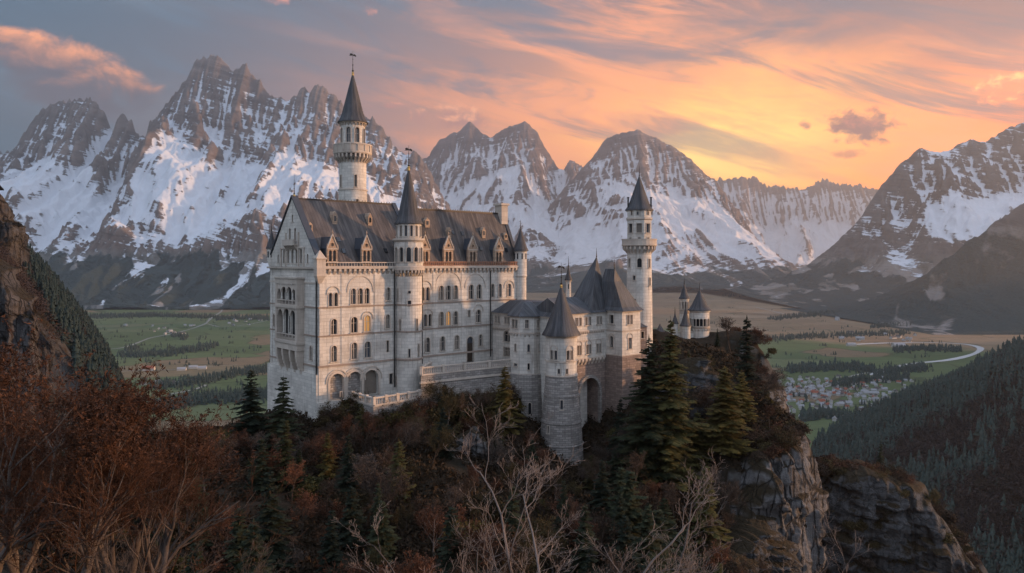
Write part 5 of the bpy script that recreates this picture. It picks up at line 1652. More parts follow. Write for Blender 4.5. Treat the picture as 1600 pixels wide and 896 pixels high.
# ================================================================== cliffs
def rock_material(name, base, tint, streak=1.0, scale=1.0, crack_z=0.12, crack_m=0.75, moss=(0.030, 0.022, 0.012)):
    m, t, b = material(name)
    pos = t.vm('SCALE', t.new('ShaderNodeTexCoord').outputs['Object'], scale=scale)
    x, y, z = t.xyz(pos)
    nz = t.xyz(t.new('ShaderNodeNewGeometry').outputs['Normal'])[2]
    cols = t.noise(t.vec(t.m('MULTIPLY', x, 0.9), t.m('MULTIPLY', y, 0.9), t.m('MULTIPLY', z, 0.10)), 1.0, 6, 0.65, 0.3)
    beds = t.noise(t.vec(t.m('MULTIPLY', x, 0.10), t.m('MULTIPLY', y, 0.10), t.m('MULTIPLY', t.m('ADD', z, t.m('MULTIPLY', x, 0.12)), 1.1)), 1.0, 6, 0.65, 0.4)
    big = t.noise(pos, 0.16, 5, 0.6, 0.4)
    fine = t.noise(pos, 2.2, 6, 0.7)
    c = t.ramp(t.m('ADD', t.m('MULTIPLY', cols, 0.5 * streak), t.m('ADD', t.m('MULTIPLY', beds, 0.5 * (2 - streak) * 0.6), t.m('MULTIPLY', big, 0.25))),
               [(0.36, tuple(v * 0.22 for v in base)), (0.50, base), (0.62, tuple(min(1, v * 1.5) for v in base))])
    c = t.mix(t.m('MULTIPLY', t.step(big, 0.48, 0.7), 0.55), c, tint)
    c = t.mix(0.55, c, t.mix(fine, (0.1, 0.1, 0.1), (0.9, 0.9, 0.9)), 'OVERLAY')
    vc = t.new('ShaderNodeTexVoronoi', feature='DISTANCE_TO_EDGE')
    t.put(vc.inputs['Vector'], t.vec(t.m('ADD', t.m('MULTIPLY', x, 0.55), t.m('MULTIPLY', fine, 0.25)), t.m('MULTIPLY', y, 0.55), t.m('MULTIPLY', z, crack_z)))
    vc.inputs['Scale'].default_value = 1.0
    crack = t.m('SUBTRACT', 1.0, t.step(vc.outputs['Distance'], 0.0, 0.07))
    c = t.mix(t.m('MULTIPLY', crack, crack_m), c, tuple(v * 0.12 for v in base))
    up = t.step(t.m('ADD', nz, t.m('MULTIPLY', t.m('SUBTRACT', big, 0.5), 0.9)), 0.42, 0.70)
    c = t.mix(up, c, t.mix(fine, tuple(v * 0.5 for v in moss), tuple(v * 1.5 for v in moss)))
    t.put(b.inputs['Base Color'], c)
    b.inputs['Roughness'].default_value = 0.92
    b.inputs['Specular IOR Level'].default_value = 0.2
    bp = t.new('ShaderNodeBump')
    bp.inputs['Strength'].default_value = 1.0
    bp.inputs['Distance'].default_value = 0.45 / scale
    t.put(bp.inputs['Height'], t.m('ADD', t.m('MULTIPLY', cols, 1.2), t.m('ADD', t.m('MULTIPLY', beds, 0.8), t.m('SUBTRACT', t.m('MULTIPLY', fine, 0.5), t.m('MULTIPLY', crack, crack_m)))))
    t.l.new(bp.outputs[0], b.inputs['Normal'])
    return m
M['rock'] = rock_material('grey_cliff_rock', (0.105, 0.101, 0.100), (0.085, 0.066, 0.056), 1.35)
M['rock_bedded'] = rock_material('bedded_grey_rock', (0.075, 0.075, 0.077), (0.045, 0.040, 0.036), 0.8, 1.0, 0.5, 0.3)
M['rock_far'] = rock_material('distant_cliff_rock', (0.058, 0.055, 0.055), (0.060, 0.046, 0.040), 1.3, 0.5)

def smooth_path(pts, step):
    P = np.array(pts, float)
    s = np.concatenate([[0], np.cumsum(np.linalg.norm(np.diff(P[:, :2], axis=0), axis=1))])
    n = max(4, int(s[-1] / step))
    u = np.linspace(0, s[-1], n)
    out = np.stack([np.interp(u, s, P[:, k]) for k in range(P.shape[1])], 1)
    k = max(1, int(2.0 / step))
    ker = np.ones(2 * k + 1) / (2 * k + 1)
    for c in range(out.shape[1]):
        out[:, c] = np.convolve(np.pad(out[:, c], k, 'edge'), ker, 'valid')
    return out, u

CLIFFS = []
def cliff(name, label, path, step, seed, mat, cap=7.0, col_w=3.2, col_a=1.5, bed_h=3.0, bed_a=0.8, batter=0.14, rough=0.7, cat='cliff', cap_drop=0.0, blk=(2.4, 1.7, 0.7)):
    """Rock wall along a plan path of (x, y, top, bottom); outward is to the right of the path's direction."""
    P, u = smooth_path(path, step)
    CLIFFS.append(P)
    n = len(P)
    tan = np.gradient(P[:, :2], axis=0)
    tan /= np.linalg.norm(tan, axis=1)[:, None]
    nor = np.stack([tan[:, 1], -tan[:, 0]], 1)
    hmax = (P[:, 2] - P[:, 3]).max()
    rows = max(6, int(hmax / step))
    v = np.linspace(0, 1, rows)
    Uu, Vv = np.meshgrid(u, v)
    top = P[:, 2] + (1.2 if step < 0.7 else 4.0) * fbm(u / (4.5 if step < 0.7 else 9.0), seed, 1.0, 4)
    Zz = P[:, 3][None] + (top - P[:, 3])[None] * Vv
    dpt = top[None] - Zz
    lean = 0.35 * fbm(Zz / 9.0, Uu / 20.0, seed + 1, 3) * 9
    c1 = ridged((Uu + lean) / col_w, Zz / (col_w * 6), seed + 2, 4) - 0.5
    c2 = ridged((Uu + lean * 1.3) / (col_w * 2.6) + 5, Zz / (col_w * 9), seed + 3, 3) - 0.5
    tz = (Zz + 0.12 * Uu + 3.6 * fbm(Uu / 6, Zz / 8, seed + 4, 4)) / bed_h
    beds = (tz - np.floor(tz))
    beds = (sstep(beds, 0.0, 0.15) * (1 - beds) - 0.35) * (0.35 + 1.3 * sstep(fbm(Uu / 7.0, Zz / 5.0, seed + 9, 3), -0.3, 0.4))
    off = dpt * batter + col_a * c1 + col_a * 1.5 * c2 + bed_a * beds + rough * fbm(Uu / 2.3, Zz / 2.3, seed + 6, 5)
    # split blocks: every joint-bounded block stands a little out or in
    wu = Uu + 0.9 * fbm(Uu / 3.5, Zz / 5.0, seed + 12, 3)
    wz = Zz + 0.10 * Uu + 0.9 * fbm(Uu / 5.0, Zz / 3.0, seed + 13, 3)
    for bw_, bh_, ba_ in ((blk[0], blk[1], blk[2]), (blk[0] * 2.7, blk[1] * 3.1, blk[2] * 1.2)):
        bz = np.floor(wz / bh_).astype(np.int64)
        bu = np.floor(wu / bw_ + 0.37 * (bz % 3)).astype(np.int64)
        off = off + ba_ * (_perm[(bu * 7 + _perm[bz & 511]) & 511] / 255.5 - 1.0)
    off = off - 1.4 * np.exp(-dpt / 1.2)
    X = P[:, 0][None] + nor[:, 0][None] * off
    Y = P[:, 1][None] + nor[:, 1][None] * off
    Zw = Zz + 0.5 * fbm(Uu / 1.9, Zz / 1.9, seed + 7, 3)
    # rounded cap running back into the hill
    k = max(4, int(cap / step))
    capx, capy, capz = [], [], []
    for i in range(1, k + 1):
        f = i / k
        capx.append(X[-1] - nor[:, 0] * cap * f)
        capy.append(Y[-1] - nor[:, 1] * cap * f)
        capz.append(Zw[-1] + 0.9 * np.sin(f * 2.2) + 0.7 * fbm(u / 2.6, f * cap / 2.6, seed + 8, 3) * f - (cap_drop + 2.5) * f * f)
    X = np.vstack([X, capx]); Y = np.vstack([Y, capy]); Zw = np.vstack([Zw, capz])
    o = link(name, grid_mesh(name, X, Y, Zw, None, False), mat)
    return tag(o, label, cat)

# the great cliff under the far end of the castle rock (outward faces the viewer and the right)
cliff('rock_cliff', 'tall fluted grey cliff dropping from the wooded top at the end of the castle rock',
      [(30.5, 101.0, -41, -66), (34.0, 103.5, -36.0, -72), (36.6, 106.2, -30.5, -80), (39.6, 108.6, -28.6, -88), (42.6, 110.6, -28.2, -92), (43.8, 113.2, -27.2, -95), (45.4, 116.0, -27.4, -96), (46.4, 120.0, -27.0, -96), (47.4, 126.0, -26, -96), (48.5, 134.0, -24, -90), (50.5, 142, -23, -90)],
      0.30, 3.0, M['rock'], 7.0, 4.6, 2.2, 9.0, 0.4, 0.04, 0.9, cap_drop=1.0, blk=(1.5, 11.0, 0.95))
cliff('rock_ledge', 'low bedded grey ledge stepping out at the foot of the fluted cliff',
      [(20.5, 92.5, -46, -60), (24.0, 93.0, -41.5, -64), (27.5, 94.2, -38.5, -68), (31.0, 96.0, -37.6, -74), (34.6, 98.6, -37.0, -80), (37.0, 102.0, -36.6, -86), (38.4, 106.0, -36, -86)],
      0.34, 5.0, M['rock_bedded'], 6.5, 4.5, 1.0, 1.9, 1.2, 0.10, 0.8, cap_drop=-1.0)
cliff('rock_outcrop', 'grey rock face showing between dark firs low on the slope left of centre',
      [(-33.0, 90.0, -36.8, -47), (-31.0, 87.5, -33.2, -50), (-28.2, 87.0, -32.0, -50), (-25.4, 87.6, -30.6, -50), (-23.6, 89.5, -29.8, -47)],
      0.30, 7.0, M['rock_bedded'], 3.5, 3.2, 0.9, 1.7, 1.0, 0.14, 0.7)
cliff('rock_outcrop', 'small dark rock face under the terrace shrubs with a pale block on top',
      [(-13.6, 102.0, -31.6, -41), (-12.4, 100.0, -29.6, -42), (-10.2, 99.6, -29.0, -42), (-8.8, 101.5, -30.4, -41)],
      0.28, 9.0, M['rock'], 3.0, 2.2, 0.8, 2.2, 0.6, 0.10, 0.5)
cliff('rock_outcrop', 'blue grey boulder face left of the round gate tower foot',
      [(-8.6, 110.0, -26.8, -37), (-7.6, 107.6, -24.6, -38), (-5.2, 107.0, -24.0, -38), (-3.0, 108.4, -26.0, -38)],
      0.28, 10.5, M['rock'], 3.0, 3.0, 0.8, 3.0, 0.5, 0.10, 0.5)
cliff('rock_outcrop', 'dark bedded rock wall behind the tall firs right of the gatehouse',
      [(22.0, 118.0, -30, -44), (25.5, 118.6, -22, -46), (29.0, 120.6, -17.0, -46), (32.6, 122.0, -16.4, -46), (35.5, 124.0, -18.5, -44)],
      0.36, 12.0, M['rock_bedded'], 6.0, 4.0, 1.2, 2.2, 0.9, 0.10, 0.7)
N_NEAR = len(CLIFFS)
# second crag further right
cliff('crag', 'lower grey crag with tufted ledges standing alone right of the tall cliff',
      [(66.5, 172.0, -48, -92), (67.6, 164.0, -46.8, -92), (71.0, 159.0, -45.6, -94), (75.0, 157.4, -45.2, -95), (79.4, 156.8, -45.8, -96), (83.4, 158.4, -47.0, -96), (86.2, 157.4, -48.0, -98), (88.0, 155.6, -52.6, -98), (91.4, 155.2, -54.2, -100), (93.4, 154.2, -60.0, -104), (96.6, 154.0, -62.5, -108), (98.6, 155.5, -69, -110), (100, 160, -74, -110)],
      0.40, 15.0, M['rock_bedded'], 12.0, 6.2, 2.6, 5.4, 0.8, 0.10, 1.4, cap_drop=-0.5, blk=(3.6, 2.6, 1.0))
cliff('crag', 'narrow rock step below the lone crag at the lower right',
      [(72.0, 146.0, -66, -92), (76.0, 142.0, -62.6, -94), (81.0, 141.0, -60.6, -96), (87.0, 141.6, -62.0, -98), (92.0, 143.0, -66.0, -100)],
      0.42, 17.0, M['rock_bedded'], 8.0, 4.2, 1.6, 2.6, 1.3, 0.10, 0.9)
# cliff of the spur on the left
cliff('rock_cliff', 'brown pillared cliff at the left edge above the rusty trees',
      [(-310, 334, 14, -130), (-264, 329, 9, -130), (-238, 326, 3, -130), (-224, 326, -7, -132), (-213, 329, -21, -134), (-206, 336, -40, -136), (-202, 348, -62, -138)],
      0.8, 21.0, M['rock_far'], 14.0, 7.0, 4.6, 12.0, 1.0, 0.10, 2.2, cap_drop=-3.0, blk=(4.0, 14.0, 2.2))
cliff('rock_cliff', 'upper brown cliff standing against the snow at the left edge',
      [(-424, 430, 60, -30), (-356, 418, 58, -30), (-312, 412, 55, -34), (-294, 416, 48, -38), (-288, 426, 32, -40), (-285, 440, 18, -40)],
      1.0, 23.0, M['rock_far'], 30.0, 9.0, 4.6, 14.0, 1.2, 0.05, 2.4, cap_drop=4.0, blk=(4.0, 12.0, 2.4))

# the hillside steps down in front of every near cliff so that its whole face stands free
def step_down(o, paths):
    co = np.zeros(len(o.data.vertices) * 3, np.float32)
    o.data.vertices.foreach_get('co', co)
    co = co.reshape(-1, 3)
    for P in paths:
        lo, hi_ = P[:, :2].min(0) - 30, P[:, :2].max(0) + 30
        ix = np.where((co[:, 0] > lo[0]) & (co[:, 0] < hi_[0]) & (co[:, 1] > lo[1]) & (co[:, 1] < hi_[1]))[0]
        if not len(ix): continue
        q = co[ix]
        d2 = (q[:, None, 0] - P[None, ::3, 0]) ** 2 + (q[:, None, 1] - P[None, ::3, 1]) ** 2
        k = d2.argmin(1) * 3
        dist = np.sqrt(d2.min(1))
        T = np.gradient(P[:, :2], axis=0)[k]
        T /= np.linalg.norm(T, axis=1)[:, None]
        v = q[:, :2] - P[k, :2]
        out = v[:, 0] * T[:, 1] - v[:, 1] * T[:, 0]
        along = v[:, 0] * T[:, 0] + v[:, 1] * T[:, 1]
        inside = (k > 3) & (k < len(P) - 4) | (np.abs(along) < 1.5)
        lim = np.where(out > -2.0, P[k, 2] - 1.5 - 5.0 * np.maximum(out + 2.0, 0) , P[k, 2] - 0.6 + 0.35 * (dist - 2.0))
        lim = np.maximum(lim, P[k, 3] - 1.0 - 0.25 * np.maximum(out - 8, 0))
        fade = sstep(dist, 26, 14)
        z = q[:, 2]
        nz_ = np.where(inside & ((out > -2.0) | (dist < 9)), np.minimum(z, lim), z)
        co[ix, 2] = z + (nz_ - z) * fade
    o.data.vertices.foreach_set('co', co.ravel())
    o.data.update()
step_down(HILL, CLIFFS[:2] + CLIFFS[6:8])
# ================================================================== vegetation
def leafy_material(name, c1, c2, scale=0.6, rough=0.85, trans=0.0):
    m, t, b = material(name)
    pos = t.new('ShaderNodeTexCoord').outputs['Object']
    inf = t.new('ShaderNodeObjectInfo').outputs['Random']
    n = t.noise(pos, scale, 4, 0.7)
    n2 = t.noise(pos, scale * 9, 2, 0.7)
    f = t.m('ADD', t.m('MULTIPLY', n, 0.9), t.m('ADD', t.m('MULTIPLY', n2, 0.5), t.m('MULTIPLY', t.m('SUBTRACT', inf, 0.5), 0.5)))
    t.put(b.inputs['Base Color'], t.mix(t.step(f, 0.35, 1.05), c1, c2))
    b.inputs['Roughness'].default_value = rough
    b.inputs['Specular IOR Level'].default_value = 0.15
    return m
M['needles'] = leafy_material('fir_needles', (0.012, 0.017, 0.008), (0.070, 0.062, 0.020))
M['needles_dark'] = leafy_material('dark_fir_needles', (0.010, 0.015, 0.010), (0.028, 0.034, 0.017))
M['needles_olive'] = leafy_material('olive_fir_needles', (0.022, 0.021, 0.008), (0.105, 0.078, 0.020))
M['bark'] = leafy_material('brown_bark', (0.028, 0.020, 0.015), (0.075, 0.055, 0.042), 3.0)
M['bark_grey'] = leafy_material('grey_brown_bark', (0.060, 0.048, 0.042), (0.16, 0.13, 0.112), 2.0)
M['bark_pale'] = leafy_material('pale_grey_bark', (0.06, 0.05, 0.045), (0.17, 0.14, 0.125), 3.0)
M['twigs_brown'] = leafy_material('brown_twigs', (0.030, 0.021, 0.015), (0.088, 0.057, 0.040))
M['twigs_red'] = leafy_material('reddish_twigs', (0.045, 0.022, 0.014), (0.130, 0.058, 0.034))
M['twigs_olive'] = leafy_material('olive_brown_twigs', (0.028, 0.023, 0.012), (0.088, 0.066, 0.028))
M['twigs_orange'] = leafy_material('rusty_orange_twigs', (0.030, 0.017, 0.012), (0.115, 0.052, 0.028), 0.5)
M['twigs_dark'] = leafy_material('dark_twigs', (0.038, 0.029, 0.024), (0.098, 0.075, 0.062))
M['twigs_pale'] = leafy_material('pale_grey_twigs', (0.10, 0.080, 0.070), (0.26, 0.21, 0.185))
M['leaves_rust'] = leafy_material('rusty_leaves', (0.16, 0.055, 0.018), (0.50, 0.16, 0.042), 0.8)

def tubes(seg, sides=3):
    """Many tapering twigs at once. seg rows: x0 y0 z0 x1 y1 z1 r0 r1."""
    seg = np.asarray(seg, float)
    p0, p1 = seg[:, 0:3], seg[:, 3:6]
    d = p1 - p0
    d /= np.maximum(np.linalg.norm(d, axis=1), 1e-9)[:, None]
    ref = np.where(np.abs(d[:, 2:3]) < 0.9, np.array([[0.0, 0, 1]]), np.array([[1.0, 0, 0]]))
    a = np.cross(d, ref); a /= np.linalg.norm(a, axis=1)[:, None]
    b = np.cross(d, a)
    n = len(seg)
    V = np.zeros((n, 2, sides, 3))
    for k in range(sides):
        q = 2 * math.pi * k / sides
        o = a * math.cos(q) + b * math.sin(q)
        V[:, 0, k] = p0 + o * seg[:, 6:7]
        V[:, 1, k] = p1 + o * seg[:, 7:8]
    base = np.arange(n)[:, None] * 2 * sides
    Fc = []
    for k in range(sides):
        j = (k + 1) % sides
        Fc.append(np.concatenate([base + k, base + j, base + sides + j, base + sides + k], 1))
    return V.reshape(-1, 3), np.concatenate(Fc, 0)

def leaf_quads(p, size, r, stretch=1.6, down=0.0):
    """Little leaf faces, random turn, at points p."""
    n = len(p)
    d = r.normal(size=(n, 3)); d[:, 2] -= down
    d /= np.linalg.norm(d, axis=1)[:, None]
    e = np.cross(d, r.normal(size=(n, 3))); e /= np.maximum(np.linalg.norm(e, axis=1), 1e-6)[:, None]
    s = (size * r.uniform(0.6, 1.4, n))[:, None]
    V = np.stack([p - e * s * 0.5, p + d * s * stretch * 0.5 - e * s * 0.06, p + e * s * 0.5, p - d * s * stretch * 0.5 + e * s * 0.08], 1)
    return V.reshape(-1, 3), np.arange(4 * n).reshape(n, 4)

def grow(seed, h, levels, n_child, spread, len_f, r0, wiggle=0.16, up=0.25, trunk_f=0.35, segs=4, stems=1, lean=0.15, droop=0.0, min_r=0.006, len_jit=0.35, out0=0.0):
    """Branching skeleton. Returns one list of segments per level and the twig tips."""
    r = np.random.default_rng(seed)
    lv = [[] for _ in range(levels)]
    tips = []
    def unit(v): return v / max(np.linalg.norm(v), 1e-9)
    def branch(p, d, L, rad, k):
        n = segs if k < 2 else max(2, segs - 1)
        pts, dirs = [p], [d]
        for i in range(n):
            d = unit(d + r.normal(size=3) * wiggle + np.array([0, 0, (up if k > 0 else 0.05) - droop * k]) * 0.35)
            p = p + d * (L / n)
            pts.append(p); dirs.append(d)
        end = 0.35 if k < levels - 1 else 0.25
        for i in range(n):
            a, b_ = rad * (1 - (1 - end) * i / n), rad * (1 - (1 - end) * (i + 1) / n)
            lv[k].append((*pts[i], *pts[i + 1], max(a, min_r), max(b_, min_r * 0.7)))
        if k == levels - 1:
            tips.append(pts[-1]); tips.append(pts[n // 2])
            return
        m = n_child[k]
        m = max(1, int(round(m * r.uniform(0.75, 1.25))))
        for j in range(m):
            f = r.uniform(trunk_f if k == 0 else 0.18, 1.0)
            i = min(int(f * n), n - 1)
            q = pts[i] + (pts[i + 1] - pts[i]) * (f * n - i)
            dd = dirs[i + 1]
            side = unit(np.cross(dd, r.normal(size=3)))
            sp = spread * r.uniform(0.6, 1.3)
            nd = unit(dd * math.cos(sp) + side * math.sin(sp))
            branch(q, nd, L * len_f * r.uniform(1 - len_jit, 1 + len_jit) * (1.15 - 0.45 * f if k == 0 else 1.0), rad * (1 - (1 - end) * f) * 0.62, k + 1)
    for s_ in range(stems):
        a = r.uniform(0, 6.283)
        o = out0 if stems > 1 else 0
        d = unit(np.array([math.cos(a) * (lean + o), math.sin(a) * (lean + o), 1.0]))
        branch(np.array([0.12 * math.cos(a) * (stems > 1), 0.12 * math.sin(a) * (stems > 1), -0.4]), d, h * r.uniform(0.8, 1.05) * (0.62 if levels > 3 else 0.75), r0, 0)
    return lv, np.array(tips)

def bare_tree_mesh(seed, h=8.0, levels=5, n_child=(9, 6, 5, 4), spread=0.75, len_f=0.52, r0=0.16, leaves=0, leaf=0.12, split=2, leaf_from=0.0, leaf_st=1.6, **k):
    lv, tips = grow(seed, h, levels, n_child, spread, len_f, r0, **k)
    tr = [s for l in lv[:split] for s in l]
    cr = [s for l in lv[split:] for s in l]
    v, f = tubes(tr, 5)
    tm = np_mesh('trunk', v, f)
    v, f = tubes(cr, 3)
    if leaves:
        r = np.random.default_rng(seed + 1)
        hz_ = tips[:, 2] / max(tips[:, 2].max(), 1e-6)
        w_ = np.clip(hz_ - leaf_from, 0, 1) + 1e-5
        idx = r.choice(len(tips), leaves, p=w_ / w_.sum())
        p = tips[idx] + r.normal(size=(leaves, 3)) * leaf * 1.2
        v2, f2 = leaf_quads(p, leaf, r, leaf_st)
        f = np.vstack([f, f2 + len(v)])
        v = np.vstack([v, v2])
    return tm, np_mesh('crown', v, f)

def conifer_mesh(seed, h=12.0, rad=2.6, whorls=26, base=0.10, full=1.0, droop=0.28, ragged=0.3, bare=0.0, tuft=1.0):
    """Straight trunk, whorls of drooping boughs, each bough a spray of many needle tufts."""
    r = np.random.default_rng(seed)
    tr = [(0, 0, -1.0, 0, 0, h * 0.5, h * 0.017, h * 0.010), (0, 0, h * 0.5, 0, 0, h, h * 0.010, 0.012)]
    V, Fc, n0 = [], [], 0
    for i in range(whorls):
        f = (i + r.uniform(-0.3, 0.3)) / whorls
        f = min(max(f, 0), 0.985)
        z = h * (base + (1 - base) * f)
        R_ = rad * (1 - f) ** 0.85 * (0.62 + 0.38 * math.sin(min(1.0, f * 5 + 0.25) * math.pi / 2)) + 0.12
        nb = int(round((6 if f < 0.75 else 5) * full)) + r.integers(0, 2)
        a0 = r.uniform(0, 6.283)
        z0_w = z
        for j in range(nb):
            if r.uniform() < bare:
                continue
            a = a0 + 2 * math.pi * j / nb + r.normal() * 0.28
            L = R_ * r.uniform(1 - ragged, 1 + ragged * 0.6) * (0.80 + 0.42 * float(pn(a * 0.9 + seed, z * 3.2 / h, seed * 1.7)))
            L = max(L, 0.15)
            ca, sa = math.cos(a), math.sin(a)
            z = z0_w + r.normal() * h / whorls * 0.42
            rise = r.uniform(0.0, 0.34) if f < 0.8 else 0.5
            m = max(4, int(3 + L * 4.2))
            t = np.linspace(0.12, 1.0, m)
            bx = L * t
            bz = z + L * (rise * t - droop * 1.9 * t ** 2 + 0.16 * t ** 4)
            tr.append((0, 0, z, ca * L * 0.6, sa * L * 0.6, z + L * (rise * 0.6 - droop * 0.68), 0.020 + 0.010 * L, 0.010))
            for s in (-1, 1, 0):
                ln = (0.20 + 0.34 * L * (1 - t ** 1.6) * 0.8) * tuft * r.uniform(0.7, 1.3, m) if s else np.full(m, 0.22 + 0.05 * L)
                wd = tuft * (0.10 + 0.035 * L) * r.uniform(0.7, 1.35, m)
                ang = a + s * r.uniform(0.55, 1.05, m)
                dx, dy = np.cos(ang), np.sin(ang)
                dz = -0.25 - 0.3 * r.uniform(0, 1, m) + (0.15 if s == 0 else 0)
                p = np.stack([ca * bx, sa * bx, bz + r.normal(size=m) * 0.03], 1)
                d = np.stack([dx, dy, dz], 1)
                q = np.stack([-dy, dx, r.uniform(-0.5, 0.5, m)], 1)
                tip = p + d * ln[:, None]
                mid = p + d * (ln * 0.42)[:, None]
                drop = np.zeros((m, 3)); drop[:, 2] = -wd * 0.5
                quad = np.stack([p, mid + q * wd[:, None] + drop, tip, mid - q * wd[:, None] + drop], 1)
                V.append(quad.reshape(-1, 3))
                Fc.append(np.arange(4 * m).reshape(m, 4) + n0)
                n0 += 4 * m
    top = np.array([[0, 0, h * 0.97], [0.10, 0, h * 0.985], [0, 0, h * 1.03], [-0.1, 0, h * 0.985]])
    V.append(top); Fc.append(np.array([[0, 1, 2, 3]]) + n0)
    v, f = tubes(tr, 5)
    return np_mesh('trunk', v, f), np_mesh('crown', np.vstack(V), np.vstack(Fc))

_tc = 0
def plant(name, label, cat, meshes, mats, loc, rot, sc, group=None, lean=0.0):
    o = thing(name, label, cat, loc, rot, group)
    o.scale = (sc[0], sc[0], sc[1]) if isinstance(sc, tuple) else (sc, sc, sc)
    if lean: o.rotation_euler = (lean, 0, rot)
    a = bpy.data.objects.new('trunk', meshes[0]); C.objects.link(a); a.parent = o
    b = bpy.data.objects.new('crown', meshes[1]); C.objects.link(b); b.parent = o
    for ob, m_ in ((a, mats[0]), (b, mats[1])):
        if not ob.data.materials:
            ob.data.materials.append(m_)
        ob.material_slots[0].link = 'OBJECT'
        ob.material_slots[0].material = m_
    return o

FIR = [conifer_mesh(s, 12.0, rd, wh, 0.05, fu, dr, rg + 0.15, 0.06, 1.25) for s, rd, wh, fu, dr, rg in ((1, 2.9, 26, 1.0, 0.25, 0.30), (2, 2.5, 28, 1.05, 0.30, 0.32), (3, 3.3, 24, 1.1, 0.22, 0.38), (4, 2.2, 30, 1.0, 0.34, 0.28))]
FIR_BIG = [conifer_mesh(11, 26.0, 5.6, 44, 0.06, 1.15, 0.22, 0.55, 0.08, 1.3), conifer_mesh(12, 24.0, 4.8, 42, 0.06, 1.15, 0.24, 0.58, 0.08, 1.3), conifer_mesh(13, 15.0, 3.4, 28, 0.06, 1.2, 0.22, 0.55, 0.06, 1.3), conifer_mesh(14, 14.0, 1.9, 26, 0.10, 1.0, 0.22, 0.55, 0.12, 1.3)]
BARE = [bare_tree_mesh(20 + i, 8.0, 5, (10, 6, 5, 4), sp, lf, 0.13, 700, 0.10, stems=st, out0=0.25, min_r=0.011, up=upv)
        for i, (sp, lf, st, upv) in enumerate(((0.70, 0.50, 1, 0.30), (0.85, 0.52, 1, 0.2), (0.65, 0.50, 2, 0.35), (0.9, 0.48, 1, 0.1)))]
SHRUB = [bare_tree_mesh(40 + i, 4.0, 4, (9, 7, 6), 0.75, 0.52, 0.05, 900, 0.12, 1, stems=5, out0=0.55, min_r=0.010, up=0.15, trunk_f=0.12) for i in range(3)]
SHRUB_G = [bare_tree_mesh(50 + i, 3.4, 4, (9, 7, 5), 0.8, 0.55, 0.05, 3600, 0.17, 1, stems=5, out0=0.6, min_r=0.010, up=0.1, trunk_f=0.1) for i in range(2)]

def drop(px, Y):
    x = (px - 800) / F * Y
    return x, Y, float(ground_z(np.array([x]), np.array([Y]))[0])
def place_h(px, ytop, Y, mesh_h):
    """Scale that brings a tree standing on the ground at this spot up to the surveyed height."""
    x, Y, z = drop(px, Y)
    zt = (410 - ytop) / F * Y
    return (x, Y, z - 0.2), max(0.2, (zt - z) / mesh_h)

# trees one can tell apart -------------------------------------------------
for px, yt, Y, k, big, wmul, mat, lab in (
    (1048, 498, 110, 0, True, 1.3, 'needles', 'tallest dark fir, ragged and broad, right of the gatehouse'),
    (1014, 526, 109, 1, True, 1.35, 'needles', 'second tall fir close beside the gatehouse, left of the tallest fir'),
    (1132, 572, 112.5, 2, True, 1.75, 'needles_olive', 'broad olive fir standing at the top edge of the fluted cliff'),
    (1167, 494, 127, 3, True, 1.5, 'needles_dark', 'slim fir rising alone above the cliff beyond the broad olive fir'),
    (1121, 512, 144, 0, False, 0.9, 'needles_dark', 'small fir just right of the stout round turret'),
    (392, 577, 107, 0, False, 1.4, 'needles_dark', 'dark fir left of the palace gable, left of a pair'),
    (443, 587, 106, 1, False, 1.5, 'needles_dark', 'dark fir in front of the palace gable, right of a pair'),
    (789, 572, 119, 3, False, 1.6, 'needles_olive', 'narrow bushy fir under the terrace beside the bay tower'),
    (512, 672, 97, 2, False, 1.1, 'needles_olive', 'olive fir on the slope below the ground arches'),
    (468, 700, 94, 0, False, 1.1, 'needles', 'green brown fir low on the slope left of the olive fir'),
    (970, 622, 118, 1, False, 1.2, 'needles_dark', 'dark fir at the foot of the square gate tower'),
    (1376, 692, 168, 1, False, 1.0, 'needles_dark', 'fir growing on top of the lone crag'),
    (1462, 764, 163, 2, False, 1.0, 'needles_dark', 'fir on the lower right shoulder of the lone crag'),
    (1090, 640, 113, 2, False, 1.3, 'needles', 'mid green fir between the tallest fir and the cliff'),
    (960, 700, 108, 0, False, 1.2, 'needles_dark', 'dark fir below the archway behind pale bare branches'),
    (1035, 690, 110, 2, False, 1.2, 'needles_olive', 'olive fir at the foot of the tallest fir')):
    me = (FIR_BIG if big else FIR)[k]
    mh = (26, 24, 15, 14)[k] if big else 12.0
    loc, s = place_h(px, yt, Y, mh)
    plant('fir_tree', lab, 'tree', me, (M['bark'], M[mat]), loc, px * 0.7, (s * wmul, s), 'firs on the castle rock')
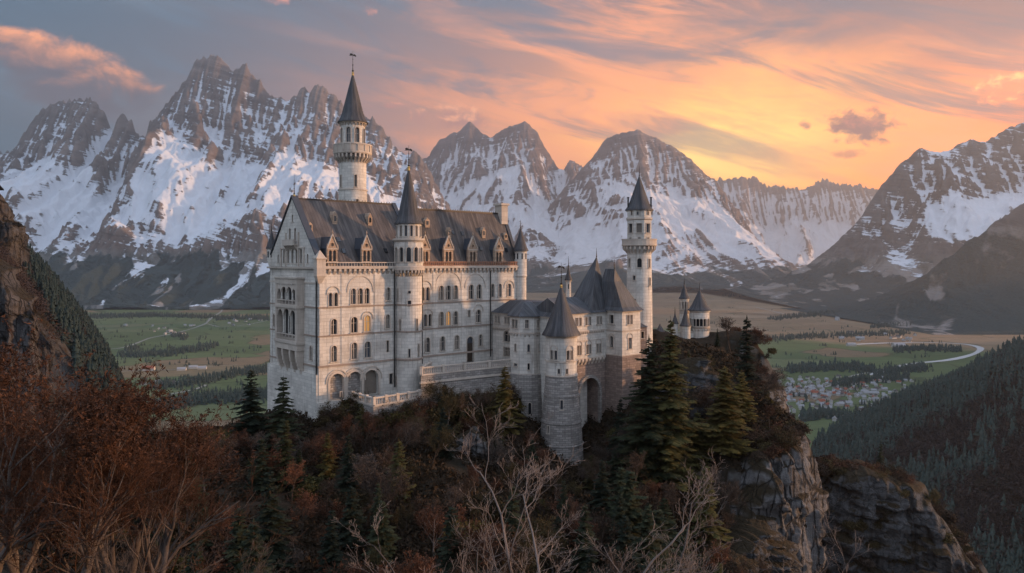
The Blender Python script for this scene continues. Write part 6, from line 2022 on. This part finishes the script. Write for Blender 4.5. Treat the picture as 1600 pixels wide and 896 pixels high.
for px, yt, Y, k, mat, bk, lab in (
    (1142, 484, 143, 0, 'twigs_dark', 'bark', 'thin leafless tree above the cliff left of the slim fir'),
    (1186, 560, 126, 1, 'twigs_dark', 'bark', 'crooked leafless tree leaning over the cliff right of the slim fir'),
    (612, 640, 104, 2, 'twigs_red', 'bark_pale', 'reddish leafless tree with pale stems below the lower terrace'),
    (664, 632, 108, 0, 'twigs_red', 'bark', 'rust red leafless tree just right of the lower terrace'),
    (706, 578, 119, 1, 'twigs_olive', 'bark', 'bushy brown tree hiding part of the terrace wall'),
    (740, 596, 117, 2, 'twigs_brown', 'bark', 'brown leafless tree against the terrace wall near the bay tower'),
    (330, 655, 106, 1, 'twigs_red', 'bark', 'round red brown leafless tree left of the pair of firs'),
    (285, 668, 104, 3, 'twigs_red', 'bark', 'low reddish leafless tree beyond the big rusty tree'),
    (535, 640, 113, 3, 'twigs_olive', 'bark', 'scrubby tree hiding the palace foot under the first arch'),
    (575, 600, 115.5, 1, 'twigs_olive', 'bark', 'brown bush like tree before the ground arches')):
    loc, s = place_h(px, yt, Y, 7.0)
    plant('bare_tree', lab, 'tree', BARE[k], (M[bk], M[mat]), loc, px * 1.3, (s * 1.15, s), 'leafless trees on the castle rock')

# slope woods ---------------------------------------------------------------
SKY = np.array([(150, 700), (230, 668), (300, 668), (350, 664), (400, 650), (440, 650), (480, 668), (530, 650), (560, 625), (600, 640), (650, 640), (680, 600), (720, 590), (760, 615), (800, 655), (840, 690), (870, 750), (905, 745), (940, 680), (980, 640),
                (1010, 600), (1060, 545), (1100, 545), (1130, 545), (1180, 600), (1215, 640), (1250, 662), (1600, 700)], float)
def pal_local(x, y):
    dx, dy = x + 30.2, y - 116.0
    return dx * U.x + dy * U.y, dx * V.x + dy * V.y
def gate_local(x, y):
    dx, dy = x - GX, y - GY
    return dx * U.x + dy * U.y, dx * V.x + dy * V.y
def blocked(x, y, m=1.2):
    a, b = pal_local(x, y)
    if -m - 0.5 < a < 44 and -m - 0.5 < b < 19.5: return True
    if 13.5 - m < a < 36 and -9.8 - m < b < 1: return True
    if 3.8 - m < a < 13.6 + m and -9.6 - m < b < -2: return True
    a, b = gate_local(x, y)
    if -4 - m < a < 17.5 + m and -5 - m < b < 19: return True
    if math.hypot(a, b) < 4.6 + m: return True
    return False
r = np.random.default_rng(77)
pts = []
KINDS = {'fir': 0, 'bare': 0, 'shrub': 0}
tries = 0
while len(pts) < 330 and tries < 30000:
    tries += 1
    Y = 66 + 72 * r.uniform() ** 0.8
    px = r.uniform(60, 1235)
    x = (px - 800) / F * Y
    if blocked(x, Y): continue
    if x > 30 and Y < 112: continue
    if x > 49: continue
    z = float(ground_z(np.array([x]), np.array([Y]))[0])
    pyb = 410 - z / Y * F
    if pyb > 990 or pyb < 520: continue
    lim = np.interp(px, SKY[:, 0], SKY[:, 1])
    hmax = z * 0 + (410 - lim) / F * Y - z
    if hmax < 1.4: continue
    if any((x - a) ** 2 + (Y - b) ** 2 < d_ * d_ for a, b, d_ in pts): continue
    # keep the rock faces clear
    if any(abs(x - a) < w and b - 9 < Y < b + 0.5 for a, b, w in ((-28, 88, 4.5), (-11, 100.5, 2.6), (-6, 108, 2.8))): continue
    nz = fbm(np.array([x / 17.0]), np.array([Y / 17.0]), 3.3, 3)[0]
    u = r.uniform()
    if u < 0.25 + 0.5 * nz and hmax > 3.0:
        kind = 'fir'; h = min(hmax, r.uniform(5.5, 11.5))
    elif u < 0.84 and hmax > 2.6:
        kind = 'bare'; h = min(hmax, r.uniform(4.5, 9.0))
    else:
        kind = 'shrub'; h = min(hmax, r.uniform(1.6, 3.4))
    pts.append((x, Y, 2.6 if kind != 'shrub' else 1.7))
    rot = r.uniform(0, 6.283)
    if kind == 'fir':
        mt = ('needles', 'needles_dark', 'needles_olive')[r.integers(0, 3)] if Y > 98 else ('needles_dark', 'needles')[int(r.uniform() < 0.25)]
        plant('fir_tree', 'dark fir among many on the wooded slope below the castle', 'tree', FIR[r.integers(0, 4)], (M['bark'], M[mt]), (x, Y, z - 0.3), rot, (h / 12 * r.uniform(1.05, 1.5), h / 12), 'firs in the slope wood')
    elif kind == 'bare':
        mt = ('twigs_brown', 'twigs_red', 'twigs_olive', 'twigs_brown', 'twigs_dark', 'twigs_red')[r.integers(0, 6)]
        bk = 'bark_pale' if r.uniform() < 0.35 else 'bark'
        plant('bare_tree', 'leafless brown tree among many on the wooded slope below the castle', 'tree', BARE[r.integers(0, 4)], (M[bk], M[mt]), (x, Y, z - 0.2), rot, (h / 7 * r.uniform(0.95, 1.3), h / 7), 'leafless trees in the slope wood')
    else:
        g = r.uniform() < 0.5
        mt = ('needles_olive', 'twigs_olive', 'needles')[r.integers(0, 3)] if g else ('twigs_brown', 'twigs_red', 'twigs_olive')[r.integers(0, 3)]
        sh = (SHRUB_G if g else SHRUB)[r.integers(0, 2)]
        plant('shrub', 'low brown or olive shrub among many on the slope below the castle', 'shrub', sh, (M['bark'], M[mt]), (x, Y, z - 0.15), rot, (h / 3.2 * 1.2, h / 3.2), 'shrubs on the castle slope')
    KINDS[kind] += 1

# scrub against the foot of the terrace walls and the palace
for i in range(46):
    if i < 26:
        a, b = r.uniform(14, 33), r.uniform(-13.0, -10.6)
        hmx = (3.0, 6.2)
    elif i < 36:
        a, b = r.uniform(3, 14), r.uniform(-12.5, -10.2)
        hmx = (1.8, 3.6)
    else:
        a, b = r.uniform(-1, 5), r.uniform(-5.0, -2.2)
        hmx = (1.6, 3.4)
    x, y = -30.2 + U.x * a + V.x * b, 116.0 + U.y * a + V.y * b
    z = float(ground_z(np.array([x]), np.array([y]))[0])
    h = r.uniform(*hmx)
    g = r.uniform() < 0.35
    mt = ('twigs_olive', 'needles_olive')[r.integers(0, 2)] if g else ('twigs_brown', 'twigs_red', 'twigs_olive')[r.integers(0, 3)]
    if h > 3.4 and not g:
        plant('bare_tree', 'leafless brown tree growing against the terrace wall', 'tree', BARE[r.integers(0, 4)], (M['bark'], M[mt]), (x, y, z - 0.2), r.uniform(0, 6.28), (h / 7 * 1.25, h / 7), 'leafless trees at the terrace foot')
    else:
        h = min(h, 3.6)
        plant('shrub', 'brown or olive shrub against the wall foot of terrace or palace', 'shrub', (SHRUB_G if g else SHRUB)[r.integers(0, 2)], (M['bark'], M[mt]), (x, y, z - 0.15), r.uniform(0, 6.28), (h / 3.2 * 1.3, h / 3.2), 'shrubs at the wall foot')

# shrubs along cliff tops and crag ------------------------------------------
def crown_row(spots, mats, lab, grp, hh=(1.4, 2.6)):
    for i, (x, y, z) in enumerate(spots):
        g = r.uniform() < 0.45
        sh = (SHRUB_G if g else SHRUB)[r.integers(0, 2)]
        h = r.uniform(*hh)
        plant('shrub', lab, 'shrub', sh, (M['bark'], M[mats[r.integers(0, len(mats))]]), (x, y, z), r.uniform(0, 6.28), (h / 3.2 * 1.3, h / 3.2), grp)
sp = []
for i in range(30):
    f = r.uniform()
    x = np.interp(f, [0, 0.35, 0.7, 1], [35, 40.5, 44, 45.5]) + r.normal() * 0.9
    y = np.interp(f, [0, 0.35, 0.7, 1], [108.5, 112, 118, 124]) + r.uniform(-0.6, 3.5)
    sp.append((x, y, np.interp(f, [0, 0.35, 0.7, 1], [-31, -28.0, -27.2, -27.0]) - 0.5))
crown_row(sp, ('twigs_red', 'twigs_brown', 'twigs_olive'), 'reddish brown shrub on the rim of the fluted cliff', 'shrubs on the cliff rim')
sp = []
for i in range(70):
    f = r.uniform()
    x = np.interp(f, [0, 0.2, 0.55, 0.6, 0.8, 1], [67.5, 73, 86, 88, 92, 99]) + r.normal() * 1.0
    y = np.interp(f, [0, 0.2, 0.55, 1], [166, 160, 159, 156]) + r.uniform(0.5, 7)
    sp.append((x, y, np.interp(f, [0, 0.2, 0.55, 0.6, 0.8, 1], [-47.4, -45.6, -48.2, -52.6, -55.5, -68.0]) - 0.4))
crown_row(sp, ('twigs_brown', 'twigs_olive', 'twigs_red', 'twigs_brown'), 'brown shrub among others on the lone crag', 'shrubs on the lone crag', (1.6, 3.4))

sp = []
for i in range(40):
    f = r.uniform()
    x = np.interp(f, [0, 1], [48, 47]) + r.normal() * 1.4
    y = np.interp(f, [0, 1], [150, 124]) + r.normal() * 2
    sp.append((x, y, float(ground_z(np.array([x]), np.array([y]))[0]) - 0.3))
crown_row(sp, ('twigs_red', 'twigs_brown', 'twigs_olive', 'twigs_dark'), 'brown shrub on the shoulder below the slim fir', 'shrubs on the shoulder', (0.9, 2.0))
sp = []
for i in range(44):                                  # tufts on the ledges of the lone crag
    f = r.uniform()
    x = np.interp(f, [0, 0.2, 0.55, 1], [68, 73, 86, 101]); y = np.interp(f, [0, 0.2, 0.55, 1], [165, 158.4, 157.6, 153.6]); zt = np.interp(f, [0, 0.2, 0.55, 0.6, 0.8, 1], [-47, -45.6, -48.2, -53, -57, -69])
    dd = r.uniform(1.0, 24)
    sp.append((x + r.normal() * 0.6, y - 0.6 - dd * 0.11, zt - dd))
crown_row(sp, ('twigs_brown', 'twigs_olive', 'twigs_dark', 'twigs_olive'), 'brown tuft clinging to a ledge of the lone crag', 'tufts on the crag ledges', (1.0, 3.0))

# near trees ----------------------------------------------------------------
OT = [bare_tree_mesh(60 + i, 9.5, 6, (9, 6, 5, 4, 3), 0.62, 0.56, 0.19, 10000, 0.036, 3, leaf_from=0.60, leaf_st=3.4, stems=st, out0=0.22, lean=0.12, min_r=0.0062, up=0.34, wiggle=0.17, segs=4, trunk_f=0.25) for i, st in enumerate((1, 2))]
for px, yt, Y, k, rot, w, lab in (
    (118, 560, 24.5, 0, 0.6, 1.15, 'big rusty orange tree at lower left, nearest to the viewer, with upright trunk'),
    (-10, 548, 27.0, 1, 2.1, 1.2, 'rusty orange tree cut by the left edge behind the nearest one'),
    (215, 640, 29.0, 1, 4.0, 1.1, 'lower rusty brown tree right of the big orange tree'),
    (40, 560, 33.0, 0, 3.0, 1.2, 'rusty tree standing between the two foremost trees and the left cliff'),
    (150, 590, 34.0, 1, 5.2, 1.2, 'rusty tree behind the big orange tree')):
    loc, s = place_h(px, yt, Y, 8.6)
    plant('rusty_tree', lab, 'tree', OT[k], (M['bark_grey'], M['twigs_orange']), loc, rot, (s * w, s), 'rusty trees at lower left')
PT = [bare_tree_mesh(80 + i, 10.5, 5, (6, 7, 4, 3), 0.60, 0.43, 0.06, 0, 0, 2, stems=st, out0=0.95, lean=0.35, min_r=0.0052, up=0.14, wiggle=0.15, segs=8, trunk_f=0.22) for i, st in enumerate((4, 3))]
for px, yt, Y, k, rot, w, lab in (
    (880, 668, 27.0, 0, 0.4, 1.25, 'pale leafless spreading tree at bottom centre below the gate tower'),
    (1000, 690, 29.0, 1, 2.6, 1.15, 'pale leafless tree right of the spreading one, before the cliff'),
    (735, 760, 26.0, 1, 4.4, 1.2, 'pale leafless tree left of the spreading one, at the bottom edge')):
    loc, s = place_h(px, yt, Y, 7.0)
    plant('pale_tree', lab, 'tree', PT[k], (M['bark_pale'], M['twigs_pale']), loc, rot, (s * w, s), 'pale leafless trees at the bottom')
for px, yt, Y, k, rot, lab in ((60, 700, 17.5, 1, 1.0, 'bare greyish bush in the bottom left corner before the rusty trees'), (230, 760, 19.0, 0, 3.3, 'bare greyish bush at the bottom right of the rusty trees'), (330, 800, 23.0, 1, 5.0, 'thin bare bush at the bottom between rusty trees and slope')):
    loc, s = place_h(px, yt, Y, 7.0)
    plant('bare_bush', lab, 'bush', PT[k], (M['bark'], M['twigs_dark']), loc, rot, (s * 1.2, s), 'bare bushes at the bottom left')

# undergrowth ----------------------------------------------------------------
n = 150000
Y = 62 + 80 * r.uniform(size=n) ** 0.75
px = r.uniform(20, 1260, n)
x = (px - 800) / F * Y
dens = fbm(x / 5, Y / 5, 6.6, 3)
ok = (dens > -0.25) & ~((x > 30) & (Y < 110)) & (x < 49)
a, b = (x + 30.2) * U.x + (Y - 116) * U.y, (x + 30.2) * V.x + (Y - 116) * V.y
ok &= ~((a > 0) & (a < 43) & (b > -0.4) & (b < 18.5)) & ~((a > 14) & (a < 35) & (b > -9.2) & (b < 0.5))
x, Y, dens = x[ok], Y[ok], dens[ok]
z = ground_z(x, Y) + r.uniform(0, 1, len(x)) ** 1.6 * (0.4 + 1.3 * np.clip(dens + 0.3, 0, 1))
v, f = leaf_quads(np.stack([x, Y, z], 1), 0.26, r, 2.4)
M['undergrowth'] = leafy_material('brown_undergrowth', (0.012, 0.010, 0.006), (0.045, 0.029, 0.017), 0.25)
ug = link('undergrowth', np_mesh('undergrowth', v, f), M['undergrowth'])
ug['kind'] = 'stuff'
# ================================================================== woods, roads and houses in the valley
def wood_mesh(name, x, y, z, h, rad, tiers=5, sides=7, rr=None):
    """Many firs as one wood: each a stack of ragged skirts."""
    rr = rr or np.random.default_rng(5)
    n = len(x)
    V = np.zeros((n, tiers, sides + 1, 3))
    for i in range(tiers):
        f0, f1 = i / tiers, min(1.0, (i + 1.75) / tiers)
        z0, z1 = z + h * (0.06 + 0.94 * f0), z + h * (0.06 + 0.94 * f1)
        r0 = rad * (1 - f0 * 0.92)
        a0 = rr.uniform(0, 6.28, n)
        V[:, i, 0] = np.stack([x + rr.normal(size=n) * 0.1, y, z1], 1)
        for k in range(sides):
            a = a0 + 2 * math.pi * k / sides
            q = r0 * rr.uniform(0.55, 1.25, n)
            V[:, i, k + 1] = np.stack([x + np.cos(a) * q, y + np.sin(a) * q, z0 + h * 0.05 * rr.normal(size=n)], 1)
    base = (np.arange(n * tiers) * (sides + 1))[:, None]
    Fc = np.concatenate([np.concatenate([base, base + 1 + k, base + 1 + (k + 1) % sides], 1) for k in range(sides)], 0)
    return np_mesh(name, V.reshape(-1, 3), Fc)
def twig_wood_mesh(name, x, y, z, h, rad, per, size, rr):
    n = len(x)
    d = rr.normal(size=(n, per, 3)); d /= np.linalg.norm(d, axis=2)[..., None]
    q = rr.uniform(0.25, 1, (n, per)) ** 0.5
    p = np.stack([x[:, None] + d[..., 0] * q * rad[:, None], y[:, None] + d[..., 1] * q * rad[:, None], z[:, None] + h[:, None] * (0.58 + 0.42 * d[..., 2] * q)], -1).reshape(-1, 3)
    v, f = leaf_quads(p, size, rr, 3.2, -0.5)
    return np_mesh(name, v, f)
M['wood'] = leafy_material('valley_fir_wood', (0.019, 0.032, 0.030), (0.050, 0.066, 0.056), 0.05)  # bluish haze painted into the fir colour
M['wood_brown'] = leafy_material('bare_brown_wood', (0.032, 0.024, 0.023), (0.080, 0.056, 0.048), 0.05)
r2 = np.random.default_rng(404)
def stuff(name, me, mat, label):
    o = link(name, me, mat)
    return tag(o, label, None, None, 'stuff')
# right hand slope
n = 26000
Y = 240 + 2250 * r2.uniform(size=n) ** 1.25
x = Y * r2.uniform(0.34, 0.82, n)
z = right_z(x, Y)
ok = (z > VZ + 2) & (410 - z / Y * F < 1000)
x, Y, z = x[ok], Y[ok], z[ok]
mixn = fbm(x / 130, Y / 130, 5.5, 4) + sstep(Y, 500, 1100) * 0.55 - 0.16
fir = mixn + r2.normal(size=len(x)) * 0.12 > 0
hh = r2.uniform(9, 19, len(x))
stuff('forest', wood_mesh('forest', x[fir], Y[fir], z[fir] - 1, hh[fir], hh[fir] * r2.uniform(0.17, 0.26, fir.sum()), 5, 7, r2), M['wood'], 'dark fir forest covering the right hand slope')
q = ~fir
stuff('bare_forest', twig_wood_mesh('bare_forest', x[q], Y[q], z[q] - 1, hh[q] * 0.8, hh[q] * 0.40, 46, 0.75, r2), M['wood_brown'], 'brown leafless wood on the lower right slope')
# left hand spur
n = 9000
Y = r2.uniform(300, 900, n)
x = -Y * r2.uniform(0.30, 0.85, n)
z = left_z(x, Y)
ok = (z > VZ + 30) & (z < 45)
x, Y, z = x[ok], Y[ok], z[ok]
px_ = 800 + F * x / Y
mixn = fbm(x / 60, Y / 60, 8.5, 4) + 0.18 - 0.9 * ((px_ < 70) & (Y < 430)) 
fir = mixn + r2.normal(size=len(x)) * 0.1 > 0
hh = r2.uniform(5, 14, len(x))
stuff('forest', wood_mesh('forest', x[fir], Y[fir], z[fir] - 0.6, hh[fir], hh[fir] * r2.uniform(0.18, 0.26, fir.sum()), 6, 8, r2), M['wood'], 'dark fir forest on the spur behind the left cliff')
q = ~fir
stuff('bare_forest', twig_wood_mesh('bare_forest', x[q], Y[q], z[q] - 0.5, hh[q] * 0.55, hh[q] * 0.35, 60, 0.34, r2), M['wood_brown'], 'reddish scrub on the ledges above the left cliff')

def gpt(px, py, dz=0.0):
    Yy = (VZ + dz) * -F / (py - 410)
    return (px - 800) / F * Yy, Yy
# tree belts on the valley floor, each surveyed as a line with a depth
belts = [([(185, 556), (225, 556), (262, 553), (300, 548), (340, 540)], 5, 420), ([(196, 548), (216, 545)], 3, 40), ([(232, 606), (290, 602), (330, 594), (380, 583), (425, 578)], 7, 520), ([(240, 640), (300, 628), (420, 618)], 12, 500), ([(265, 524), (292, 528), (284, 531)], 3, 60),
         ([(1100, 536), (1160, 534), (1240, 528), (1330, 524), (1420, 521)], 5, 700), ([(1232, 580), (1262, 577), (1300, 574), (1340, 576), (1366, 580)], 8, 420), ([(1370, 586), (1420, 578), (1445, 577)], 6, 260), ([(1395, 548), (1450, 546), (1500, 548)], 5, 260),
         ([(1120, 560), (1150, 556)], 3, 30), ([(1300, 604), (1350, 596), (1420, 590)], 8, 240), ([(1250, 655), (1290, 650), (1330, 655)], 8, 200), ([(1200, 500), (1300, 490), (1400, 492)], 3, 500), ([(820, 448), (1000, 446), (1180, 448), (1260, 452)], 3, 1500), ([(120, 497), (240, 494), (420, 500)], 3, 900), ([(560, 500), (700, 495)], 3, 200),
         ([(340, 500), (370, 497), (420, 497)], 3, 200), ([(1130, 462), (1260, 466), (1330, 470)], 2, 500), ([(1360, 512), (1440, 505), (1500, 500)], 5, 500)]
bx, by, bh = [], [], []
for line, th, cnt in belts:
    L = np.array(line, float)
    t = r2.uniform(0, 1, cnt) ** 1.0
    u = np.linspace(0, 1, len(L))
    pxs = np.interp(t, u, L[:, 0]) + r2.normal(size=cnt) * 2
    pys = np.interp(t, u, L[:, 1]) + r2.normal(size=cnt) * th * 0.38
    for a, b in zip(pxs, pys):
        X_, Y_ = gpt(a, b)
        bx.append(X_); by.append(Y_); bh.append(r2.uniform(8, 17) * (1.0 if Y_ < 3500 else 1.3))
for _ in range(420):                                   # lone trees and hedges
    a, b = (r2.uniform(130, 430), r2.uniform(480, 640)) if r2.uniform() < 0.5 else (r2.uniform(1020, 1500), r2.uniform(470, 650))
    X_, Y_ = gpt(a, b)
    m_ = 1 + int(r2.integers(0, 4))
    for j in range(m_):
        bx.append(X_ + j * r2.uniform(4, 9)); by.append(Y_ + r2.normal() * 3); bh.append(r2.uniform(5, 12))
bx, by, bh = np.array(bx), np.array(by), np.array(bh)
stuff('woodland', wood_mesh('woodland', bx, by, np.full(len(bx), VZ), bh, bh * r2.uniform(0.2, 0.34, len(bx)), 4, 6, r2), M['wood'], 'dark tree belts and hedges between the valley fields')

# roads and the river
M['track'] = plain('pale_valley_road', (0.27, 0.255, 0.235), 0.9, var=0.12, scale=0.05)
M['river'] = plain('pale_river_water', (0.62, 0.62, 0.62), 0.25, var=0.1, scale=0.02)
def ribbon(name, line, w, mat, dz):
    P = np.array([gpt(*p) for p in line], float)
    s = np.concatenate([[0], np.cumsum(np.linalg.norm(np.diff(P, axis=0), axis=1))])
    u = np.linspace(0, s[-1], max(8, int(s[-1] / 12)))
    Q = np.stack([np.interp(u, s, P[:, k]) for k in (0, 1)], 1)
    for k in (0, 1):
        Q[:, k] = np.convolve(np.pad(Q[:, k], 4, 'edge'), np.ones(9) / 9, 'valid')
    T = np.gradient(Q, axis=0); T /= np.linalg.norm(T, axis=1)[:, None]
    N = np.stack([-T[:, 1], T[:, 0]], 1)
    ww = (w * (0.5 + 0.10 * np.sin(u / 60.0)))[:, None]
    A, B = Q - N * ww, Q + N * ww
    o = link(name, grid_mesh(name, np.stack([A[:, 0], B[:, 0]]), np.stack([A[:, 1], B[:, 1]]), np.full((2, len(Q)), VZ + dz)), M[mat])
    o['kind'] = 'structure'
ribbon('road', [(352, 476), (345, 488), (330, 497), (322, 506), (300, 514), (270, 522), (235, 528), (205, 540), (188, 545), (168, 547), (158, 544)], 9, 'track', 0.4)
ribbon('road', [(322, 506), (345, 512), (385, 508), (425, 500)], 7, 'track', 0.45)
ribbon('road', [(250, 619), (275, 615), (300, 611), (320, 606), (322, 600)], 7, 'track', 0.5)
ribbon('road', [(180, 583), (220, 577), (260, 580), (310, 574), (380, 570)], 4, 'track', 0.55)
ribbon('road', [(1200, 612), (1240, 606), (1286, 608), (1312, 596), (1330, 588), (1346, 584), (1380, 580), (1404, 576)], 8, 'track', 0.4)
ribbon('road', [(1180, 480), (1230, 492), (1300, 486), (1380, 470)], 10, 'track', 0.45)
ribbon('river', [(1330, 539), (1365, 537), (1395, 536), (1440, 536), (1482, 536), (1510, 538), (1529, 542), (1534, 546), (1524, 553), (1500, 560), (1470, 565), (1436, 567), (1405, 572), (1380, 579), (1360, 588)], 17, 'river', 0.5)
ribbon('river', [(1090, 424), (1120, 430), (1150, 434), (1130, 440), (1160, 446)], 60, 'river', 0.4)

# houses
def house_mesh(l, w, hw, hr, ov=0.5):
    mb = MB().box(-l / 2, l / 2, -w / 2, w / 2, 0, hw)
    mb.slab_yz([(-w / 2, hw), (w / 2, hw), (0, hw + hr - 0.2)], -l / 2, l / 2)
    n0 = len(mb.f)
    for sy in (-1, 1):
        a, b = (sy * (w / 2 + ov), hw - ov * hr / (w / 2)), (0, hw + hr)
        mb.slab_yz([a, b, (b[0], b[1] + 0.3), (a[0], a[1] + 0.3)], -l / 2 - ov, l / 2 + ov)
    mb.box(l * 0.2, l * 0.2 + 0.8, 0.6, 1.4, hw + hr * 0.4, hw + hr + 1.0)
    me = mb.mesh('house')
    return me, n0
HM = [house_mesh(11, 8.5, 5.0, 3.6), house_mesh(14, 9, 4.2, 3.8), house_mesh(9, 8, 5.8, 3.2), house_mesh(22, 11, 4.5, 4.2)]
M['plaster'] = plain('pale_plaster', (0.46, 0.44, 0.41), 0.9, var=0.15, scale=0.1)
M['roof_pale'] = plain('frosted_roof', (0.30, 0.30, 0.31), 0.8, var=0.3, scale=0.12)
M['roof_dark'] = plain('dark_tile_roof', (0.10, 0.085, 0.08), 0.8, var=0.3, scale=0.12)
M['roof_red'] = plain('red_tile_roof', (0.26, 0.085, 0.05), 0.8, var=0.3, scale=0.12)
HV = []
for me, n0 in HM:
    for rm in ('roof_pale', 'roof_dark', 'roof_red'):
        m2 = me.copy()
        m2.materials.append(M['plaster']); m2.materials.append(M[rm])
        mi = np.zeros(len(m2.polygons), np.int32); mi[n0:] = 1
        m2.polygons.foreach_set('material_index', mi)
        HV.append(m2)
def house(px, py, k, rot, sc, label, group):
    X_, Y_ = gpt(px, py)
    o = link('house', HV[k], None, None, (X_, Y_, VZ - 0.05), rot)
    o.scale = (sc, sc, sc)
    return tag(o, label, 'house', group)
cnt = 0
while cnt < 280:
    a = 1192 + r2.gamma(2.0, 55); b = 588 + abs(r2.normal()) * 26 + (r2.uniform() * 26)
    if a > 1430 or b > 662: continue
    if r2.uniform() < 0.45 * (fbm(np.array([a / 24.0]), np.array([b / 9.0]), 1.0, 2)[0] < 0): continue
    house(a, b, int(r2.choice([0, 1, 2, 0, 1, 2, 3])) * 3 + int(r2.choice([0, 0, 0, 0, 1, 1, 2])), r2.uniform(0, 3.14), r2.uniform(0.5, 0.85), 'small pale roofed house in the valley village beyond the cliff', 'village houses beyond the cliff')
    cnt += 1
for i in range(46):
    a, b = r2.uniform(1300, 1475), r2.choice([r2.normal() * 5 + 492, r2.normal() * 4 + 482, r2.normal() * 4 + 530])
    house(a, b, int(r2.choice([0, 1, 3])) * 3 + int(r2.choice([0, 0, 1])), r2.uniform(0, 3.14), r2.uniform(0.7, 1.3), 'pale building of the far hamlets on the valley floor at right', 'far hamlet buildings at right')
for i in range(40):
    a, b = (r2.normal() * 9 + 272, r2.normal() * 2 + 520) if i < 12 else ((r2.normal() * 14 + 255, r2.normal() * 2 + 602) if i < 22 else ((r2.uniform(330, 425), r2.normal() * 3 + 504) if i < 32 else (r2.uniform(190, 310), r2.normal() * 3 + 512)))
    house(a, b, int(r2.choice([0, 1, 3])) * 3 + int(r2.choice([0, 0, 1])), r2.uniform(0, 3.14), r2.uniform(0.6, 1.0), 'pale farm building in the green fields left of the palace', 'farm buildings in the left fields')
tag(house(232, 579, 11, 0.15, 1.25, None, None), 'long red roofed barn alone in the green field at left', 'barn').name = 'barn'
for a, b in ((284, 579), (302, 576), (316, 577)):
    house(a, b, 9, 0.2, 0.9, 'low grey roofed shed in the field right of the red barn', 'sheds right of the red barn').name = 'shed'
for a, b, s in ((1418, 487, 2.2), (1432, 490, 1.8), (1404, 543, 1.6), (1330, 541, 1.2)):
    house(a, b, 9, 0.1, s, 'big pale roofed hall standing in the right hand fields', 'large halls in the right fields').name = 'hall'
